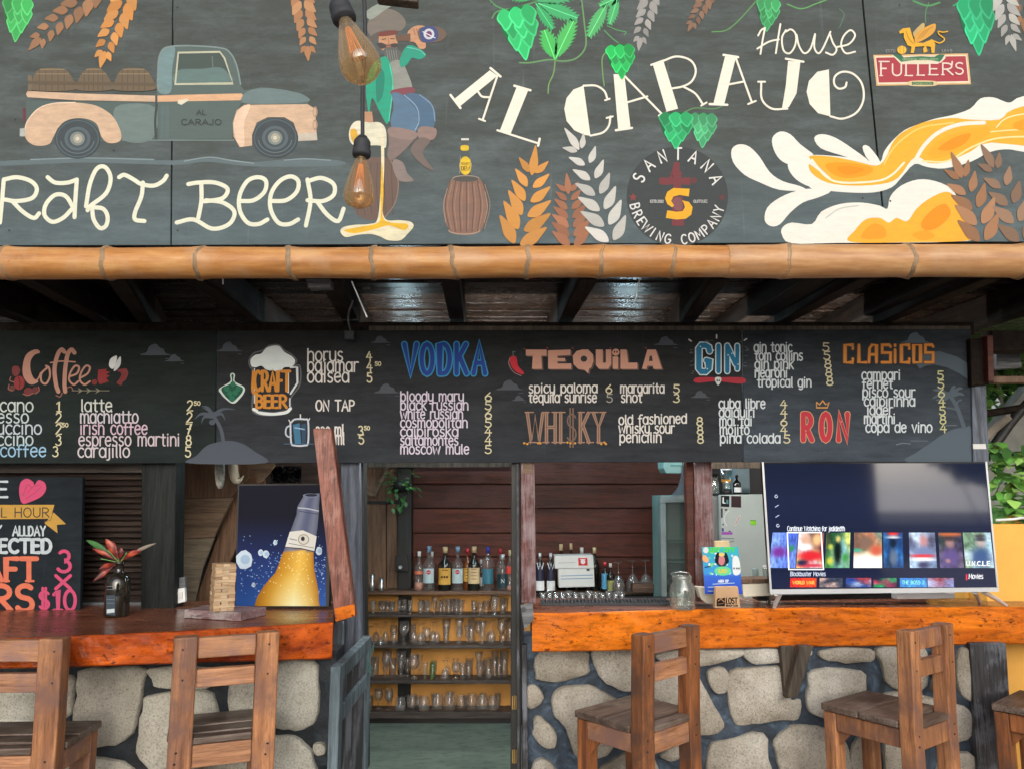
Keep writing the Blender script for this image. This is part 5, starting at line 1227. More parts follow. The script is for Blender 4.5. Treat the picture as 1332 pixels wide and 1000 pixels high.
for i, (s, x_, w_) in enumerate((('campari', 1121, 50), ('fernet', 1122, 39), ('pisco sour', 1122, 68), ('caipirinha', 1124, 66), ('jager', 1127, 34), ('martini', 1124, 40), ('copa de vino', 1126, 86))): text(A_, s, x_, 494 + 11.3 * i, 9.8, w_, 1.85, gl)
for i, s in enumerate('5564584'): text(A_, s, 1219 + i * .6, 493.5 + 11.5 * i, 10.6, 8.2, 1.6, (200, 200, 150))
A_.build('clasicos_list', M['paint'], menu, True)

# ------------------------------------------------------------ posts in front of and behind the counters
def post(name, label, quad, Y, depth, mat, cat='post', bevel=.004):
    b = MB(); b.slab(quad, Y, depth)
    c = sum(b.v[:4], Vector()) / 4
    lowest = min(v.z for v in b.v)
    o = obj(name, b, mat, None, bevel=bevel, origin=(c.x, Y, lowest)); return tag(o, label, cat)
post('post', 'broad blackish green post between the louvred shutter and the wood partition', [(184, 590), (229, 590), (226, 796), (183, 797)], 3.40, .1, M['darkpost'])
post('post', 'weathered blue grey post at the left side of the doorway', [(443, 590), (467, 590), (472, 1004), (447, 1004)], 3.39, .12, M['greypost'])
post('post', 'thin black door jamb right behind the weathered blue grey post', [(466.5, 590), (473, 590), (477, 1003), (471.5, 1003)], 3.44, .08, M['blackpost'])
jamb = thing('door_jamb', 'black jamb with two brass hinges at the right side of the doorway', 'door jamb', tuple(P(671, 1003, 3.40)))
b = MB(); b.slab([(665, 590), (676.5, 590), (678, 1003), (664, 1003)], 3.40, .1); obj('upright', b, M['blackpost'], jamb, bevel=.003)
b = MB(); b.slab([(672, 601), (674.5, 601), (676, 1000), (672.5, 1000)], 3.385, .014); obj('stop_bead', b, M['doorpanel'], jamb)
for y0 in (905, 975):
    b = MB(); b.slab([(666, y0), (672, y0), (672, y0 + 17), (666, y0 + 17)], 3.394, .005); h = obj('hinge', b, M['brass'], jamb)
    b = MB(); c = P(669.5, y0 + 8, 3.388); b.tube([(c.x, c.y, c.z - .028), (c.x, c.y, c.z + .028)], .006, 8); obj('hinge_pin', b, M['brass'], h)
post('post', 'worn red post with a raw wood patch at its top, beside the doorway', [(677.5, 590), (695, 590), (697.5, 784), (678, 784)], 3.38, .07, M['redpost'])
b = MB(); b.slab([(680, 601), (692, 601), (692.5, 615), (680, 615)], 3.377, .003); tag(obj('wood_patch', b, M['tanply'], None), 'pale square of bare wood let into the top of the worn red post', 'wood patch')
post('post', 'wide red post with white paint swirls standing on the right counter', [(903, 590), (926, 590), (930, 782), (905, 782)], 3.46, .08, M['redpost'])
post('post', 'narrow dark red board beside the wide swirled red post', [(892, 590), (902.2, 590), (904.5, 782), (895, 782)], 3.47, .05, M['redplank'])
pr = post('post', 'speckled grey post at the right end of the menu board', [(1264, 498), (1283, 498), (1287, 605), (1266, 605)], 3.35, .08, M['greypost'])
b = MB(); b.slab([(1265.5, 577), (1282, 577), (1283, 583.5), (1266, 583.5)], 3.347, .003); s_ = obj('paper_label', b, M['card'], None); tag(s_, 'small white paper label on the speckled grey post', 'label')
post('post', 'dark post under the right counter between stone and yellow wall', [(1263, 836), (1309, 836), (1320, 1010), (1272, 1010)], 3.40, .12, M['doorpanel'])
post('post', 'thin purple brown upright under the left end of the right counter', [(679, 838), (685, 838), (687, 1004), (679, 1004)], 3.40, .06, M['doorpanel'])
# black wedge on the end of the counter beside the red post
t = thing('steel_bracket', 'grey galvanised bracket under the worn red post at the counter end', 'bracket', tuple(P(683, 815, 3.2)))
b = MB(); b.slab([(677, 787), (693, 784), (694, 806), (682, 818)], 3.2, .012); obj('plate', b, M['greybatten'], t)
b = MB(); b.tube([P(681, 792, 3.19), P(681, 792, 3.21)], .01, 10); obj('bolt', b, M['black'], t)

# beams at the right end
t = thing('timber_end_frame', 'dark timber end frame right of the menu board, open to the garden', 'timber frame', tuple(P(1280, 500, 3.34)))
for q, Y, d, m_ in (([(1262, 440), (1285, 440), (1287, 500), (1264, 502)], 3.33, .06, 'joist'), ([(1284, 436), (1292, 436), (1294, 496), (1286, 496)], 3.30, .1, 'redplank'), ([(1290, 430), (1560, 428), (1560, 456), (1292, 457)], 3.36, .08, 'joist'),
                    ([(1291, 489), (1560, 487), (1560, 496), (1292, 498)], 3.36, .05, 'brownply'), ([(1296, 460), (1327, 458), (1330, 478), (1295, 480)], 3.5, .05, 'greybatten')):
    b = MB(); b.slab(q, Y, d); obj('beam', b, M[m_], t, bevel=.004)
# ------------------------------------------------------------ the two live-edge counters
ZC = 1.11
def counter(label, top, bot, yback, mats, zb=None):
    """top / bot: the pixels of the upper and lower front edge; the top lies at height ZC"""
    def interp(tab, x):
        for (a, b), (c, d) in zip(tab, tab[1:]):
            if x <= c: return b + (d - b) * (x - a) / (c - a)
        return tab[-1][1]
    x0, x1 = top[0][0], top[-1][0]; n = 90
    t = thing('bar_counter', label, 'bar counter', tuple(P((x0 + x1) / 2, interp(top, (x0 + x1) / 2), YZ(interp(top, (x0 + x1) / 2), ZC))))
    rows = []
    for i in range(n + 1):
        px = x0 + (x1 - x0) * i / n
        pt, pb = interp(top, px), interp(bot, px)
        Y = YZ(pt, ZC); A = P(px, pt, Y); zlow = ZY(pb, Y)
        w = noise.noise(Vector((px * .03, 0, 0))) * .008 + noise.noise(Vector((px * .13, 4, 0))) * .006
        w2 = noise.noise(Vector((px * .05, 9, 0))) * .008
        h = ZC - zlow
        yb_ = yback if not callable(yback) else yback(A.x)
        xb_ = P(px, pt, yb_).x
        rows.append([(xb_, yb_, ZC), (A.x, Y + .012 + w, ZC), (A.x, Y + .004 + w, ZC - .002), (A.x, Y + w, ZC - .008), (A.x, Y + w2 * .6, ZC - h * .35), (A.x, Y - w2 * .6, ZC - h * .7), (A.x, Y + w, zlow + .006), (A.x, Y + .008 + w, zlow), (xb_, yb_, zlow)])
    m = len(rows[0]); vs = [p for r in rows for p in r]
    b = MB()
    for k in range(m - 1):
        b2 = [(i * m + k, (i + 1) * m + k, (i + 1) * m + k + 1, i * m + k + 1) for i in range(n)]
        if k == 0: b.add(vs, b2, 1, False)
        else:
            for f in b2: b.f.append(list(f)); b.m.append(0 if 0 < k < 7 else 1); b.sm.append(False)
    b.f.append(list(range(m))); b.m.append(0); b.sm.append(False)
    b.f.append(list(reversed(range(n * m, n * m + m)))); b.m.append(0); b.sm.append(False)
    for i in range(n): b.f.append([i * m, i * m + m - 1, (i + 1) * m + m - 1, (i + 1) * m]); b.m.append(1); b.sm.append(False)
    obj('slab', b, mats, t)
    return t
ctr_r = counter('right bar counter, thick live edge slab with bright orange front, under the television',
    [(692, 797), (735, 797), (800, 795), (870, 793), (950, 791), (1060, 790), (1160, 790), (1260, 789), (1560, 788)],
    [(692, 848), (760, 847), (900, 844), (1060, 841), (1200, 839), (1560, 835)], 3.72, [M['orangeedge'], M['countertop']])
ctr_l = counter('left bar counter, thick live edge slab varnished dark orange, behind the two left stools',
    [(-260, 846), (0, 831), (120, 826), (230, 821), (330, 815), (433, 809)],
    [(-260, 875), (0, 870), (85, 868), (230, 863), (433, 857)], 3.62, [M['darkorange'], M['countertop']])
# brackets under the counters
def bracket(label, vq, dq, Y):
    t = thing('counter_bracket', label, 'bracket', tuple(P(vq[2][0], vq[2][1], Y)))
    b = MB(); b.slab(vq, Y, .06); obj('upright', b, M['brackwood'], t, bevel=.003)
    b = MB(); b.slab(dq, Y - .05, .05); obj('brace', b, M['brackwood'], t, bevel=.003)
    return t
bracket('grey wooden v shaped bracket under the middle of the right counter', [(1015, 840), (1034, 840), (1028, 908), (1022, 908)], [(1040, 840), (1058, 840), (1038, 906), (1024, 908)], 3.38)
t = bracket('short brown bracket with a yellow cap seen through the back of the second stool', [(288, 880), (303, 880), (301, 924), (291, 924)], [(303, 885), (313, 882), (311, 920), (304, 922)], 3.27)
b = MB(); c = P(296, 896, 3.26); b.tube([c, c + Vector((0, -.02, 0))], .016, 14); obj('cap', b, M['ochre'], t)
bracket('brown diagonal bracket behind the back of the fourth stool', [(1222, 838), (1230, 838), (1229, 880), (1223, 880)], [(1230, 838), (1242, 838), (1226, 905), (1217, 900)], 3.38)

# ------------------------------------------------------------ stone walls
def stones(wall, polys, Y, side):
    for q in polys:
        q = catmull(q, True, 3); n = len(q)
        c3 = [P(x, y, Y) for x, y in q]
        cen = sum(c3, Vector()) / n
        c3 = [p + (p - cen).normalized() * (.010 + .005 * noise.noise(p * 40)) for p in c3]
        b = MB(); rings = []
        for f, d in ((1.01, .02), (1.0, -.010), (.985, -.019), (.93, -.024), (.45, -.027)):
            rings.append([cen + (p - cen) * f + Vector((0, d + .010 * noise.noise(p * 9 + Vector((0, f * 3, 0))), 0)) + (Vector((noise.noise(p * 30), 0, noise.noise(p * 30 + Vector((5, 5, 5))))) * .006 if f > .9 else Vector()) for p in c3])
        vs = [p for r in rings for p in r] + [cen + Vector((0, -.028, 0))]
        fs = [(i * n + k, i * n + (k + 1) % n, (i + 1) * n + (k + 1) % n, (i + 1) * n + k) for i in range(len(rings) - 1) for k in range(n)]
        fs += [((len(rings) - 1) * n + k, (len(rings) - 1) * n + (k + 1) % n, len(vs) - 1) for k in range(n)]
        b.add(vs, fs, 0, True)
        obj('stone', b, M['stone' if side > 0 else 'stone_lifted'], wall, origin=tuple(cen))
def zz(z, ox, oy): return lambda q: [(ox + x / z, oy + y / z) for x, y in q]
z3, z4, z5 = zz(6.25, 670, 840), zz(6.25, 870, 840), zz(4.897, 1060, 830)
YS = 3.44
def mortar(wall, x0, x1, Y, mat, z1=1.0):
    nx, nz = int((x1 - x0) / .03), 40
    vs = [(x0 + (x1 - x0) * i / nx, Y + .014 * noise.noise(Vector((i * .35, j * .35, Y))) + .008 * noise.noise(Vector((i * .9, j * .9, 3))), z1 * j / nz) for j in range(nz + 1) for i in range(nx + 1)]
    fs = [(j * (nx + 1) + i, j * (nx + 1) + i + 1, (j + 1) * (nx + 1) + i + 1, (j + 1) * (nx + 1) + i) for j in range(nz) for i in range(nx)]
    b = MB(); b.add(vs, fs, 0, True); b.box((x0, Y + .02, 0), (x1, Y + .14, z1))
    obj('mortar', b, mat, wall)
wr = thing('stone_wall', 'pale stone wall with blue painted joints under the right counter', 'stone wall', (1.0, YS, 0))
mortar(wr, XY(682, 900, YS), XY(1272, 900, YS), YS, M['mortar'], .985)
low = []
for k in range(7): 
    x = 720 + 85 * k + random.uniform(-8, 8); w = random.uniform(30, 36)
    low.append([(x - w, 1062), (x - w * .5, 1048), (x + w * .6, 1050), (x + w, 1070), (x + w * .8, 1100), (x, 1112), (x - w * .9, 1098)])
stones(wr, [z3(q) for q in (
    [(205, 40), (400, 30), (570, 40), (585, 130), (560, 215), (335, 270), (205, 250), (178, 215)],
    [(640, 40), (820, 30), (990, 40), (1010, 180), (945, 335), (830, 325), (720, 255), (660, 150)],
    [(310, 470), (325, 400), (400, 345), (560, 325), (660, 355), (760, 410), (870, 470), (940, 560), (920, 700), (860, 740), (800, 780), (700, 830), (560, 900), (490, 860), (445, 700), (405, 620), (335, 560)],
    [(100, 345), (150, 325), (210, 410), (130, 480), (100, 430)],
    [(170, 580), (240, 620), (310, 700), (305, 800), (230, 790), (165, 700)],
    [(160, 960), (210, 915), (300, 970), (340, 1080), (160, 1100)],
    [(690, 1000), (780, 940), (880, 890), (1000, 880), (1120, 930), (1130, 1150), (700, 1160)],
    [(660, 870), (700, 810), (780, 810), (700, 880)])]
    + [z4(q) for q in (
    [(-90, 60), (100, 25), (580, 28), (570, 70), (470, 100), (320, 135), (100, 125), (-60, 110)],
    [(612, 60), (640, 28), (1100, 28), (1110, 80), (910, 110), (720, 130), (645, 100)],
    [(330, 205), (440, 190), (460, 260), (450, 340), (375, 355), (340, 300)],
    [(515, 200), (700, 185), (935, 178), (960, 300), (975, 425), (1045, 430), (1030, 575), (900, 580), (720, 600), (590, 630), (540, 600), (500, 500), (480, 330)],
    [(-150, 240), (0, 215), (200, 215), (300, 400), (430, 610), (380, 680), (250, 700), (60, 640), (-140, 560)],
    [(330, 830), (480, 760), (750, 715), (785, 900), (820, 1120), (500, 1160), (330, 1120)],
    [(-60, 880), (30, 830), (160, 800), (80, 890), (0, 910)],
    [(865, 760), (960, 670), (1080, 645), (1250, 680), (1400, 760), (1450, 900), (1440, 1120), (1000, 1140), (890, 920)],
    [(1165, 200), (1540, 210), (1570, 330), (1560, 460), (1500, 560), (1330, 570), (1180, 535), (1130, 450), (1140, 320)])]
    + [z5(q) for q in (
    [(42, 72), (190, 64), (335, 68), (355, 110), (330, 135), (190, 140), (55, 122)],
    [(395, 70), (590, 60), (690, 80), (690, 290), (560, 308), (465, 285), (430, 180)],
    [(910, 90), (960, 78), (1020, 100), (1048, 200), (1052, 350), (1020, 392), (950, 360), (900, 240)],
    [(425, 372), (600, 352), (830, 415), (960, 450), (975, 600), (850, 650), (660, 625), (470, 600)],
    [(240, 690), (330, 640), (360, 760), (400, 1000), (240, 1000)],
    [(440, 660), (560, 650), (630, 740), (620, 880), (470, 880)],
    [(790, 790), (960, 735), (1050, 833), (1060, 1000), (780, 1000)],
    [(1028, 560), (1060, 640), (1050, 720), (1020, 700)])] + low, YS, 1)
z1_, z2_ = zz(6.25, 60, 840), zz(6.25, 250, 840)
YL = 3.13
wl = thing('stone_wall', 'shaded pale stone wall with black painted joints under the left counter', 'stone wall', (-1.5, YL, 0))
mortar(wl, -3.4, XY(436, 900, YL), YL, M['mortar_d'], .985)
low = []
for k in range(8):
    x = -150 + 78 * k + random.uniform(-8, 8); w = random.uniform(28, 33)
    low.append([(x - w, 1062), (x - w * .5, 1048), (x + w * .6, 1050), (x + w, 1070), (x + w * .8, 1100), (x, 1112), (x - w * .9, 1098)])
stones(wl, [z1_(q) for q in (
    [(290, 210), (500, 185), (795, 190), (780, 330), (735, 530), (715, 650), (640, 745), (520, 785), (232, 785), (245, 640), (280, 400)],
    [(-400, 260), (-100, 240), (205, 250), (212, 400), (198, 545), (60, 565), (-200, 560), (-420, 540)],
    [(865, 180), (1250, 175), (1350, 200), (1330, 310), (1250, 325), (950, 320), (890, 260)],
    [(840, 415), (1100, 385), (1350, 395), (1380, 700), (1290, 950), (900, 1000), (860, 960), (765, 840), (790, 640), (820, 480)],
    [(200, 905), (400, 905), (620, 940), (730, 1010), (740, 1150), (200, 1150)],
    [(-420, 620), (-100, 610), (60, 700), (130, 900), (140, 1100), (-420, 1100)],
    [(-1000, 300), (-500, 280), (-480, 560), (-960, 600)], [(-1000, 680), (-500, 640), (-480, 1060), (-1000, 1060)])]
    + [z2_(q) for q in (
    [(330, 310), (450, 190), (700, 130), (975, 130), (1012, 300), (1008, 520), (970, 620), (840, 662), (680, 635), (400, 600), (330, 500)],
    [(600, 760), (700, 735), (810, 742), (905, 800), (972, 900), (1000, 1150), (600, 1150)],
    [(40, 1050), (80, 980), (300, 920), (480, 960), (520, 1150), (60, 1150)], [(1015, 800), (1060, 800), (1080, 850), (1020, 850)])] + low, YL, -1)

# ------------------------------------------------------------ counter flap standing up and the half door
t = thing('counter_flap', 'reddish varnished plank standing upright at the end of the left counter', 'counter flap', tuple(P(450, 806, 3.02)))
b = MB()
f = [P(436, 809, 3.02), P(462, 801, 3.05), P(431, 557, 3.05), P(407, 557, 3.02)]
k_ = [p + Vector((0, .05, 0)) for p in f]
b.hexa(f + k_); obj('plank', b, M['flap'], t, bevel=.004)
b = MB(); q = [P(436.5, 808, 3.014), P(462, 800.5, 3.044), P(461, 785, 3.044), P(435, 791, 3.014)]
b.hexa(q + [p + Vector((0, .004, 0)) for p in q]); obj('end_grain', b, M['orangeedge'], t)
b = MB(); b.slab([(434, 811), (446, 808), (446, 838), (428, 872)], 3.30, .03); o = obj('board', b, M['doorwood'], None, bevel=.003); tag(o, 'short blue grey board closing the end of the left counter', 'board')

X_D = XY(476, 823, 3.30)
t = thing('half_door', 'low blue grey stable door swung open towards the viewer between the counters', 'door', (X_D, 3.34, 0))
yN, yF = 2.745, 3.33
def dbox(x0, x1, y0, y1, z0, z1, m_, nm):
    b = MB(); b.box((X_D + x0, y0, z0), (X_D + x1, y1, z1)); return obj(nm, b, M[m_], t, bevel=.004)
dbox(-.018, .018, yN, yN + .055, .08, 1.01, 'doorwood', 'stile'); dbox(-.018, .018, yF - .055, yF, .08, 1.01, 'doorwood', 'stile')
dbox(-.017, .017, yN + .056, yF - .056, .955, 1.008, 'doorwood', 'rail'); dbox(-.017, .017, yN + .056, yF - .056, .815, .87, 'doorwood', 'rail'); dbox(-.017, .017, yN + .056, yF - .056, .08, .15, 'doorwood', 'rail')
for k in range(4):
    y0 = yN + .057 + k * (yF - yN - .113) / 4
    dbox(-.008, .006 + random.uniform(-.002, .002), y0, y0 + (yF - yN - .113) / 4 - .003, .151, .814, 'doorpanel', 'board')
    dbox(-.008, .006, y0, y0 + (yF - yN - .113) / 4 - .003, .871, .954, 'doorpanel', 'board')
b = MB()
for k in range(3):
    p0 = Vector((X_D + .025, yF - .05 - .006 * k, .99 - .012 * k)); b.tube([p0 + Vector((.012 * math.cos(a * .7), .02 * math.sin(a * .7), -.012 * a)) for a in range(10)], .0022, 6)
tag(obj('rope', b, plain('turquoise_rope', (.07, .16, .15), .9), None), 'small tangle of turquoise rope hanging on the half door', 'rope')

# ------------------------------------------------------------ bar stools
def make_stool(label, loc, rz, W=.30, D=.31, wood_='stool', rail='stoolh', H=1.10, SZ=.76, pw=.066, planks=2, bd=.058):
    t = thing('bar_stool', label, 'bar stool', (loc[0], loc[1], 0), R(rz), 'wooden bar stools along the counters')
    w = M[wood_]; rl = M[rail]
    def bx_(nm, a, b_, mt, lean=0.0):
        m = MB(); x0, y0, z0 = a; x1, y1, z1 = b_
        q = [(x0, y0, z0), (x1, y0, z0), (x1, y0 - lean, z1), (x0, y0 - lean, z1), (x0, y1, z0), (x1, y1, z0), (x1, y1 - lean, z1), (x0, y1 - lean, z1)]
        m.hexa([Vector(p) for p in q]); return obj(nm, m, mt, t, local=True, bevel=.004)
    # back posts
    for x in (0, W - pw):
        m = MB(); q = []
        for z, l in ((0, 0), (SZ, 0), (H, .012)): q += [(x, -l, z), (x + pw, -l, z), (x + pw, bd - l, z), (x, bd - l, z)]
        m.add(q, [(3, 2, 1, 0), (8, 9, 10, 11)] + [(a + k, a + (k + 1) % 4, a + 4 + (k + 1) % 4, a + 4 + k) for a in (0, 4) for k in range(4)]); obj('back_post', m, w, t, local=True, bevel=.005)
    for x in (0.004, W - pw + .002): bx_('leg', (x, D - .05, 0), (x + pw - .006, D, SZ - .004), w)
    bx_('top_rail', (pw + .001, .004, H - .075), (W - pw - .001, .036, H - .006), rl, .0); bx_('back_rail', (pw + .001, .006, H - .172), (W - pw - .001, .036, H - .112), rl)
    bx_('apron', (pw + .001, .006, SZ - .075), (W - pw - .001, .032, SZ - .003), rl); bx_('apron', (pw, D - .034, SZ - .07), (W - pw, D - .008, SZ - .004), rl)
    for x in (.006, W - .034): bx_('apron', (x, bd + .001, SZ - .07), (x + .028, D - .051, SZ - .004), rl)
    n = planks; d0 = bd + .002; d1 = D + .006
    for k in range(n):
        a = d0 + (d1 - d0) * k / n; c = d0 + (d1 - d0) * (k + 1) / n - .003
        bx_('seat_board', (-.006, a, SZ), (W + .006, c, SZ + .024 + .002 * (k % 2)), M['seat'])
    bx_('seat_board', (pw + .002, .0, SZ), (W - pw - .002, .044, SZ + .023), M['seat'])
    for z in (.22, .42):
        None
        bx_('stretcher', (.012, bd + .001, z), (.034, D - .052, z + .045), w); bx_('stretcher', (W - .034, bd + .001, z), (W - .012, D - .052, z + .045), w)
    bx_('stretcher', (pw, D - .034, .25), (W - pw, D - .012, .295), w)
    for x, y, ux, uy in ((pw + .001, D - .02, .05, 0), (.02, D - .052, 0, -.05)):
        m = MB(); m.poly([(x, y, SZ - .071), (x + ux, y + uy, SZ - .071), (x, y, SZ - .125)], (0.0 if ux else .012, .012 if ux else 0, 0)); obj('corner_block', m, w, t, local=True)
    for x in (.028, W - .028):
        for z in (H - .04, H - .14, SZ - .02, SZ - .055, SZ - .2):
            m = MB(); m.tube([(x + random.uniform(-.008, .008), -.0015 - (.012 * (z - SZ) / (H - SZ) if z > SZ else 0), z), (x + random.uniform(-.004, .004), .004, z)], .0036, 6); obj('nail', m, M['black'], t, local=True)
    return t
make_stool('honey brown stool by the left half of the right counter, turned three quarters', (P(833, 900, 2.86).x, 2.82), 42, .345, .32, 'stoolred', 'stoolh', H=1.10)
make_stool('worn brown stool in front of the television, with a split seat board', (P(1183, 900, 2.89).x, 2.87), 36, .32, .36, 'stool', 'stool', H=1.105, pw=.064)
make_stool('pale honey stool seen from behind, below the wooden block tower', (-1.146, 2.70), 21, .344, .30, 'stool', 'stoolh', H=1.114, pw=.076, planks=3)
make_stool('stool cut off by the left edge, in front of the chalkboard', (-1.838, 2.61), 3, .362, .30, 'stool', 'stoolh', H=1.125, pw=.078, planks=3)
L5 = P(1291, 914, YZ(914, .785))
th = R(40)
make_stool('stool cut off by the right edge, in front of the yellow wall', (L5.x + .33 * math.sin(th), L5.y - .33 * math.cos(th)), 40, .31, .33, 'stoolred', 'stoolred', H=1.10)

# ------------------------------------------------------------ television
YT = 3.325
tv = thing('television', 'large switched on flat television on the right counter below the menu board', 'television', tuple(P(1150, 790, YT)))
b = MB(); b.slab([(992, 601), (1283.5, 600), (1299, 768.5), (1002.5, 772)], YT, .035); obj('housing', b, M['blackgloss'], tv, bevel=.003)
b = MB(); b.slab([(1030, 640), (1250, 640), (1262, 755), (1036, 757)], YT + .036, .05); obj('rear_bulge', b, M['black'], tv, bevel=.006)
b = MB(); b.slab([(1001.5, 766), (1299, 763.5), (1299.5, 769), (1002, 772.5)], YT - .006, .005); obj('lower_trim', b, M['silver'], tv)
b = MB(); b.slab([(991, 600.5), (993.4, 600.5), (1004, 766), (1001.5, 766)], YT - .004, .0035); obj('side_trim', b, M['silver'], tv)
b = MB(); b.slab([(1281.8, 600), (1284, 600), (1299, 763), (1296.8, 763)], YT - .004, .0035); obj('side_trim', b, M['silver'], tv)
for (xa, ya, xb, yb, dy) in ((1014, 773, 1007, 790, -.06), (1009, 772, 1000, 782, .10), (1280, 770, 1309, 787, -.05), (1268, 770, 1274, 783, .10)):
    a = P(xa, ya - 1, YT + .015); Yb = YT + .015 + dy; c = P(xb, yb, YZ(yb, ZC + .004))
    b = MB(); b.tube([a, a * .4 + c * .6 + Vector((0, 0, .002)), c], [.011, .009, .007], 10); obj('foot', b, M['silver'], tv)
S_ = Art(YT, base=.0007)
def mixc(a, b_, t): return tuple(u * (1 - t) + v * t for u, v in zip(a, b_))
S_.grid([(994, 602.5), (1281.5, 602), (1296.5, 763), (1004, 765)], 24, 16, lambda u, v: mixc(mixc((22, 27, 44), (28, 34, 60), v), (36, 46, 78), max(0, .5 - abs(v - .3)) * .8))
def thumb(x0, x1, y0, y1, fn, nx=8, ny=10): S_.grid([(x0, y0), (x1, y0), (x1 + (x1 - 1140) * .035, y1), (x0 + (x0 - 1140) * .035, y1)], nx, ny, fn)
def patch(cols, seed):
    r2 = random.Random(seed); pts = [(r2.random(), r2.random(), cols[i % len(cols)]) for i in range(len(cols) * 3)]
    def f(u, v):
        w = [(1 / (((u - a) ** 2 + (v - b_) ** 2) ** 1.8 + .0008), c) for a, b_, c in pts]; s = sum(x for x, _ in w)
        return tuple(sum(x * c[k] for x, c in w) / s for k in range(3))
    return f
def soft(cols, seed, blobs):
    base = patch(cols, seed)
    def f(u, v):
        c = base(u, v)
        n_ = 1 + .35 * noise.noise(Vector((u * 7, v * 7, seed))) + .25 * noise.noise(Vector((u * 15, v * 15, seed + 5)))
        c = tuple(x * n_ for x in c)
        for bu, bv, ru, rv, bc in blobs:
            d = ((u - bu) / ru) ** 2 + ((v - bv) / rv) ** 2
            c = mixc(c, bc, min(1, math.exp(-d * d * .9)))
        return tuple(min(255, max(0, x)) for x in c)
    return f
sk = (200, 160, 140)
for x0, x1, cols, sd_, bl in (
    (1005, 1024, [(120, 150, 225), (96, 126, 215)], 1, [(.55, .55, .5, .15, (110, 50, 140))]),
    (1024, 1038, [(104, 132, 215), (70, 96, 190)], 2, [(-.2, .55, .6, .16, (110, 50, 150)), (.5, .45, .3, .1, (50, 130, 90))]),
    (1039, 1072, [(230, 232, 240), (150, 40, 50), (60, 30, 50), (230, 200, 120)], 3, [(.3, .2, .2, .18, sk), (.75, .2, .18, .18, (225, 180, 130)), (.3, .42, .28, .1, (235, 238, 244)), (.55, .66, .55, .14, (200, 40, 50)), (.5, .93, .6, .06, (190, 60, 80)), (.2, .85, .2, .08, (40, 40, 70))]),
    (1075, 1106, [(30, 80, 50), (90, 160, 70), (10, 30, 30), (200, 210, 110), (120, 180, 200)], 8, [(.5, .55, .16, .4, (16, 26, 26)), (.5, .18, .1, .1, (200, 190, 110)), (.2, .8, .14, .1, (190, 190, 70)), (.82, .7, .12, .12, (60, 140, 70)), (.2, .4, .1, .08, (180, 190, 80))]),
    (1111, 1147, [(190, 200, 140), (190, 110, 80), (110, 80, 70), (100, 130, 120)], 12, [(.45, .28, .3, .2, (120, 96, 84)), (.5, .85, .9, .28, (240, 240, 234)), (.8, .5, .24, .16, (190, 90, 70)), (.1, .5, .2, .05, (60, 170, 140))]),
    (1149, 1174, [(50, 110, 180), (30, 60, 110), (20, 40, 70)], 14, [(.5, .02, .3, .07, (210, 50, 50)), (.5, .3, .14, .14, (18, 28, 48)), (.5, .7, .2, .24, (90, 106, 130)), (.5, .12, .4, .03, (220, 226, 230))]),
    (1182, 1216, [(190, 210, 230), (100, 120, 160), (150, 180, 210), (70, 66, 90)], 21, [(.55, .25, .16, .2, (180, 130, 135)), (.5, .58, .42, .2, (110, 124, 165)), (.5, .66, .5, .05, (205, 60, 70)), (.5, .76, .5, .05, (230, 230, 236)), (.5, .92, .22, .1, (60, 60, 96))]),
    (1220, 1250, [(56, 52, 78), (100, 90, 110), (50, 62, 62), (84, 78, 120)], 30, [(.5, .05, .6, .05, (190, 100, 60)), (.48, .3, .2, .16, (150, 118, 116)), (.48, .17, .26, .07, (66, 54, 60)), (.5, .72, .36, .28, (90, 76, 130)), (.35, .8, .1, .06, (160, 120, 120))]),
    (1252, 1288, [(150, 186, 215), (120, 150, 120), (190, 210, 225), (90, 120, 100)], 40, [(.62, .26, .17, .2, (176, 160, 158)), (.62, .2, .22, .04, (50, 56, 70)), (.58, .7, .34, .28, (60, 84, 130)), (.6, .1, .2, .06, (60, 60, 70))])):
    thumb(x0, x1, 692, 738, soft(cols, sd_, bl), 16, 22)
text(S_, 'U.N.C.L.E', 1257, 735, 5.5, 30, 1.2, (236, 240, 246))
S_.stroke([(1024, 692), (1068, 692), (1071, 740), (1026, 740), (1024, 692)], 1.6, (240, 244, 250), False)
text(S_, 'Continue Watching for jedidedth', 1024, 690, 4.8, 74, .7, (226, 234, 246)); text(S_, 'Blockbuster Movies', 1028, 748.5, 4.2, 45, .7, (196, 206, 226)); S_.stroke([(1257, 747), (1257, 753)], 2, (220, 50, 70), False); text(S_, 'Movies', 1260, 752, 4.8, 18, .8, (236, 238, 244))
def th2(x0, x1, cols, sd): S_.grid([(x0, 751), (x1, 751), (x1 + (x1 - 1140) * .006, 763), (x0 + (x0 - 1140) * .006, 763)], 16, 7, soft(cols, sd, []))
th2(1028, 1062, [(206, 50, 44), (220, 70, 40)], 1); text(S_, 'WORLD WAR', 1031, 759, 4, 28, .8, (240, 190, 90)); th2(1066, 1096, [(40, 44, 60), (190, 160, 150), (60, 70, 90)], 2); th2(1100, 1133, [(30, 60, 140), (160, 180, 210), (200, 60, 60), (40, 50, 90)], 3); th2(1136, 1166, [(20, 24, 50), (40, 140, 90), (180, 60, 90)], 4); th2(1170, 1205, [(70, 140, 210), (60, 120, 190)], 5); text(S_, 'THE BOSS 2', 1173, 759, 4.4, 29, .8, (130, 220, 220)); th2(1206, 1240, [(120, 130, 180), (140, 60, 70), (170, 180, 220)], 6)
for i, y_ in enumerate((645, 658, 671, 683)): S_.stroke(arc(1009.5 + i * .7, y_, 1.8, 1.8, 0, 300, 6) if i in (0, 3) else [(1007.5 + i * .7, y_ + 1), (1011.5 + i * .7, y_ - 1.5)], 1.1, (170, 180, 200), False)
S_.build('screen', M['screen'], tv)
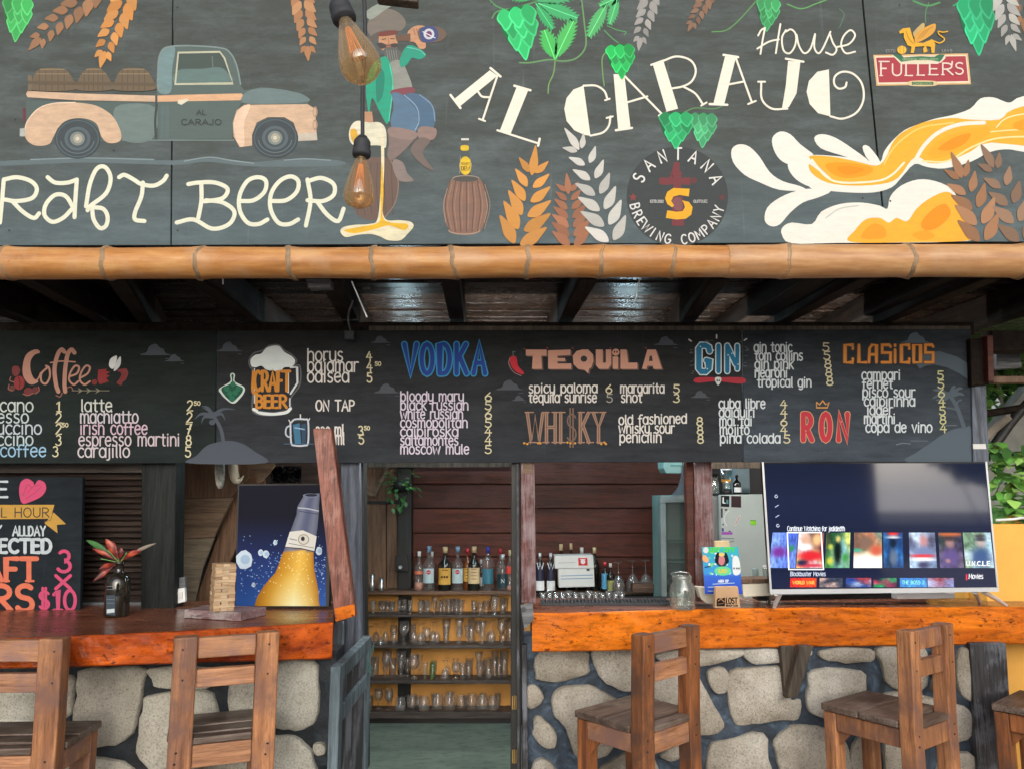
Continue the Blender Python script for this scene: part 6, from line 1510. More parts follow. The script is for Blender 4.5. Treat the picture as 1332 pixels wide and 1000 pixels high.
# ------------------------------------------------------------ things on the right counter
def lathe_obj(nm, prof, c, mat, parent=None, n=18):
    b = MB(); b.lathe(prof, c, n); return obj(nm, b, mat, parent)
def onz(px, py, z=ZC): # point on a level surface seen at the pixel
    return P(px, py, YZ(py, z))
c = P(888, 783, 3.36); c.z = ZC + .001
t = thing('glass_jar', 'big empty faceted glass jar on the right counter beside the swirled red post', 'jar', tuple(c))
rj = .054
lathe_obj('jar_wall', [(.0, .002), (rj * .9, .002), (rj, .012), (rj, .082), (rj * .93, .100), (rj * .74, .114), (rj * .72, .120), (rj * .78, .122), (rj * .78, .140), (rj * .72, .142), (rj * .70, .138), (rj * .70, .118), (rj * .92, .097), (rj * .96, .080), (rj * .95, .016), (0, .010)], c, M['aqua'], t, 12)
b = MB(); b.tube([c + Vector(p) for p in [(-rj * .75, -.01, .135), (-rj * .9, -.01, .150), (-rj * .2, -.02, .158), (rj * .5, -.01, .152), (rj * .76, 0, .13)]], .0018, 6); obj('wire_handle', b, M['steel'], t)
# bar mat
t = thing('bar_mat', 'long grey rubber bar mat lying behind the right counter post', 'bar mat', tuple(P(786, 780, 3.5)))
b = MB(); A1 = onz(704, 784.5, ZC + .016); B1 = onz(876, 783, ZC + .016)
x0, x1 = A1.x, B1.x; y0 = 3.47
b.box((x0, y0, ZC + .001), (x1, y0 + .10, ZC + .012)); obj('mat', b, M['rubber'], t)
b = MB()
for i in range(36):
    for j in range(4):
        xx = x0 + .008 + i * (x1 - x0 - .016) / 36; b.box((xx, y0 + .006 + j * .024, ZC + .012), (xx + .008, y0 + .020 + j * .024, ZC + .022))
o = obj('studs', b, M['rubber'], t); o['kind'] = 'stuff'
# flyer on its stand and little box
cs = P(938, 785, 3.30); cs.z = ZC
t = thing('flyer_stand', 'small wooden stand holding a bright blue and green event flyer on the right counter', 'flyer stand', tuple(cs))
b = MB(); b.slab([(930, 703), (949, 703), (951, 783), (931, 783)], 3.34, .018); obj('back_block', b, M['cork'], t, bevel=.003)
YFl = 3.325
b = MB(); b.slab([(913, 711), (960, 710.5), (966, 772), (917, 772)], YFl, .0015); obj('card', b, M['card'], t)
F_ = Art(YFl)
def fly(u, v):
    base = mixc((60, 190, 200), (70, 150, 235), min(1, v * 1.6)) if v < .6 else mixc((60, 110, 220), (50, 80, 200), (v - .6) * 2)
    return base
F_.grid([(913, 711), (960, 710.5), (966, 772), (917, 772)], 12, 16, fly)
r3 = random.Random(4)
for k in range(26): F_.ell(r3.uniform(922, 960), r3.uniform(716, 748), r3.uniform(1, 2.6), r3.uniform(1, 2.2), r3.choice([(230, 240, 240), (120, 220, 140), (200, 230, 240), (90, 200, 190)]), 10)
text(F_, 'LOST CITY', 921, 717, 5, 34, 1.7, (90, 220, 70))
F_.ell(939, 728, 8, 9, (40, 70, 70)); F_.ell(938.5, 728, 4.2, 6.5, (210, 130, 140)); F_.ell(938.5, 720.5, 4, 2.5, (230, 210, 120)); F_.fill([(931, 721), (935, 718), (934, 732), (930, 730)], (20, 30, 40), True); F_.fill([(946, 721), (943, 718), (944, 732), (948, 730)], (20, 30, 40), True)
F_.ell(940, 742, 11, 6, (110, 220, 160)); text(F_, 'UIO', 935, 744, 4, 10, 1.3, (230, 200, 60)); F_.fill([(914, 722), (918, 722), (922, 728), (919, 731), (914, 728)], (240, 180, 130), True); F_.fill([(953, 725), (960, 724), (963, 744), (954, 746)], (232, 240, 244), True); F_.ell(918, 715, 3.5, 4, (220, 224, 232)); text(F_, 'EL VIAJE', 954, 739.5, 1.8, 8, .6, (50, 60, 60))
text(F_, 'AGO 27', 934, 756.5, 3, 13, 1, (230, 240, 250)); F_.stroke([(927, 759), (955, 757.5)], .9, (190, 220, 240), False); F_.stroke([(921, 763), (946, 762)], .9, (190, 220, 240), False); F_.stroke([(950, 763), (958, 762.5)], .9, (190, 220, 240), False); F_.stroke([(921, 768), (930, 768)], .9, (190, 220, 240), False); F_.stroke([(917, 737), (924, 736)], 1.4, (20, 50, 90), False)
F_.build('flyer_print', M['print'], t)
t = thing('card_box', 'small kraft card box printed LOST in front of the flyer', 'box', tuple(P(946, 791, 3.24)))
b = MB(); b.slab([(931, 763), (960, 762.5), (963, 789.5), (930, 790)], 3.245, .03); obj('box', b, M['kraft'], t, bevel=.001)
F_ = Art(3.245)
F_.fill([(932, 780), (934, 777), (938, 778), (943, 776.5), (943, 788), (932, 788)], (26, 22, 22)); F_.stroke([(934, 781), (938, 779), (942, 782)], .9, (190, 140, 100)); F_.stroke([(934, 785), (941, 784)], .8, (150, 110, 80)); text(F_, 'LOST', 944.5, 784.5, 7.5, 14.5, 1.4, (20, 18, 18)); text(F_, 'BEACH CLUB', 944.5, 788, 2, 15, .7, (30, 26, 24))
F_.build('box_print', M['print'], t)
# cream tray behind the flyer
t = thing('napkin_tray', 'cream plastic tray half hidden behind the flyer', 'tray', tuple(P(920, 782, 3.36)))
b = MB(); b.poly([P(909, 764, 3.38), P(936, 766, 3.38), (P(936, 783, 3.38)), (P(920, 783, 3.38)), P(913, 778, 3.38)], (0, .12, 0)); obj('tray', b, M['cream'], t, bevel=.004)
t = thing('cream_box', 'flat cream box with brown lid beside the television foot', 'box', tuple(P(985, 777, 3.45)))
b = MB(); b.slab([(966, 759), (1003, 758), (1004, 774), (967, 776)], 3.42, .1); obj('box', b, M['cream'], t, bevel=.003)
b = MB(); b.slab([(965, 752.5), (1003, 752), (1003, 757.4), (965, 758.4)], 3.415, .11); obj('lid', b, M['brownply'], t, bevel=.002)
b = MB(); b.slab([(985, 775), (1160, 771), (1160, 778), (986, 781)], 3.50, .08); tag(obj('streaming_box', b, M['blackgloss'], None, bevel=.003), 'long flat black set top unit behind the television feet', 'set top box')
b = MB(); b.slab([(1166, 771), (1242, 770), (1242, 778), (1167, 779)], 3.52, .08); tag(obj('router', b, M['silver'], None, bevel=.003), 'flat pale grey unit under the middle of the television', 'router')

# ------------------------------------------------------------ the back bar
YSF, YSB = 5.62, 5.80
back = thing('back_shelf', 'tall glass shelf of dark boards on an ochre back panel behind the doorway', 'shelf unit', (-.5, 5.7, 0))
xl, xr = XY(466, 850, YSF), XY(676, 850, YSF)
b = MB(); b.box((XY(462, 850, YSB), YSB + .006, .03), (XY(690, 850, YSB), YW - .004, .905)); obj('back_panel', b, M['ochre'], back)
ztop = ZY(768, YSF); SHZ = {}
b = MB(); b.box((xl, YSF, ztop - .026), (XY(905, 760, YSF), YW, ztop)); obj('top_board', b, M['brownshelf'], back, bevel=.003)
for i, (pa, pb) in enumerate(((799.5, 802.5), (839, 843), (884.5, 889), (926, 932))):
    z1 = ZY(pa, YSF); z0 = ZY(pb + (2 if i == 3 else 0), YSF); SHZ[i] = z1
    b = MB(); b.box((xl, YSF, z0), (xr, YSB, z1)); obj('shelf_board', b, M['shelf'], back, bevel=.003)
b = MB(); b.box((xl - .03, YSF - .01, 0), (xl, YSB, ztop - .03)); obj('side_board', b, M['blackpost'], back)
b = MB(); b.box((xr, YSF - .01, 0), (xr + .03, YSB, ztop - .03)); obj('side_board', b, M['blackpost'], back)
b = MB(); b.box((xl, YSF + .04, .0), (xr, YSF + .06, SHZ[3] - .05)); obj('plinth', b, M['black'], back)
b = MB(); b.slab([(517, 600), (535, 600), (535, 766), (517, 766)], 5.70, .12); b.slab([(518, 774), (535, 774), (534, 922), (517, 922)], 5.795, .022)
tag(obj('pillar', b, M['blackpost'], None, bevel=.003), 'black timber pillar behind the bottle shelf, with a hanging plant at its top', 'pillar')
b = MB(); b.slab([(698, 768), (905, 769), (905, 850), (698, 850)], YW - .01, .008); tag(obj('back_board', b, M['brackwood'], None), 'dim brown boarding below the right back shelf', 'board')
b = MB(); b.slab([(823, 759), (880, 759), (880, 770.5), (823, 770.5)], 5.40, .1); tag(obj('wooden_block', b, M['brownshelf'], None, bevel=.004), 'thick brown wooden block at the right end of the back shelf', 'wooden block')
# cabinet left of the pillar
cab = thing('cabinet', 'tall brown wooden cabinet left of the black pillar behind the doorway', 'cabinet', tuple(P(495, 766, 5.75)))
for q in ([(455, 655), (476, 655), (476, 765), (454, 765)], [(477, 655), (502, 655), (502, 765), (477, 765)], [(503, 655), (517, 655), (517, 765), (503, 765)]):
    b = MB(); b.slab(q, 5.72, .03); obj('door_panel', b, M['brownply'], cab, bevel=.003)
b = MB(); b.slab([(455, 607), (517, 607), (517, 651), (455, 651)], 5.74, .03); obj('upper_panel', b, M['brownply'], cab, bevel=.003)
b = MB(); b.slab([(455, 651), (517, 651), (517, 654.5), (455, 654.5)], 5.71, .05); obj('rail', b, M['blackpost'], cab)
t = thing('angled_batten', 'v shaped brown batten fixed to the cabinet top behind the doorway', 'batten', tuple(P(487, 645, 5.68)))
b = MB(); b.slab([(471, 636), (486, 641.5), (486, 645.5), (471, 640)], 5.66, .03); obj('arm', b, M['tanply'], t); b = MB(); b.slab([(485, 642), (502, 609), (505.5, 611), (488.5, 646)], 5.665, .03); obj('arm', b, M['tanply'], t)
b = MB(); b.slab([(455, 600), (670, 600), (670, 607), (455, 607.5)], 5.6, .05); tag(obj('lintel', b, M['brackwood'], None), 'brown lintel board across the back wall behind the doorway', 'lintel')
# hanging plant
c = P(521, 626, 5.62)
t = thing('hanging_plant', 'small leafy green plant hanging in front of the black pillar', 'plant', tuple(c))
lathe_obj('pot', [(0, -.06), (.05, -.06), (.065, .0), (.06, .0), (.045, -.05), (0, -.05)], c, M['black'], t, 14)
leafm = plain('green_leaf', (.05, .16, .045), .45, var=.4, scale=3); leafl = plain('light_green_leaf', (.14, .32, .08), .45, var=.3, scale=3)
def leaf_mesh(mb, p, d, L, w, up=None, fold=.25, mi=0):
    d = Vector(d).normalized(); s = d.cross(Vector(up or (0, -.4, 1))).normalized() if d.cross(Vector(up or (0, -.4, 1))).length > .05 else d.orthogonal().normalized(); u = s.cross(d)
    pr_ = [(0, 0), (.25, .38), (.5, .5), (.78, .3), (1, 0)]
    mid = [p + d * (L * a) - u * (L * .18 * a * a) for a, _ in pr_]
    lf = [m_ + s * (w * h) + u * (w * fold * h) for m_, (_, h) in zip(mid, pr_)]; rt = [m_ - s * (w * h) + u * (w * fold * h) for m_, (_, h) in zip(mid, pr_)]
    k = len(mb.v)
    mb.add(mid + lf + rt, [(0, 1, 6), (1, 2, 7, 6), (2, 3, 8, 7), (3, 4, 8), (0, 11, 1), (1, 11, 12, 2), (2, 12, 13, 3), (3, 13, 4)], mi, True)
b = MB()
for k in range(76):
    a = random.uniform(0, 6.28); e = random.uniform(-.9, 1.1); r_ = random.uniform(.02, .12)
    p = c + Vector((math.cos(a) * r_ * 1.1, math.sin(a) * r_ * .8, r_ * .9 * e)); leaf_mesh(b, p, (math.cos(a), math.sin(a), e * .5 - .2), random.uniform(.03, .05), random.uniform(.02, .032), mi=int(k % 3 == 0))
for k in range(14):
    p = c + Vector((random.uniform(-.08, .05), random.uniform(-.05, .05), -.08 - k * .009)); leaf_mesh(b, p, (random.uniform(-1, 1), -.3, -1), .045, .03)
o = obj('foliage', b, [leafm, leafl], t); o['kind'] = 'stuff'
b = MB(); b.slab([(515, 722), (530, 722), (531, 742), (515, 742)], 5.66, .03); t = thing('switch_box', 'small black lock box on the black pillar', 'box', tuple(P(523, 742, 5.66))); obj('box', b, M['black'], t); b = MB(); q = P(521, 737, 5.655); b.tube([q, q + Vector((0, -.02, 0))], .012, 10); obj('button', b, M['silver'], t)

# ------------------------------------------------------------ bottles
def bottle(name, label, px, top, base, wpx, Y, body, cap, lab=None, lab2=None, txt=None, liquid=None, shape=0, zt=None, group='spirit bottles on the back shelf'):
    z0 = ztop if zt is None else zt
    c = P(px, base, Y); c = Vector((c.x, Y, z0 + .001))
    s = Y / 1000 * 1.02
    H = (base - top) * s; r = wpx / 2 * s
    t = thing(name, label, 'bottle', tuple(c), group=group)
    hb = .56 if shape == 0 else .64; nk = .27
    prof = [(0, 0), (r * .92, 0), (r, .004), (r, H * hb), (r * .93, H * (hb + .05)), (r * .5, H * (hb + .13)), (r * nk, H * (hb + .2)), (r * nk, H * .88), (r * .32, H * .885), (r * .32, H * .90)]
    lathe_obj('bottle_glass', prof, c, body, t, 14)
    if liquid:
        lathe_obj('liquid', [(0, .004), (r * .9, .004), (r * .9, H * hb * liquid[1]), (0, H * hb * liquid[1])], c, liquid[0], t, 12)
    cr = r * (.38 if shape == 0 else .32)
    lathe_obj('cap', [(0, H * .86), (cr, H * .86), (cr, H * 1.0), (0, H * 1.0)], c, cap, t, 10)
    if lab:
        lz0, lz1, lm = lab
        b = MB(); n = 8; rr_ = r + .0012
        for side in (0,):
            vs = [(c.x + rr_ * math.sin(R(-62 + 124 * k / n)), c.y - rr_ * math.cos(R(-62 + 124 * k / n)), c.z + H * z) for z in (lz0, lz1) for k in range(n + 1)]
            b.add(vs, [(k, k + 1, n + 2 + k, n + 1 + k) for k in range(n)], 0, True)
        lo = obj('label', b, lm, t)
    if lab2:
        A2 = Art(c.y - r - .0022, base=0)
        lab2(A2, px, base, H / s, wpx)
        A2.build('label_print', M['print'], t)
    return t
def mcol(n_, c, **k): return plain(n_, tuple(v for v in lin(c)), **k)
pale = mcol('pale_blue_label', (176, 198, 204), rough=.6); yel = mcol('yellow_label', (206, 160, 70), rough=.6); crm = mcol('cream_label', (206, 184, 140), rough=.6)
bcap = mcol('dusty_blue_cap', (110, 140, 165), rough=.4); dbl = mcol('deep_blue_cap', (40, 50, 150), rough=.4); rcap = mcol('red_cap', (180, 40, 55), rough=.4); ccap = mcol('cream_cap', (190, 170, 130), rough=.5); pinkl = mcol('pink_spirit', (200, 140, 120), rough=.2); copper = mcol('copper_label', (205, 110, 80), rough=.4)
tealm = mcol('teal_label', (50, 110, 130), rough=.5); dteal = mcol('dark_teal_label', (24, 52, 60), rough=.5); redl = mcol('red_label', (200, 60, 50), rough=.5); wl_ = mcol('white_label', (214, 216, 218), rough=.6); navy = mcol('navy_label', (30, 32, 56), rough=.5); bluel = mcol('blue_label', (80, 150, 190), rough=.5)
def bz(x, y): return 530 + x / 8.88, 690 + y / 8.88
def dot(A2, px, base, H, w):
    A2.ell(px, base - H * .37, w * .2, w * .2, (196, 60, 80)); A2.stroke([(px - w * .14, base - H * .37), (px + w * .14, base - H * .37)], .6, (236, 236, 236), False)
def sq1(A2, px, base, H, w):
    for k in range(3): A2.ell(px - w * .22 + k * w * .2, base - H * .25, w * .08, w * .1, (90, 50, 30))
    A2.stroke([(px - w * .2, base - H * .42), (px + w * .24, base - H * .42)], 1.2, (130, 60, 40), False)
def lines1(A2, px, base, H, w):
    for k in range(4): A2.stroke([(px - w * .2, base - H * (.2 + .08 * k)), (px + w * .22, base - H * (.2 + .08 * k))], .8, (150, 80, 60), False)
bottle('spirit_bottle', 'slim clear bottle with white cap and copper label, leftmost on the back shelf', 544.6, 715, 762, 11.5, 5.66, M['glass'], M['card'], (.42, .5, copper), liquid=(pinkl, .35))
bottle('spirit_bottle', 'left of two clear bottles with dusty blue caps and red dot labels', 557.5, 710, 763.5, 14.5, 5.66, M['glass'], bcap, (.17, .5, pale), dot)
bottle('spirit_bottle', 'small white capped clear bottle half hidden behind the left blue capped one', 561.5, 717, 762, 9, 5.74, M['glass'], M['card'])
bottle('spirit_bottle', 'nearly black bottle with cream cap and gold label, left of the two dark ones', 578.5, 710.5, 763, 16.5, 5.66, M['darkglass'], ccap, (.14, .52, yel), sq1)
bottle('spirit_bottle', 'right of two clear bottles with dusty blue caps and red dot labels', 595, 710, 763, 14.5, 5.66, M['glass'], bcap, (.17, .5, pale), dot)
bottle('spirit_bottle', 'amber bottle with red cap and yellow label between clear and dark bottles', 607.8, 711.5, 762, 10.5, 5.70, M['amberbottle'], rcap, (.2, .52, yel), lines1)
bottle('spirit_bottle', 'nearly black bottle with cork cap and cream label, right of the two dark ones', 616.5, 710, 763, 15.5, 5.66, M['darkglass'], ccap, (.16, .52, crm), lines1)
bottle('spirit_bottle', 'small clear bottle with a white label behind the dark cork capped one', 625.5, 726, 761.5, 8, 5.74, M['glass'], M['silver'], (.1, .4, wl_))
bottle('spirit_bottle', 'clear bottle with deep blue cap and blue and teal label', 634.5, 710, 762.5, 14.5, 5.66, M['glass'], dbl, (.16, .5, tealm), None, shape=1)
bottle('spirit_bottle', 'clear bottle with thin red cap at the back, near the door jamb', 650.5, 712, 761, 10, 5.74, M['glass'], rcap)
def nlab(A2, px, base, H, w): text(A2, 'N', px - 2, base - H * .14, 4.5, 4.5, .9, (200, 214, 220))
bottle('spirit_bottle', 'squat clear bottle with a dark teal label lettered N', 653.8, 720, 763.5, 14, 5.66, M['glass'], M['silver'], (.08, .46, dteal), nlab)
bottle('spirit_bottle', 'bottle with pale cap and slanting red label, last before the door jamb', 663.3, 714, 763, 9.5, 5.64, M['glass'], ccap, (.42, .6, redl), liquid=(pinkl, .2))
def wlab(A2, px, base, H, w): text(A2, 'W', px - 4, base - H * .43, 8, 8.5, 1.3, (206, 208, 214))
for lb, px in (('black bottle lettered W beside the worn red post, left of the two', 702.5), ('black bottle lettered W touching the white boxes, right of the two', 716.5)):
    t = bottle('spirit_bottle', lb, px, 712, 760.5, 11.5, 5.50, M['darkglass'], M['silver'], (.32, .68, navy), wlab, shape=1)
    b = MB(); c = wloc(t); b.add([(c.x + .033 * math.sin(R(a)), c.y - .033 * math.cos(R(a)), c.z + z) for z in (.02, .085) for a in range(-60, 61, 15)], [(k, k + 1, 10 + k, 9 + k) for k in range(8)], 0, True); obj('lower_label', b, wl_, t)
bottle('spirit_bottle', 'dark blue bottle neck with gold cap rising behind the white boxes', 730.2, 707, 762, 12, 5.70, M['darkglass'], ccap, (.5, .62, pale))
bottle('spirit_bottle', 'bottle with a tall cork stopper behind the white boxes', 743.3, 706, 762, 10, 5.70, M['darkglass'], M['cork'])
bottle('spirit_bottle', 'bottle with a short white cap behind the white boxes', 757.3, 711, 762, 12, 5.70, M['darkglass'], M['card'])
bottle('spirit_bottle', 'tall black green bottle with cork just right of the white boxes', 774, 709, 761, 12, 5.66, M['darkglass'], M['cork'])
bottle('spirit_bottle', 'small dark bottle with a sky blue label right of the white boxes', 787.5, 724, 760, 11, 5.58, M['darkglass'], rcap, (.1, .62, bluel))
bottle('spirit_bottle', 'small dark bottle with a yellow green label beside the wine glasses', 794.5, 725, 760, 10, 5.54, M['darkglass'], M['card'], (.06, .42, mcol('olive_label', (150, 150, 90))))
# white boxes
YX = 5.42
def wbox(label, q, pr_=None):
    t = thing('white_box', label, 'box', tuple(P(q[3][0], q[3][1], YX)), group='white boxes stacked on the back shelf')
    b = MB(); b.slab(q, YX, .16); obj('box', b, M['card'], t, bevel=.002)
    if pr_: A2 = Art(YX); pr_(A2); A2.build('box_print', M['print'], t)
def p1(A2):
    A2.fill([(752, 725), (764, 725), (764.5, 735), (752.5, 735)], (206, 50, 62)); A2.ell(758.3, 730, 3, 3, (236, 230, 230)); A2.stroke([(755, 727), (761, 727)], 1, (236, 230, 230), False)
    A2.stroke([(727, 731.5), (748, 731)], .9, (190, 180, 176), False); A2.fill([(763, 739), (767, 739), (767, 742), (763, 742)], (70, 80, 80))
def p2(A2):
    for y_ in (748.5, 752.5): A2.stroke([(730, y_), (771, y_ - 1.2)], 1, (110, 150, 190), False)
wbox('lower white box with blue lines of print, under the one with the red square', [(726, 739.5), (772.5, 739), (773.5, 762.5), (727, 763.5)], p2)
wbox('upper white box with a red square logo', [(721, 722.5), (771.5, 721.5), (772.5, 738.6), (722, 739)], p1)
# ------------------------------------------------------------ glasses
def gprof(kind, r, H):
    th = .0014
    if kind == 'tumbler': o_ = [(0, 0), (r * .86, 0), (r * .9, H * .06), (r, H)]; i_ = [(r - th, H), (r * .86, H * .1), (0, H * .08)]
    elif kind == 'shot': o_ = [(0, 0), (r * .7, 0), (r * .72, H * .1), (r, H)]; i_ = [(r - th, H), (r * .66, H * .25), (0, H * .22)]
    elif kind == 'inverted': o_ = [(r, 0), (r * 1.12, H * .12), (r * 1.1, H * .3), (r * .6, H * .52), (r * .12, H * .58), (r * .09, H * .94), (r * .8, H * .985), (r * .82, H), (0, H)]; i_ = [(0, H * .56), (r * .5, H * .50), (r * 1.06, H * .28), (r * .97, 0)]
    elif kind == 'martini': o_ = [(r * 1.3, 0), (r * .1, H * .45), (r * .08, H * .95), (r * .8, H * .985), (0, H)]; i_ = [(0, H * .44), (r * 1.25, .003)]
    elif kind == 'goblet': o_ = [(0, 0), (r * .75, .001), (r * .7, H * .02), (r * .1, H * .06), (r * .1, H * .34), (r * .6, H * .42), (r * 1.05, H * .62), (r * .85, H)]; i_ = [(r * .82, H), (r, H * .62), (r * .5, H * .44), (0, H * .40)]
    elif kind == 'pilsner': o_ = [(0, 0), (r * .8, .001), (r * .75, H * .03), (r * .3, H * .1), (r * .55, H * .3), (r * .8, H * .6), (r, H)]; i_ = [(r - th, H), (r * .77, H * .6), (r * .45, H * .3), (0, H * .16)]
    elif kind == 'jar': o_ = [(0, 0), (r * .95, 0), (r, H * .08), (r, H * .72), (r * .82, H * .82), (r * .86, H * .84), (r * .86, H), (r * .8, H)]; i_ = [(r * .78, H * .84), (r * .95, H * .7), (r * .95, H * .1), (0, H * .06)]
    elif kind == 'flute': o_ = [(0, 0), (r * .8, 0), (r * .3, H * .12), (r * .75, H * .35), (r * .6, H * .6), (r * .8, H * .8), (r, H)]; i_ = [(r - th, H), (r * .76, H * .8), (r * .55, H * .6), (r * .7, H * .35), (0, H * .18)]
    else: o_ = [(0, 0), (r, 0), (r, H)]; i_ = [(r - th, H), (r - th, .003), (0, .003)]
    return o_ + i_
KIND = {'tumbler': ('clear straight tumbler', 'tumbler'), 'shot': ('little clear shot glass', 'shot glass'), 'inverted': ('wine glass stored upside down', 'wine glass'), 'martini': ('wide cocktail glass stored upside down', 'cocktail glass'), 'goblet': ('round beer goblet', 'goblet'), 'pilsner': ('tall flared beer glass', 'beer glass'), 'jar': ('round glass jar', 'jar'), 'flute': ('curved tall glass', 'tall glass')}
ORD = ['first', 'second', 'third', 'fourth', 'fifth', 'sixth', 'seventh', 'eighth', 'ninth', 'tenth', 'eleventh', 'twelfth', 'thirteenth', 'fourteenth', 'fifteenth', 'sixteenth', 'seventeenth', 'eighteenth', 'nineteenth', 'twentieth', 'twenty-first']
SHN = ['the top glass shelf', 'the second glass shelf', 'the third glass shelf', 'the bottom glass shelf']
def glass_row(items, si, z, Y, tail, grp, conv):
    items = sorted(items)
    for i, it in enumerate(items):
        x, h, w, kind = it[:4]; mat = it[4] if len(it) > 4 else M['glass']
        px = conv(x); yy = Y + random.uniform(-.03, .05)
        s = yy / 1000 * 1.03; c = P(px, 850, yy); c = Vector((c.x, yy, z + .001))
        H = h * s / 6.25; r = w / 2 * s / 6.25
        nm, cat = KIND[kind]
        if kind in ('inverted', 'martini'): r *= .85
        b = MB(); b.lathe(gprof(kind, r, H), (0, 0, 0), 16)
        if len(it) > 5 and it[5] == 'mug': b.tube([(r, 0, H * .8), (r * 1.6, 0, H * .7), (r * 1.6, 0, H * .35), (r, 0, H * .25)], .004, 6)
        o = obj(cat.replace(' ', '_'), b, mat, None, local=True); o.location = c
        tag(o, '%s, %s from the left, %s' % (nm, ORD[i], tail), cat, grp)
cv = lambda x: 470 + x / 6.25
glass_row([(90, 88, 46, 'shot'), (148, 84, 42, 'shot'), (205, 90, 46, 'shot'), (246, 90, 46, 'shot'), (300, 100, 40, 'flute'), (345, 105, 40, 'flute'), (392, 105, 40, 'flute'), (475, 90, 50, 'shot'), (535, 90, 50, 'shot'), (590, 125, 40, 'flute'), (640, 92, 34, 'tumbler'), (668, 112, 30, 'tumbler'), (705, 112, 32, 'tumbler'), (738, 110, 32, 'tumbler'), (770, 110, 32, 'tumbler'), (805, 108, 34, 'tumbler'), (915, 80, 44, 'tumbler'), (965, 84, 44, 'tumbler'), (1085, 140, 66, 'pilsner'), (1148, 112, 50, 'tumbler')], 0, SHZ[0], 5.68, SHN[0], 'glasses on the top glass shelf', cv)
glass_row([(60, 120, 80, 'martini'), (155, 120, 84, 'martini'), (262, 160, 60, 'inverted'), (345, 165, 74, 'goblet'), (430, 150, 60, 'inverted'), (480, 150, 56, 'inverted'), (530, 120, 60, 'goblet'), (580, 150, 64, 'inverted'), (690, 172, 66, 'pilsner'), (795, 182, 66, 'flute'), (890, 180, 52, 'tumbler'), (985, 170, 66, 'flute'), (1060, 160, 66, 'inverted'), (1140, 180, 66, 'goblet'), (1205, 170, 56, 'tumbler')], 1, SHZ[1], 5.69, SHN[1], 'glasses on the second glass shelf', cv)
glass_row([(115, 155, 62, 'tumbler'), (210, 190, 76, 'goblet'), (325, 195, 80, 'pilsner'), (430, 175, 84, 'goblet'), (520, 120, 46, 'flute'), (580, 118, 44, 'tumbler', M['glass2']), (682, 130, 64, 'inverted'), (770, 120, 66, 'goblet'), (825, 118, 46, 'tumbler'), (872, 124, 46, 'tumbler'), (955, 180, 60, 'flute'), (1036, 150, 52, 'inverted'), (1085, 185, 50, 'tumbler'), (1160, 190, 66, 'tumbler')], 2, SHZ[2], 5.69, SHN[2], 'glasses on the third glass shelf', cv)
glass_row([(65, 110, 60, 'tumbler'), (150, 150, 64, 'goblet'), (232, 150, 64, 'goblet'), (325, 92, 78, 'jar'), (420, 92, 84, 'jar'), (515, 96, 84, 'jar'), (625, 105, 88, 'jar'), (722, 115, 86, 'jar'), (815, 90, 76, 'jar'), (900, 106, 80, 'jar'), (985, 104, 90, 'jar'), (1072, 96, 78, 'jar')], 3, SHZ[3], 5.69, SHN[3], 'glasses on the bottom glass shelf', cv)
glass_row([(775, 235, 100, 'inverted'), (900, 240, 110, 'inverted'), (1015, 240, 110, 'inverted'), (1105, 235, 90, 'inverted')], 0, ztop, 5.50, 'the right back shelf', 'wine glasses on the right back shelf', lambda x: 690 + x / 6.66)
for o_, px, base in (('left', 484, 765), ('right', 496, 765.5)):
    c = P(px, base, 5.62); c = Vector((c.x, 5.62, ztop + .001)); H = .115 if o_ == 'left' else .085
    b = MB(); b.lathe([(0, 0), (.021, 0), (.023, .004), (.015, H * .5), (.012, H * .58), (.017, H), (.015, H), (.010, H * .6), (0, H * .58)], c, 16)
    tag(obj('jigger', b, M['steel'], None), 'slim %s steel spirit measure, the %s of two left of the pillar' % (('taller', 'left one') if o_ == 'left' else ('shorter', 'right one')), 'measure', 'steel measures on the back shelf')
r6 = random.Random(3)
for si, (H0, n_) in enumerate(((95, 15), (150, 13), (150, 12), (100, 9))):
    glass_row([(60 + 1120 * (k + r6.uniform(.1, .9)) / n_, H0 * r6.uniform(.75, 1.05), r6.uniform(44, 66), r6.choice(('tumbler', 'tumbler', 'flute', 'goblet', 'inverted') if si in (1, 2) else ('tumbler', 'shot', 'flute'))) for k in range(n_)], si, SHZ[si], 5.755, SHN[si][4:] + ', back row', 'glasses in the back row of ' + SHN[si][4:], cv)
# small glasses on the low ledge behind the mat
for i in range(13):
    px = 706 + i * 8.6; c = P(px, 776, 4.4); z = ZY(781, 4.4)
    b = MB(); b.lathe(gprof('shot', .018, .045 + .01 * (i % 3 == 1)), (0, 0, 0), 12)
    o = obj('shot_glass', b, M['glass'], None, local=True); o.location = (c.x, 4.4, z); tag(o, 'little shot glass on the low ledge behind the bar mat, %s from left' % ORD[i], 'shot glass', 'shot glasses on the low ledge')
b = MB(); zl = ZY(781, 4.4); b.box((XY(698, 780, 4.4), 4.33, zl - .03), (XY(905, 780, 4.4), 4.6, zl - .001)); lt = thing('work_ledge', 'dark low work ledge behind the bar mat', 'ledge', (.8, 4.4, 0)); obj('top', b, M['black'], lt)
for px in (700, 900): b = MB(); b.box((XY(px, 780, 4.4) - .02, 4.36, 0.004), (XY(px, 780, 4.4) + .02, 4.4, zl - .031)); obj('leg', b, M['black'], lt)

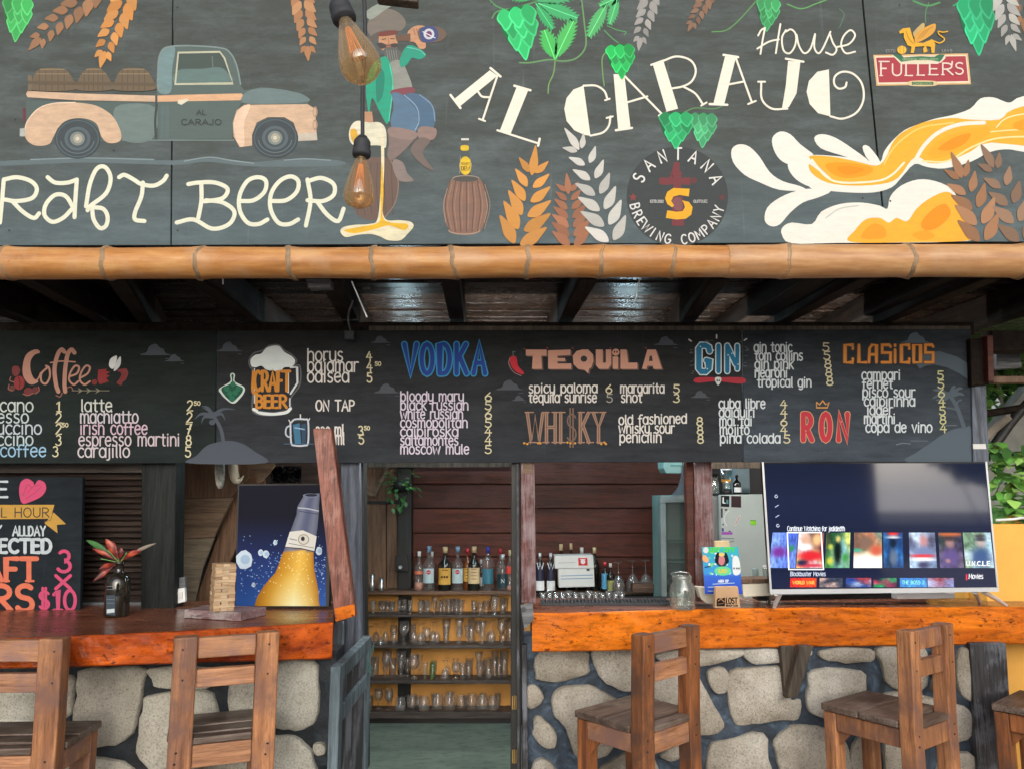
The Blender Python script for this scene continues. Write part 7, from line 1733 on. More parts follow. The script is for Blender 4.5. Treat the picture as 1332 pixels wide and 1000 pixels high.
# ------------------------------------------------------------ cooler, fridge, lamp hood and the things on the fridge
YCo = 5.0
co = thing('glass_cooler', 'pale teal upright cooler with a glass door behind the swirled red post', 'cooler', tuple(P(885, 800, YCo)))
b = MB()
b.slab([(859, 645), (917, 643), (917, 652), (859, 654)], YCo, .1); b.slab([(859, 654.1), (866.5, 653.8), (868.5, 860), (862, 860)], YCo, .1); b.slab([(910, 652.2), (917, 652.1), (922, 860), (914, 860)], YCo, .1)
obj('door_frame', b, M['greyframe'], co, bevel=.003)
b = MB(); b.slab([(866, 653), (912, 652), (915, 862), (868, 862)], YCo + .4, .03); obj('rear_lining', b, M['teal'], co)
b = MB(); b.slab([(860, 645), (862, 645), (865, 862), (863, 862)], YCo + .1, .33); b.slab([(915, 645), (917, 645), (920, 862), (918, 862)], YCo + .1, .33); b.slab([(860, 644), (917, 643), (917, 647), (860, 648)], YCo + .1, .33); obj('cabinet', b, M['teal'], co)
for y_ in (704, 730, 752): b = MB(); b.slab([(867, y_), (912, y_), (912, y_ + 1.2), (867, y_ + 1.2)], YCo + .14, .24); obj('rack', b, M['tealdark'], co)
b = MB(); b.slab([(867, 654.2), (910, 653.5), (913, 859), (869, 859)], YCo + .02, .006); obj('door_glass', b, M['aqua'], co)
t = thing('extractor_box', 'pale teal box hanging from the ceiling above the cooler', 'appliance', tuple(P(880, 612, 4.9)))
b = MB(); b.poly([P(864, 596, 4.9), P(892, 596, 4.9), P(892, 614, 4.9), P(867, 614, 4.9), P(864, 608, 4.9)], (0, .2, 0)); obj('housing', b, M['teal'], t, bevel=.004); b = MB(); b.slab([(872, 604), (890, 604), (890, 606), (872, 606)], 4.895, .004); obj('vent', b, M['tealdark'], t)
c = P(889, 643, 4.7); t = thing('lamp_hood', 'dark grey flared metal lamp hood above the cooler', 'lamp hood', tuple(c))
lathe_obj('hood', [(.072, 0), (.060, .012), (.03, .05), (.012, .11), (.008, .17), (.006, .17), (.010, .11), (.028, .05), (.056, .012), (.068, 0)], c, M['rubber'], t, 20); b = MB(); b.tube([c + Vector((0, 0, .17)), c + Vector((0, 0, .5))], .003, 6); obj('cord', b, M['black'], t); lathe_obj('bulb', [(0, .0), (.012, .006), (.016, .02), (.01, .04), (0, .045)], c + Vector((0, 0, .0)), M['card'], t, 10)
YFr = 4.3
fr = thing('fridge', 'pale grey green fridge with stickers and a green note, behind the television', 'fridge', tuple(P(965, 850, YFr)))
b = MB(); b.slab([(937, 643), (1010, 642), (1016, 870), (940, 870)], YFr, .05); obj('door', b, M['fridge'], fr, bevel=.006)
b = MB(); b.slab([(926, 645), (1008, 644), (1014, 872), (929, 872)], YFr + .052, .5); obj('cabinet', b, M['fridgeside'], fr, bevel=.006)
A2 = Art(YFr)
zf = lambda x, y: (840 + x / 7.4, 590 + y / 7.4)
def fq(q, c_): A2.fill([zf(*p) for p in q], c_)
fq([(725, 400), (805, 402), (803, 510), (723, 506)], (26, 28, 32)); fq([(822, 403), (918, 405), (918, 516), (822, 512)], (56, 40, 46)); fq([(728, 402), (745, 402), (740, 470), (728, 470)], (30, 32, 36)); A2.stroke([zf(745, 420), zf(745, 470), zf(762, 472)], 1.6, (214, 216, 218), False); fq([(775, 440), (795, 440), (795, 480), (775, 480)], (80, 130, 140))
fq([(724, 522), (740, 522), (740, 610), (726, 616)], (24, 26, 44)); fq([(756, 530), (790, 528), (770, 552)], (60, 44, 40)); A2.stroke([zf(*p) for p in ((800, 545), (762, 590), (760, 650), (780, 690))], 1, (206, 214, 214)); fq([(735, 670), (752, 670), (744, 694)], (30, 36, 60)); fq([(730, 712), (750, 712), (752, 745), (732, 745)], (60, 70, 120)); fq([(790, 745), (812, 735), (820, 750)], (60, 30, 80)); fq([(730, 748), (836, 752), (834, 776), (730, 776)], (150, 80, 170))
fq([(1008, 634), (1060, 636), (1062, 684), (1008, 682)], (120, 190, 40)); fq([(1008, 634), (1060, 636), (1060, 648), (1008, 646)], (90, 140, 40)); A2.stroke([zf(860, 680), zf(880, 640), zf(905, 596)], 2.6, (206, 196, 196), False); A2.stroke([zf(862, 676), zf(882, 640), zf(903, 600)], .8, (170, 90, 90), False); fq([(732, 806), (850, 810), (850, 818), (732, 814)], (110, 118, 120)); A2.stroke([zf(790, 860), zf(810, 846), zf(850, 838)], .8, (80, 100, 110), False)
A2.build('stickers', M['print'], fr)
ZF = ZY(643, YFr) + .002
c = P(929, 640, 4.42); c.z = ZF
t = thing('glass_jar', 'glass jar on the fridge, against the swirled red post', 'jar', tuple(c)); lathe_obj('jar_wall', gprof('jar', .028, .10), c, M['aqua'], t, 14); lathe_obj('lid', [(0, .102), (.026, .102), (.026, .118), (0, .118)], c, M['black'], t, 14)
c = P(945.5, 640, 4.42); c.z = ZF
t = thing('blender_jar', 'clear blender jar with a yellow band on the fridge', 'blender', tuple(c)); lathe_obj('base', [(0, 0), (.03, 0), (.026, .03), (0, .03)], c, M['black'], t, 14); lathe_obj('jar', [(.022, .031), (.034, .135), (.032, .135), (.020, .033)], c, M['aqua'], t, 14); lathe_obj('lid', [(0, .136), (.033, .136), (.03, .146), (0, .146)], c, M['silver'], t, 14); lathe_obj('band', [(.0285, .07), (.0300, .085)], c, M['ochre'], t, 14)
bottle('spirit_bottle', 'short black bottle with a white label on the fridge', 959, 617, 641, 10, 4.42, M['darkglass'], M['black'], (.1, .35, wl_), zt=ZF, group='things on the fridge')
b = MB(); b.slab([(955, 607), (975, 607), (976, 641), (955, 641)], 4.75, .2); tag(obj('wall_piece', b, mcol('dull_blue_grey', (96, 116, 124)), None, bevel=.004), 'dull blue grey wall piece behind the things on the fridge', 'box')  # stands for the pale wall piece behind the fridge things
b = MB(); b.slab([(925, 601), (1040, 600), (1040, 608), (925, 609)], 4.2, .05); tag(obj('shelf_rail', b, M['brackwood'], None), 'pale wooden rail above the fridge', 'rail')
b = MB(); b.slab([(975, 600), (1300, 600), (1320, 900), (975, 900)], 5.2, .03); tag(obj('dark_partition', b, M['black'], None), 'black partition behind the fridge and the television', 'partition')
b = MB(); c_ = P(983, 757, 3.75); zc_ = ZY(757, 3.75)
t = thing('drink_can', 'slim grey can beside the fridge, left of the television', 'can', (c_.x, 3.62, ZC)); lathe_obj('can', [(0, 0), (.014, 0), (.015, .004), (.015, .10), (.012, .106), (0, .106)], Vector((P(983, 757, 3.62).x, 3.62, ZC + .001 + .04)), mcol('grey_can', (110, 126, 126)), t, 14)
lathe_obj('can_stand', [(0, 0), (.016, 0), (.016, .039), (0, .039)], Vector((P(983, 757, 3.62).x, 3.62, ZC + .001)), M['cream'], t, 14)
t = thing('small_bottle', 'small clear bottle beside the television edge', 'bottle', (P(996, 757, 3.62).x, 3.62, ZC)); lathe_obj('bottle_glass', gprof('jar', .013, .145), Vector((P(996, 757, 3.62).x, 3.62, ZC + .001)), M['aqua'], t, 12); lathe_obj('cap', [(0, .146), (.011, .146), (.011, .158), (0, .158)], Vector((P(996, 757, 3.62).x, 3.62, ZC + .001)), M['card'], t, 12)
# ------------------------------------------------------------ left window: shutter, chalkboard, poster, tower
sh = thing('louvred_shutter', 'dark brown louvred shutter behind the chalkboard', 'shutter', tuple(P(150, 797, 3.50)))
b = MB(); b.slab([(-240, 600), (190, 600), (186, 614), (-240, 615)], 3.50, .04); obj('frame_rail', b, M['shutter'], sh)
b = MB(); b.slab([(-240, 784), (184, 783), (183, 797), (-240, 799)], 3.49, .04); obj('frame_rail', b, M['greybatten'], sh)
b = MB(); b.slab([(-240, 600), (200, 600), (200, 800), (-240, 800)], 3.60, .02); obj('backing', b, M['black'], sh)
k = 0; y_ = 616.0
while y_ < 782:
    h = 6.6
    a = P(-240, y_, 3.53); c = P(186, y_, 3.53); z0 = ZY(y_ + h, 3.53); z1 = ZY(y_, 3.53)
    b = MB(); b.add([(a.x, 3.515, z0), (c.x, 3.515, z0), (c.x, 3.55, z1), (a.x, 3.55, z1), (a.x, 3.522, z0 - .004), (c.x, 3.522, z0 - .004), (c.x, 3.557, z1 - .004), (a.x, 3.557, z1 - .004)], [(0, 1, 2, 3), (4, 5, 1, 0), (7, 6, 5, 4), (3, 2, 6, 7)])
    o = obj('slat', b, M['greybatten'] if 24 < y_ - 616 < 30 else M['shutter'], sh, origin=(a.x, 3.53, z0)); y_ += h + .9
YK = 3.36
cb_ = thing('chalkboard', 'dark chalkboard with a pink heart and 3 x $10 lettering on the left counter', 'chalkboard', tuple(P(40, 798, YK)))
b = MB(); b.slab([(-150, 620), (107.5, 620), (104, 797), (-150, 800)], YK, .02); obj('board', b, M['chalkboard'], cb_, bevel=.0015)
A_ = Art(YK); ch = (196, 208, 214); pkk = (208, 72, 116); og = (222, 116, 84)
text(A_, 'LOVE', -62, 646, 20, 72, 3.2, ch)
A_.fill([(29, 654), (25, 640), (27, 627), (35, 622), (43, 626), (45, 630), (50, 624), (58, 627), (60, 636), (54, 645), (40, 652)], pkk, True)
for q in ([(30, 644), (36, 630), (42, 634)], [(36, 640), (44, 632), (52, 630)], [(34, 648), (46, 640), (54, 632)]): A_.stroke(q, .9, (178, 50, 92))
A_.fill([(-140, 656), (71, 656), (68, 666), (70, 674), (-140, 676)], (196, 152, 62)); A_.fill([(62, 676), (70, 666), (86, 681), (74, 682), (75, 693), (58, 680)], (196, 152, 62)); A_.stroke([(58, 678), (66, 676), (69, 666)], .9, (120, 90, 50), False)
text(A_, 'COCKTAIL HOUR', -72, 672, 12, 136, 1.5, (60, 50, 36))
(text(A_, 'Y', -6, 695, 12, 8, 2.2, ch), text(A_, 'ALLDAY', 17, 696, 12, 42, 2.3, ch))
text(A_, 'SELECTED', -40, 718, 17, 107, 4.4, ch)
text(A_, 'CRAFT', -70, 754, 28, 118, 6.4, og); text(A_, 'BEERS', -90, 794, 33, 134, 6.8, og)
A_.stroke([(-2, 755), (12, 755)], 3, og, False); A_.stroke([(34, 755), (44, 755)], 3, og, False)
text(A_, '3', 76, 743, 27, 17, 4.4, pkk); text(A_, 'x', 73, 765, 17, 19, 4.4, pkk); text(A_, '$', 51, 792, 24, 14, 3.4, pkk); text(A_, '10', 70, 793, 26, 29, 4.4, pkk)
A_.build('chalk_lettering', M['chalk'], cb_)
# bottle vase
c = onz(151, 801); YV = c.y
t = thing('bottle_vase', 'tall black bottle used as a vase on the left counter', 'vase', tuple(c)); r = .0465
lathe_obj('bottle_glass', [(0, .001), (r * .92, .001), (r, .006), (r, .135), (r * .9, .152), (r * .5, .168), (r * .36, .178), (r * .36, .205), (r * .42, .207), (r * .42, .214), (r * .3, .214), (r * .3, .18)], c, M['darkglass'], t, 20)
A_ = Art(c.y - r - .001)
A_.fill([(138, 774), (150, 773), (150, 800), (138, 799)], (66, 78, 88)); A_.fill([(139, 792), (149, 791), (149, 796), (139, 797)], (196, 204, 208)); 
for yy in (762, 766, 779, 784): A_.stroke([(139, yy), (149, yy)], .7, (120, 128, 136), False)
A_.build('label', M['print'], t)
cm, ntc, bc = new_mat('croton_leaf')
mpc = mapping(ntc, (1, 1, 1)); nc = N(ntc, 'ShaderNodeTexNoise', Scale=28, Detail=4); ntc.links.new(mpc.outputs[0], nc.inputs[0])
rc = ramp(ntc, [(.35, (.04, .01, .012)), (.5, (.22, .02, .015)), (.62, (.45, .08, .035))]); ntc.links.new(nc.outputs[0], rc.inputs[0]); ntc.links.new(rc.outputs[0], bc.inputs['Base Color']); bc.inputs['Roughness'].default_value = .4
pl = thing('croton_sprig', 'sprig of red croton leaves standing in the black bottle', 'plant', tuple(c + Vector((0, 0, .2))))
top = c + Vector((0, 0, .21))
def cleaf(tip, w, m_, sag=.0):
    tip = P(tip[0], tip[1], YV - .02 + sag); b = MB()
    a = top; n = 9; d = (tip - a); L = d.length; d.normalize(); s = d.cross(Vector((0, 1, 0))).normalized()
    mid = [a + d * (L * i / n) + Vector((0, -.012 * math.sin(math.pi * i / n), .03 * L / .2 * math.sin(math.pi * i / n) * .35)) for i in range(n + 1)]
    hw = [w * (0.04 if i == 0 else (math.sin(math.pi * min(1, max(0, (i / n - .2) / .82))) ** .8 if i / n > .2 else .05)) for i in range(n + 1)]
    hw[-1] = .0004
    b.add(mid + [p + s * h + Vector((0, .008, 0)) * (h / max(w, 1e-5)) for p, h in zip(mid, hw)] + [p - s * h + Vector((0, .008, 0)) * (h / max(w, 1e-5)) for p, h in zip(mid, hw)], [(i, i + 1, n + 2 + i, n + 1 + i) for i in range(n)] + [(i, 2 * n + 2 + i, 2 * n + 3 + i, i + 1) for i in range(n)], 0, True)
    obj('leaf', b, m_, pl)
cleaf((137, 700), .014, cm); cleaf((158, 712), .012, cm); cleaf((120, 713), .009, cm); cleaf((184, 714), .011, cm); cleaf((203, 706), .007, M['bark']); cleaf((121, 756), .011, cm, -.03); cleaf((112, 702), .012, leafm, .05); cleaf((128, 740), .009, cm, -.05); cleaf((146, 703), .008, cm, .02)
b = MB()
for tip in ((140, 715), (150, 716), (165, 718), (131, 726)): b.tube([top - Vector((0, 0, .05)), top, P(tip[0], tip[1], YV)], .0018, 5)
obj('stem', b, leafl, pl)
# partition, switch, hanging things
par = thing('wood_partition', 'brown wooden partition behind the block tower with a slanting right edge', 'partition', tuple(P(265, 795, 4.0)))
YQ = 4.0
for q, m_, dy in (([(200, 560), (345, 560), (342, 600), (300, 646), (225, 648)], 'brownply', 0), ([(226, 649), (302, 647), (278, 698), (222, 701)], 'tanply', .003), ([(222, 702), (278, 699), (262, 740), (248, 800), (220, 800)], 'greytan', .006)):
    if m_ == 'greytan': M['greytan'] = wood('greyish_tan_plywood', (.14, .11, .07), (.30, .25, .18), 'x', .6)
    b = MB(); b.poly([P(x, y, YQ + dy) for x, y in q], (0, .02, 0)); obj('panel', b, M[m_], par)
b = MB(); b.slab([(200, 560), (460, 560), (460, 800), (200, 800)], 4.3, .03); obj('rear_board', b, M['shutter'], par)
b = MB(); b.poly([P(342, 600, 4.1), P(345, 640, 4.1), P(262, 800, 4.1), P(248, 800, 4.1), P(300, 648, 4.1)], (0, .02, 0)); obj('panel', b, M['brownply'], par)
t = thing('light_switch', 'small white light switch at the foot of the broad black post', 'light switch', tuple(P(233, 775, 3.42)))
b = MB(); b.slab([(227, 766), (240, 764), (241, 782), (229, 785)], 3.44, .02); obj('plate', b, M['white'], t, bevel=.002); b = MB(); b.slab([(231, 770), (237, 769), (237.5, 778), (232, 779)], 3.436, .004); obj('rocker', b, M['card'], t); b = MB(); b.slab([(224, 752), (240, 750), (241, 764), (226, 766)], 3.45, .02); obj('back_plate', b, M['greybatten'], t)
t = thing('hanging_paddle', 'pale speckled oval paddle hanging under the menu board above the block tower', 'paddle', tuple(P(285, 635, 3.7)))
b = MB(); b.poly([P(x, y, 3.7) for x, y in catmull([(280.5, 596), (289, 596), (290.5, 615), (289, 629), (285, 635), (281, 628), (279.5, 612)], True, 4)], (0, .02, 0)); obj('blade', b, plain('speckled_bone', (.42, .43, .38), .6, var=.4, scale=60), t, bevel=.003)
t = thing('hanging_horn', 'pale curved horn hanging beside the speckled paddle', 'horn', tuple(P(305, 630, 3.7)))
b = MB(); b.tube([P(x, y, 3.7) for x, y in catmull([(303, 592), (303.5, 608), (306, 622), (311, 625), (317, 618)], False, 4)], [.022] * 8 + [.021, .02, .018, .015, .012, .009, .006, .004, .001], 12); obj('horn', b, plain('horn_bone', (.46, .42, .33), .5, var=.3), t)
t = thing('hanging_board', 'short tan board with a pointed end hanging beside the horn', 'board', tuple(P(335, 612, 3.75)))
b = MB(); b.poly([P(x, y, 3.75) for x, y in ((321, 594), (345, 594), (358, 605), (340, 627), (335, 628), (334, 615), (325, 610))], (0, .015, 0)); obj('panel', b, M['tanply'], t)
b = MB(); n_ = 14
pts = [[P(352 + 40 * i / n_, 606 + 22 * j / 8, 3.8 + .05 * noise.noise(Vector((i * .9, j * .9, 1)))) for i in range(n_ + 1)] for j in range(9)]
b.add([p for r_ in pts for p in r_], [(j * (n_ + 1) + i, j * (n_ + 1) + i + 1, (j + 1) * (n_ + 1) + i + 1, (j + 1) * (n_ + 1) + i) for j in range(8) for i in range(n_)])
tag(obj('plastic_bag', b, M['blackgloss'], None), 'crumpled black plastic above the beer poster', 'plastic bag')
# poster
YO = 3.38
po = thing('beer_poster', 'blue poster of a beer bottle neck with ice, standing on the left counter', 'poster', tuple(P(365, 795, YO)))
b = MB(); b.slab([(309, 629), (432, 629), (428, 789), (305, 789)], YO, .035); obj('frame', b, M['black'], po, bevel=.002)
A_ = Art(YO)
A_.grid([(311, 631), (425, 630), (424, 787), (306.5, 787.5)], 10, 24, lambda u, v: mixc(mixc((16, 18, 34), (30, 44, 96), min(1, max(0, (v - .25) / .35))), (52, 96, 176), max(0, (v - .55) / .45)))
r4 = random.Random(9)
for k in range(420):
    yy = r4.triangular(690, 786, 745); xx = r4.uniform(312, 423); 
    if r4.random() < .5 and xx < 350: continue
    A_.lev = 2 + k % 9; A_.ell(xx, yy, r4.uniform(.35, 1.2), r4.uniform(.35, 1.1), r4.choice([(140, 176, 226), (190, 210, 240), (96, 140, 210)]), 6, keep=True)
A_.lev = 14
for cx_, cy_, s_ in ((318, 727, 11), (339, 718, 4), (346, 720, 5), (358, 705, 3), (415, 716, 5), (330, 760, 3)):
    A_.fill([(cx_ + s_ * r4.uniform(.75, 1.05) * math.cos(a * .7), cy_ + s_ * 1.2 * r4.uniform(.8, 1.05) * math.sin(a * .7)) for a in range(9)], (196, 214, 230))
    A_.fill([(cx_ + 1 + s_ * .6 * math.cos(a * .9), cy_ + s_ * .6 * math.sin(a * .9)) for a in range(7)], (160, 186, 214))
# bottle: rows of (left, right) edges from mouth to base
rows = [(643, 396, 416), (648, 393, 416), (658, 387, 415), (664, 386, 415), (668, 386, 415), (690, 378, 413), (714, 370, 409), (718, 368, 408), (730, 364, 408), (745, 358, 409), (752, 351, 410), (762, 343, 412), (775, 335, 414), (787.5, 331, 416)]
def edge(y):
    for (a, l0, r0_), (b_, l1, r1_) in zip(rows, rows[1:]):
        if y <= b_: f = (y - a) / (b_ - a); return l0 + (l1 - l0) * f, r0_ + (r1_ - r0_) * f
    return rows[-1][1:]
A_.lev += 2
ny, nx = 40, 10; k0 = len(A_.mb.v); vs = []
for j in range(ny + 1):
    y_ = 643 + (787.5 - 643) * j / ny; l_, r_ = edge(y_)
    for i in range(nx + 1): vs.append((l_ + (r_ - l_) * i / nx, y_ - 0.10 * (l_ + (r_ - l_) * i / nx - l_) * (1 if y_ < 780 else 0)))
def bc_(x, y):
    l_, r_ = edge(min(787, y + 2)); u = (x - l_) / (r_ - l_ + 1e-6); u = max(0, min(1, u))
    if y < 716: base = mixc((92, 100, 130), (150, 156, 176), .5 + .5 * math.sin(u * 9)); base = mixc(base, (46, 50, 74), abs(u - .5) * .9)
    else:
        g_ = max(0, 1 - abs(u - .6) * 2.2); v = (y - 716) / 70
        base = mixc(mixc((196, 140, 40), (240, 196, 90), g_), (236, 236, 190), g_ * max(0, v - .35) * 1.5); base = mixc(base, (150, 90, 20), max(0, abs(u - .5) - .38) * 4)
    return base
A_.raw(vs, [(j * (nx + 1) + i, j * (nx + 1) + i + 1, (j + 1) * (nx + 1) + i + 1, (j + 1) * (nx + 1) + i) for j in range(ny) for i in range(nx)], bc_, [A_.lev] * len(vs))
A_.fill([(377, 691), (394, 689), (412, 697), (409, 716), (392, 712), (371, 711)], (222, 222, 216)); A_.ell(395, 701, 7.5, 7, (170, 160, 140)); A_.ell(395, 701, 6, 5.6, (216, 214, 206)); A_.ell(394, 700, 2.5, 3, (60, 56, 60)); A_.stroke([(377, 700), (386, 702)], 1, (110, 110, 120)); A_.stroke([(376, 706), (408, 712)], .8, (120, 110, 110)); A_.stroke([(371, 711), (392, 713), (409, 717)], 1.2, (90, 70, 60))
A_.ell(404, 644, 10, 2.8, (120, 128, 150)); A_.ell(405, 643.5, 8, 1.8, (40, 44, 60)); A_.stroke([(388, 660), (400, 661), (414, 664)], 1.5, (190, 196, 210)); A_.stroke([(389, 664), (400, 666), (414, 668)], 1, (70, 76, 100))
for k in range(60): yy = r4.uniform(720, 785); l_, r_ = edge(yy); A_.lev += .15; A_.ell(r4.uniform(l_ + 3, r_ - 4), yy - 2, .7, .8, (250, 230, 170), 6, keep=True)
A_.build('poster_print', M['print'], po)
# block tower on its board
c = onz(287, 797); 
YJ = c.y
t = thing('wooden_board', 'thick purplish chopping board under the block tower on the left counter', 'board', tuple(onz(300, 800)))
q0, q1, q2, q3 = onz(239, 803.5, ZC + .0), onz(313, 808, ZC), onz(346, 800, ZC), onz(270, 796.5, ZC)
hz = .034; b = MB(); b.hexa([q0 + Vector((0, 0, .001)), q1 + Vector((0, 0, .001)), q1 + Vector((0, 0, hz)), q0 + Vector((0, 0, hz)), q3 + Vector((0, 0, .001)), q2 + Vector((0, 0, .001)), q2 + Vector((0, 0, hz)), q3 + Vector((0, 0, hz))]); obj('board', b, wood('purplish_board', (.14, .08, .09), (.34, .22, .23), 'x', .5, worn=(.4, .34, .33), worn_amt=.1), t, bevel=.003)
tc = onz(286, 794, ZC + hz); zt_ = ZC + hz + .001
t = thing('block_tower', 'tower of small pale wooden blocks on the purplish board', 'block tower', (tc.x, tc.y + .02, zt_), R(32))
bw = wood('pale_block_wood', (.50, .34, .19), (.74, .56, .37), 'x', .6, bmp=.1, vary=.3, stretch=6); bw2 = wood('tan_block_wood', (.46, .28, .15), (.64, .44, .27), 'x', .6, bmp=.1, vary=.3, stretch=6)
nl = 15; lh = .0120; bl = .078
mesh_a = None
for j in range(nl):
    for k in range(3):
        m = MB(); wd = bl / 3
        if j % 2: m.box((-bl / 2, -bl / 2 + k * wd + .0006, 0), (bl / 2, -bl / 2 + (k + 1) * wd - .0006, lh - .0005))
        else: m.box((-bl / 2 + k * wd + .0006, -bl / 2, 0), (-bl / 2 + (k + 1) * wd - .0006, bl / 2, lh - .0005))
        o = obj('block', m, bw if (j + k) % 2 else bw2, t, local=True, bevel=.0008); o.location = (random.uniform(-.0018, .0018) , random.uniform(-.0018, .0018), j * lh); o.rotation_euler = (0, 0, random.uniform(-.02, .02))

# ------------------------------------------------------------ hanging bulbs
def bulb(label, cap, tipdir, L, D, Y, cordtop, socket_len, nm='hanging_bulb'):
    """cap: where glass meets socket (pixel), tipdir: unit vector from socket to tip"""
    a = P(cap[0], cap[1], Y); d = Vector(tipdir).normalized()
    q = Vector((0, 0, -1)).rotation_difference(d).to_matrix().to_4x4()
    t = thing(nm, label, 'light bulb', tuple(a), group='edison bulbs hanging before the mural')
    rr_ = D / 2
    prof = [(.30, 0), (.34, .04), (.48, .16), (.66, .34), (.86, .54), (.98, .70), (1.0, .79), (.93, .88), (.74, .95), (.42, .99), (0.02, 1.0)]
    b = MB(); b.lathe([(r_ * rr_, -z_ * L) for r_, z_ in prof], a, 28, M=q); obj('glass', b, M['amber'], t)
    b = MB(); b.lathe([(0, .002), (rr_ * .56, .002), (rr_ * .60, .006), (rr_ * .60, .014), (rr_ * .52, .018), (rr_ * .56, .022), (rr_ * .54, .034), (rr_ * .44, .04), (rr_ * .44, socket_len * .8), (rr_ * .3, socket_len), (0, socket_len)], a, 20, M=q); obj('socket', b, M['rubber'], t)
    s_end = a - d * socket_len
    b = MB(); ct = Vector(cordtop); b.tube(catmull([tuple(s_end), tuple(s_end * .75 + ct * .25 - d * .01), tuple((s_end + ct) / 2 + Vector((.006, 0, 0))), tuple(ct)], False, 6), .0042, 8); obj('cord', b, M['rubber'], t)
    # filament cage
    b = MB(); st = a + d * (L * .12)
    b.tube([a, st], [.006, .004], 8); obj('glass_stem', b, M['aqua'], t)
    b = MB(); ex = d.orthogonal().normalized(); ey = d.cross(ex)
    for k in range(7):
        an = k * 2 * math.pi / 7; r1_, r2_ = rr_ * .12, rr_ * .34
        b.tube([a + d * (L * .14) + (ex * math.cos(an) + ey * math.sin(an)) * r1_, a + d * (L * .62) + (ex * math.cos(an) + ey * math.sin(an)) * r2_, a + d * (L * .64) + (ex * math.cos(an + .45) + ey * math.sin(an + .45)) * r2_, a + d * (L * .14) + (ex * math.cos(an + .45) + ey * math.sin(an + .45)) * r1_], .0008, 5)
    obj('filament', b, plain('filament', (.85, .42, .12), .4, .2), t)
bulb('larger amber glowing style bulb tilted to the right, nearest the viewer', (449, 28), (.36, -.25, -1), .118, .064, 1.12, P(436, -60, 1.12), .05)
bulb('smaller amber bulb hanging straight on a long black cord below the tilted one', (470, 205), (-.03, 0, -1), .108, .064, 1.52, P(471, -80, 1.5), .046)
b = MB(); b.slab([(489, -60), (543, -60), (543, 3), (489, -3)], 1.6, .03); tag(obj('hanging_beam', b, M['brackwood'], None, bevel=.004), 'end of a brown beam at the top edge beside the bulbs', 'beam')
# loose cables on the joists
t = thing('loose_cable', 'pale loose cable with a black socket hanging left of the vodka list', 'cable', tuple(P(453, 440, 3.2)))
b = MB(); b.tube(catmull([tuple(P(459, 392, 3.0)), tuple(P(454, 405, 3.1)), tuple(P(453, 418, 3.2)), tuple(P(456, 430, 3.3))], False, 6), .004, 6); obj('cable', b, M['greybatten'], t)
b = MB(); b.slab([(447, 430), (460, 430), (460, 441), (448, 441)], 3.30, .04); obj('socket', b, M['rubber'], t, bevel=.003)
b = MB(); b.tube([P(290, 362, 2.68), P(290, 370, 2.68)], .003, 6); tag(obj('string_end', b, M['card'], None), 'short white string end under the bamboo pole at the left', 'string')
b = MB(); b.tube([P(832, 363, 2.7), P(829, 376, 2.72), P(826, 392, 2.75)], .002, 6); tag(obj('string_end', b, M['card'], None), 'long pale string hanging under the pole above the tequila heading', 'string')
b = MB(); b.slab([(456.5, 366), (458, 366), (478, 412), (476.5, 413)], 2.95, .004); tag(obj('metal_strip', b, M['silver'], None), 'thin bright metal strip along a joist left of the vodka heading', 'strip')

# ------------------------------------------------------------ the garden at the right
YY = 3.62
t = thing('yellow_wall', 'bright yellow painted low wall at the right edge', 'wall', tuple(P(1400, 1000, YY)))
b = MB(); b.box((XY(1290, 850, YY), YY, 0), (6.0, YY + .14, ZY(681, YY))); obj('wall_body', b, M['yellowwall'], t, bevel=.006)
b = MB(); b.box((XY(1290, 850, YY) - .01, YY + .145, 0), (6.0, YY + .5, ZY(668, YY + .2))); obj('rear_kerb', b, M['yellowwall'], t, bevel=.006)
b = MB(); b.tube([P(1300, 712, 3.58), P(1335, 706, 3.57), P(1400, 702, 3.56)], .006, 8); tag(obj('white_pipe', b, M['white'], None), 'thin white pipe along the yellow wall', 'pipe') if False else None
b = MB(); b.tube([P(1296, 676, 3.60), P(1316, 675, 3.6), P(1345, 671, 3.6), P(1400, 668, 3.6)], .006, 8); tag(obj('white_pipe', b, M['white'], None), 'thin white pipe on top of the yellow wall', 'pipe')
t = thing('grey_slab', 'leaning grey stone slab behind the menu board end', 'slab', tuple(P(1320, 650, 4.2)))
b = MB(); b.poly([P(x, y, 4.3) for x, y in ((1276, 670), (1290, 560), (1340, 500), (1420, 520), (1420, 690), (1280, 690))], (0, .1, 0)); obj('slab', b, plain('grey_slab_stone', (.20, .21, .20), .9, var=.3), t)
for lb, pts, r_, m_ in (('dark crooked branch crossing the garden view at the right', [(1278, 600), (1300, 570), (1318, 545), (1350, 510)], .024, M['blackpost']), ('pale sawn log end resting among the branches at the right', [(1280, 570), (1296, 555), (1312, 543)], .022, M['bark']), ('dark twig slanting behind the grey slab', [(1270, 540), (1300, 535), (1345, 528)], .02, M['joist'])):
    b = MB(); b.tube([P(x, y, 3.9) for x, y in catmull(pts, False, 4)], r_, 10); tag(obj('branch', b, m_, None), lb, 'branch')
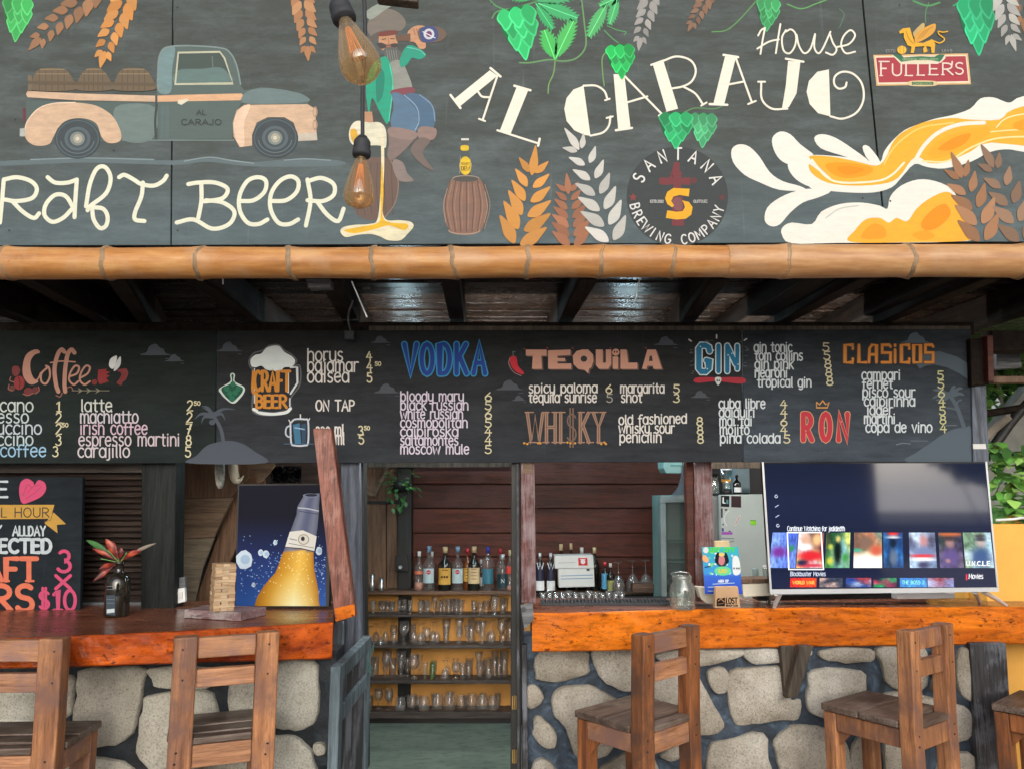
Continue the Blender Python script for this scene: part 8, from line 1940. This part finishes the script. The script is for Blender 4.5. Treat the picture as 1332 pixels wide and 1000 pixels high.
def foliage(name, label, cat, cen, rad, n, L, w, mats, seed, stems=True):
    r_ = random.Random(seed); t = thing(name, label, cat, (cen[0], cen[1], 0)); b = MB(); c = Vector(cen)
    clumps = [(Vector((r_.uniform(-1, 1) * rad[0], r_.uniform(-1, 1) * rad[1], r_.uniform(-1, 1) * rad[2])), r_.uniform(.5, 1)) for _ in range(14)]
    for k in range(n):
        cl, s_ = r_.choice(clumps); a = r_.uniform(0, 6.28); e = r_.uniform(-1, 1); q = r_.random() ** .5
        p = c + cl * .85 + Vector((math.cos(a) * rad[0], math.sin(a) * rad[1], e * rad[2])) * (.38 * s_ * q)
        if p.z < .02: continue
        leaf_mesh(b, p, (math.cos(a), math.sin(a) - .4, r_.uniform(-.9, .3)), L * r_.uniform(.6, 1.25), w * r_.uniform(.7, 1.2), mi=r_.randrange(len(mats)))
    o = obj('foliage', b, mats, t); o['kind'] = 'stuff'
    if stems:
        b = MB()
        for k in range(5):
            e_ = c + clumps[k][0] * .8; b.tube([(c.x + r_.uniform(-.1, .1), c.y + r_.uniform(-.1, .1), 0), tuple((Vector((c.x, c.y, 0)) + e_) / 2 + Vector((r_.uniform(-.1, .1), 0, 0))), tuple(e_)], [.03, .02, .008], 7)
        obj('stem', b, M['bark'], t)
gd_ = plain('dark_green_leaf', (.05, .14, .035), .4, var=.3, scale=2); gm_ = plain('mid_green_leaf', (.14, .36, .07), .4, var=.3, scale=2); gl_ = plain('bright_green_leaf', (.34, .60, .14), .45, var=.3, scale=2)  # greens mixed at random from leaf to leaf
foliage('vine', 'broad leaved green vine hanging over the yellow wall at the right', 'vine', tuple(P(1322, 625, 3.72)), (.16, .10, .18), 150, .085, .062, [gd_, gm_, gl_], 11, False)
foliage('vine', 'ivy leaves beside the grey slab, just right of the menu board end', 'vine', tuple(P(1300, 590, 3.8)), (.08, .06, .08), 26, .075, .06, [gm_, gl_], 12, False)
foliage('bush', 'bright green bush in the garden just behind the timber end frame', 'bush', tuple(P(1320, 505, 5.6)), (.6, .5, .7), 1500, .15, .07, [gd_, gm_, gl_], 13)
foliage('bush', 'taller green bush farther back in the garden', 'bush', (6.4, 8.6, 1.9), (1.5, 1.0, 1.7), 2600, .24, .11, [gd_, gm_, gl_], 14)
foliage('bush', 'leafy shrub low behind the yellow wall', 'bush', (3.9, 4.9, 1.0), (.7, .5, .8), 1200, .13, .07, [gd_, gm_], 15)
foliage('tree', 'round leafy tree across the yard', 'tree', (11.2, -11.5, 2.7), (1.0, .8, .8), 2200, .28, .14, [gd_, gm_], 16)
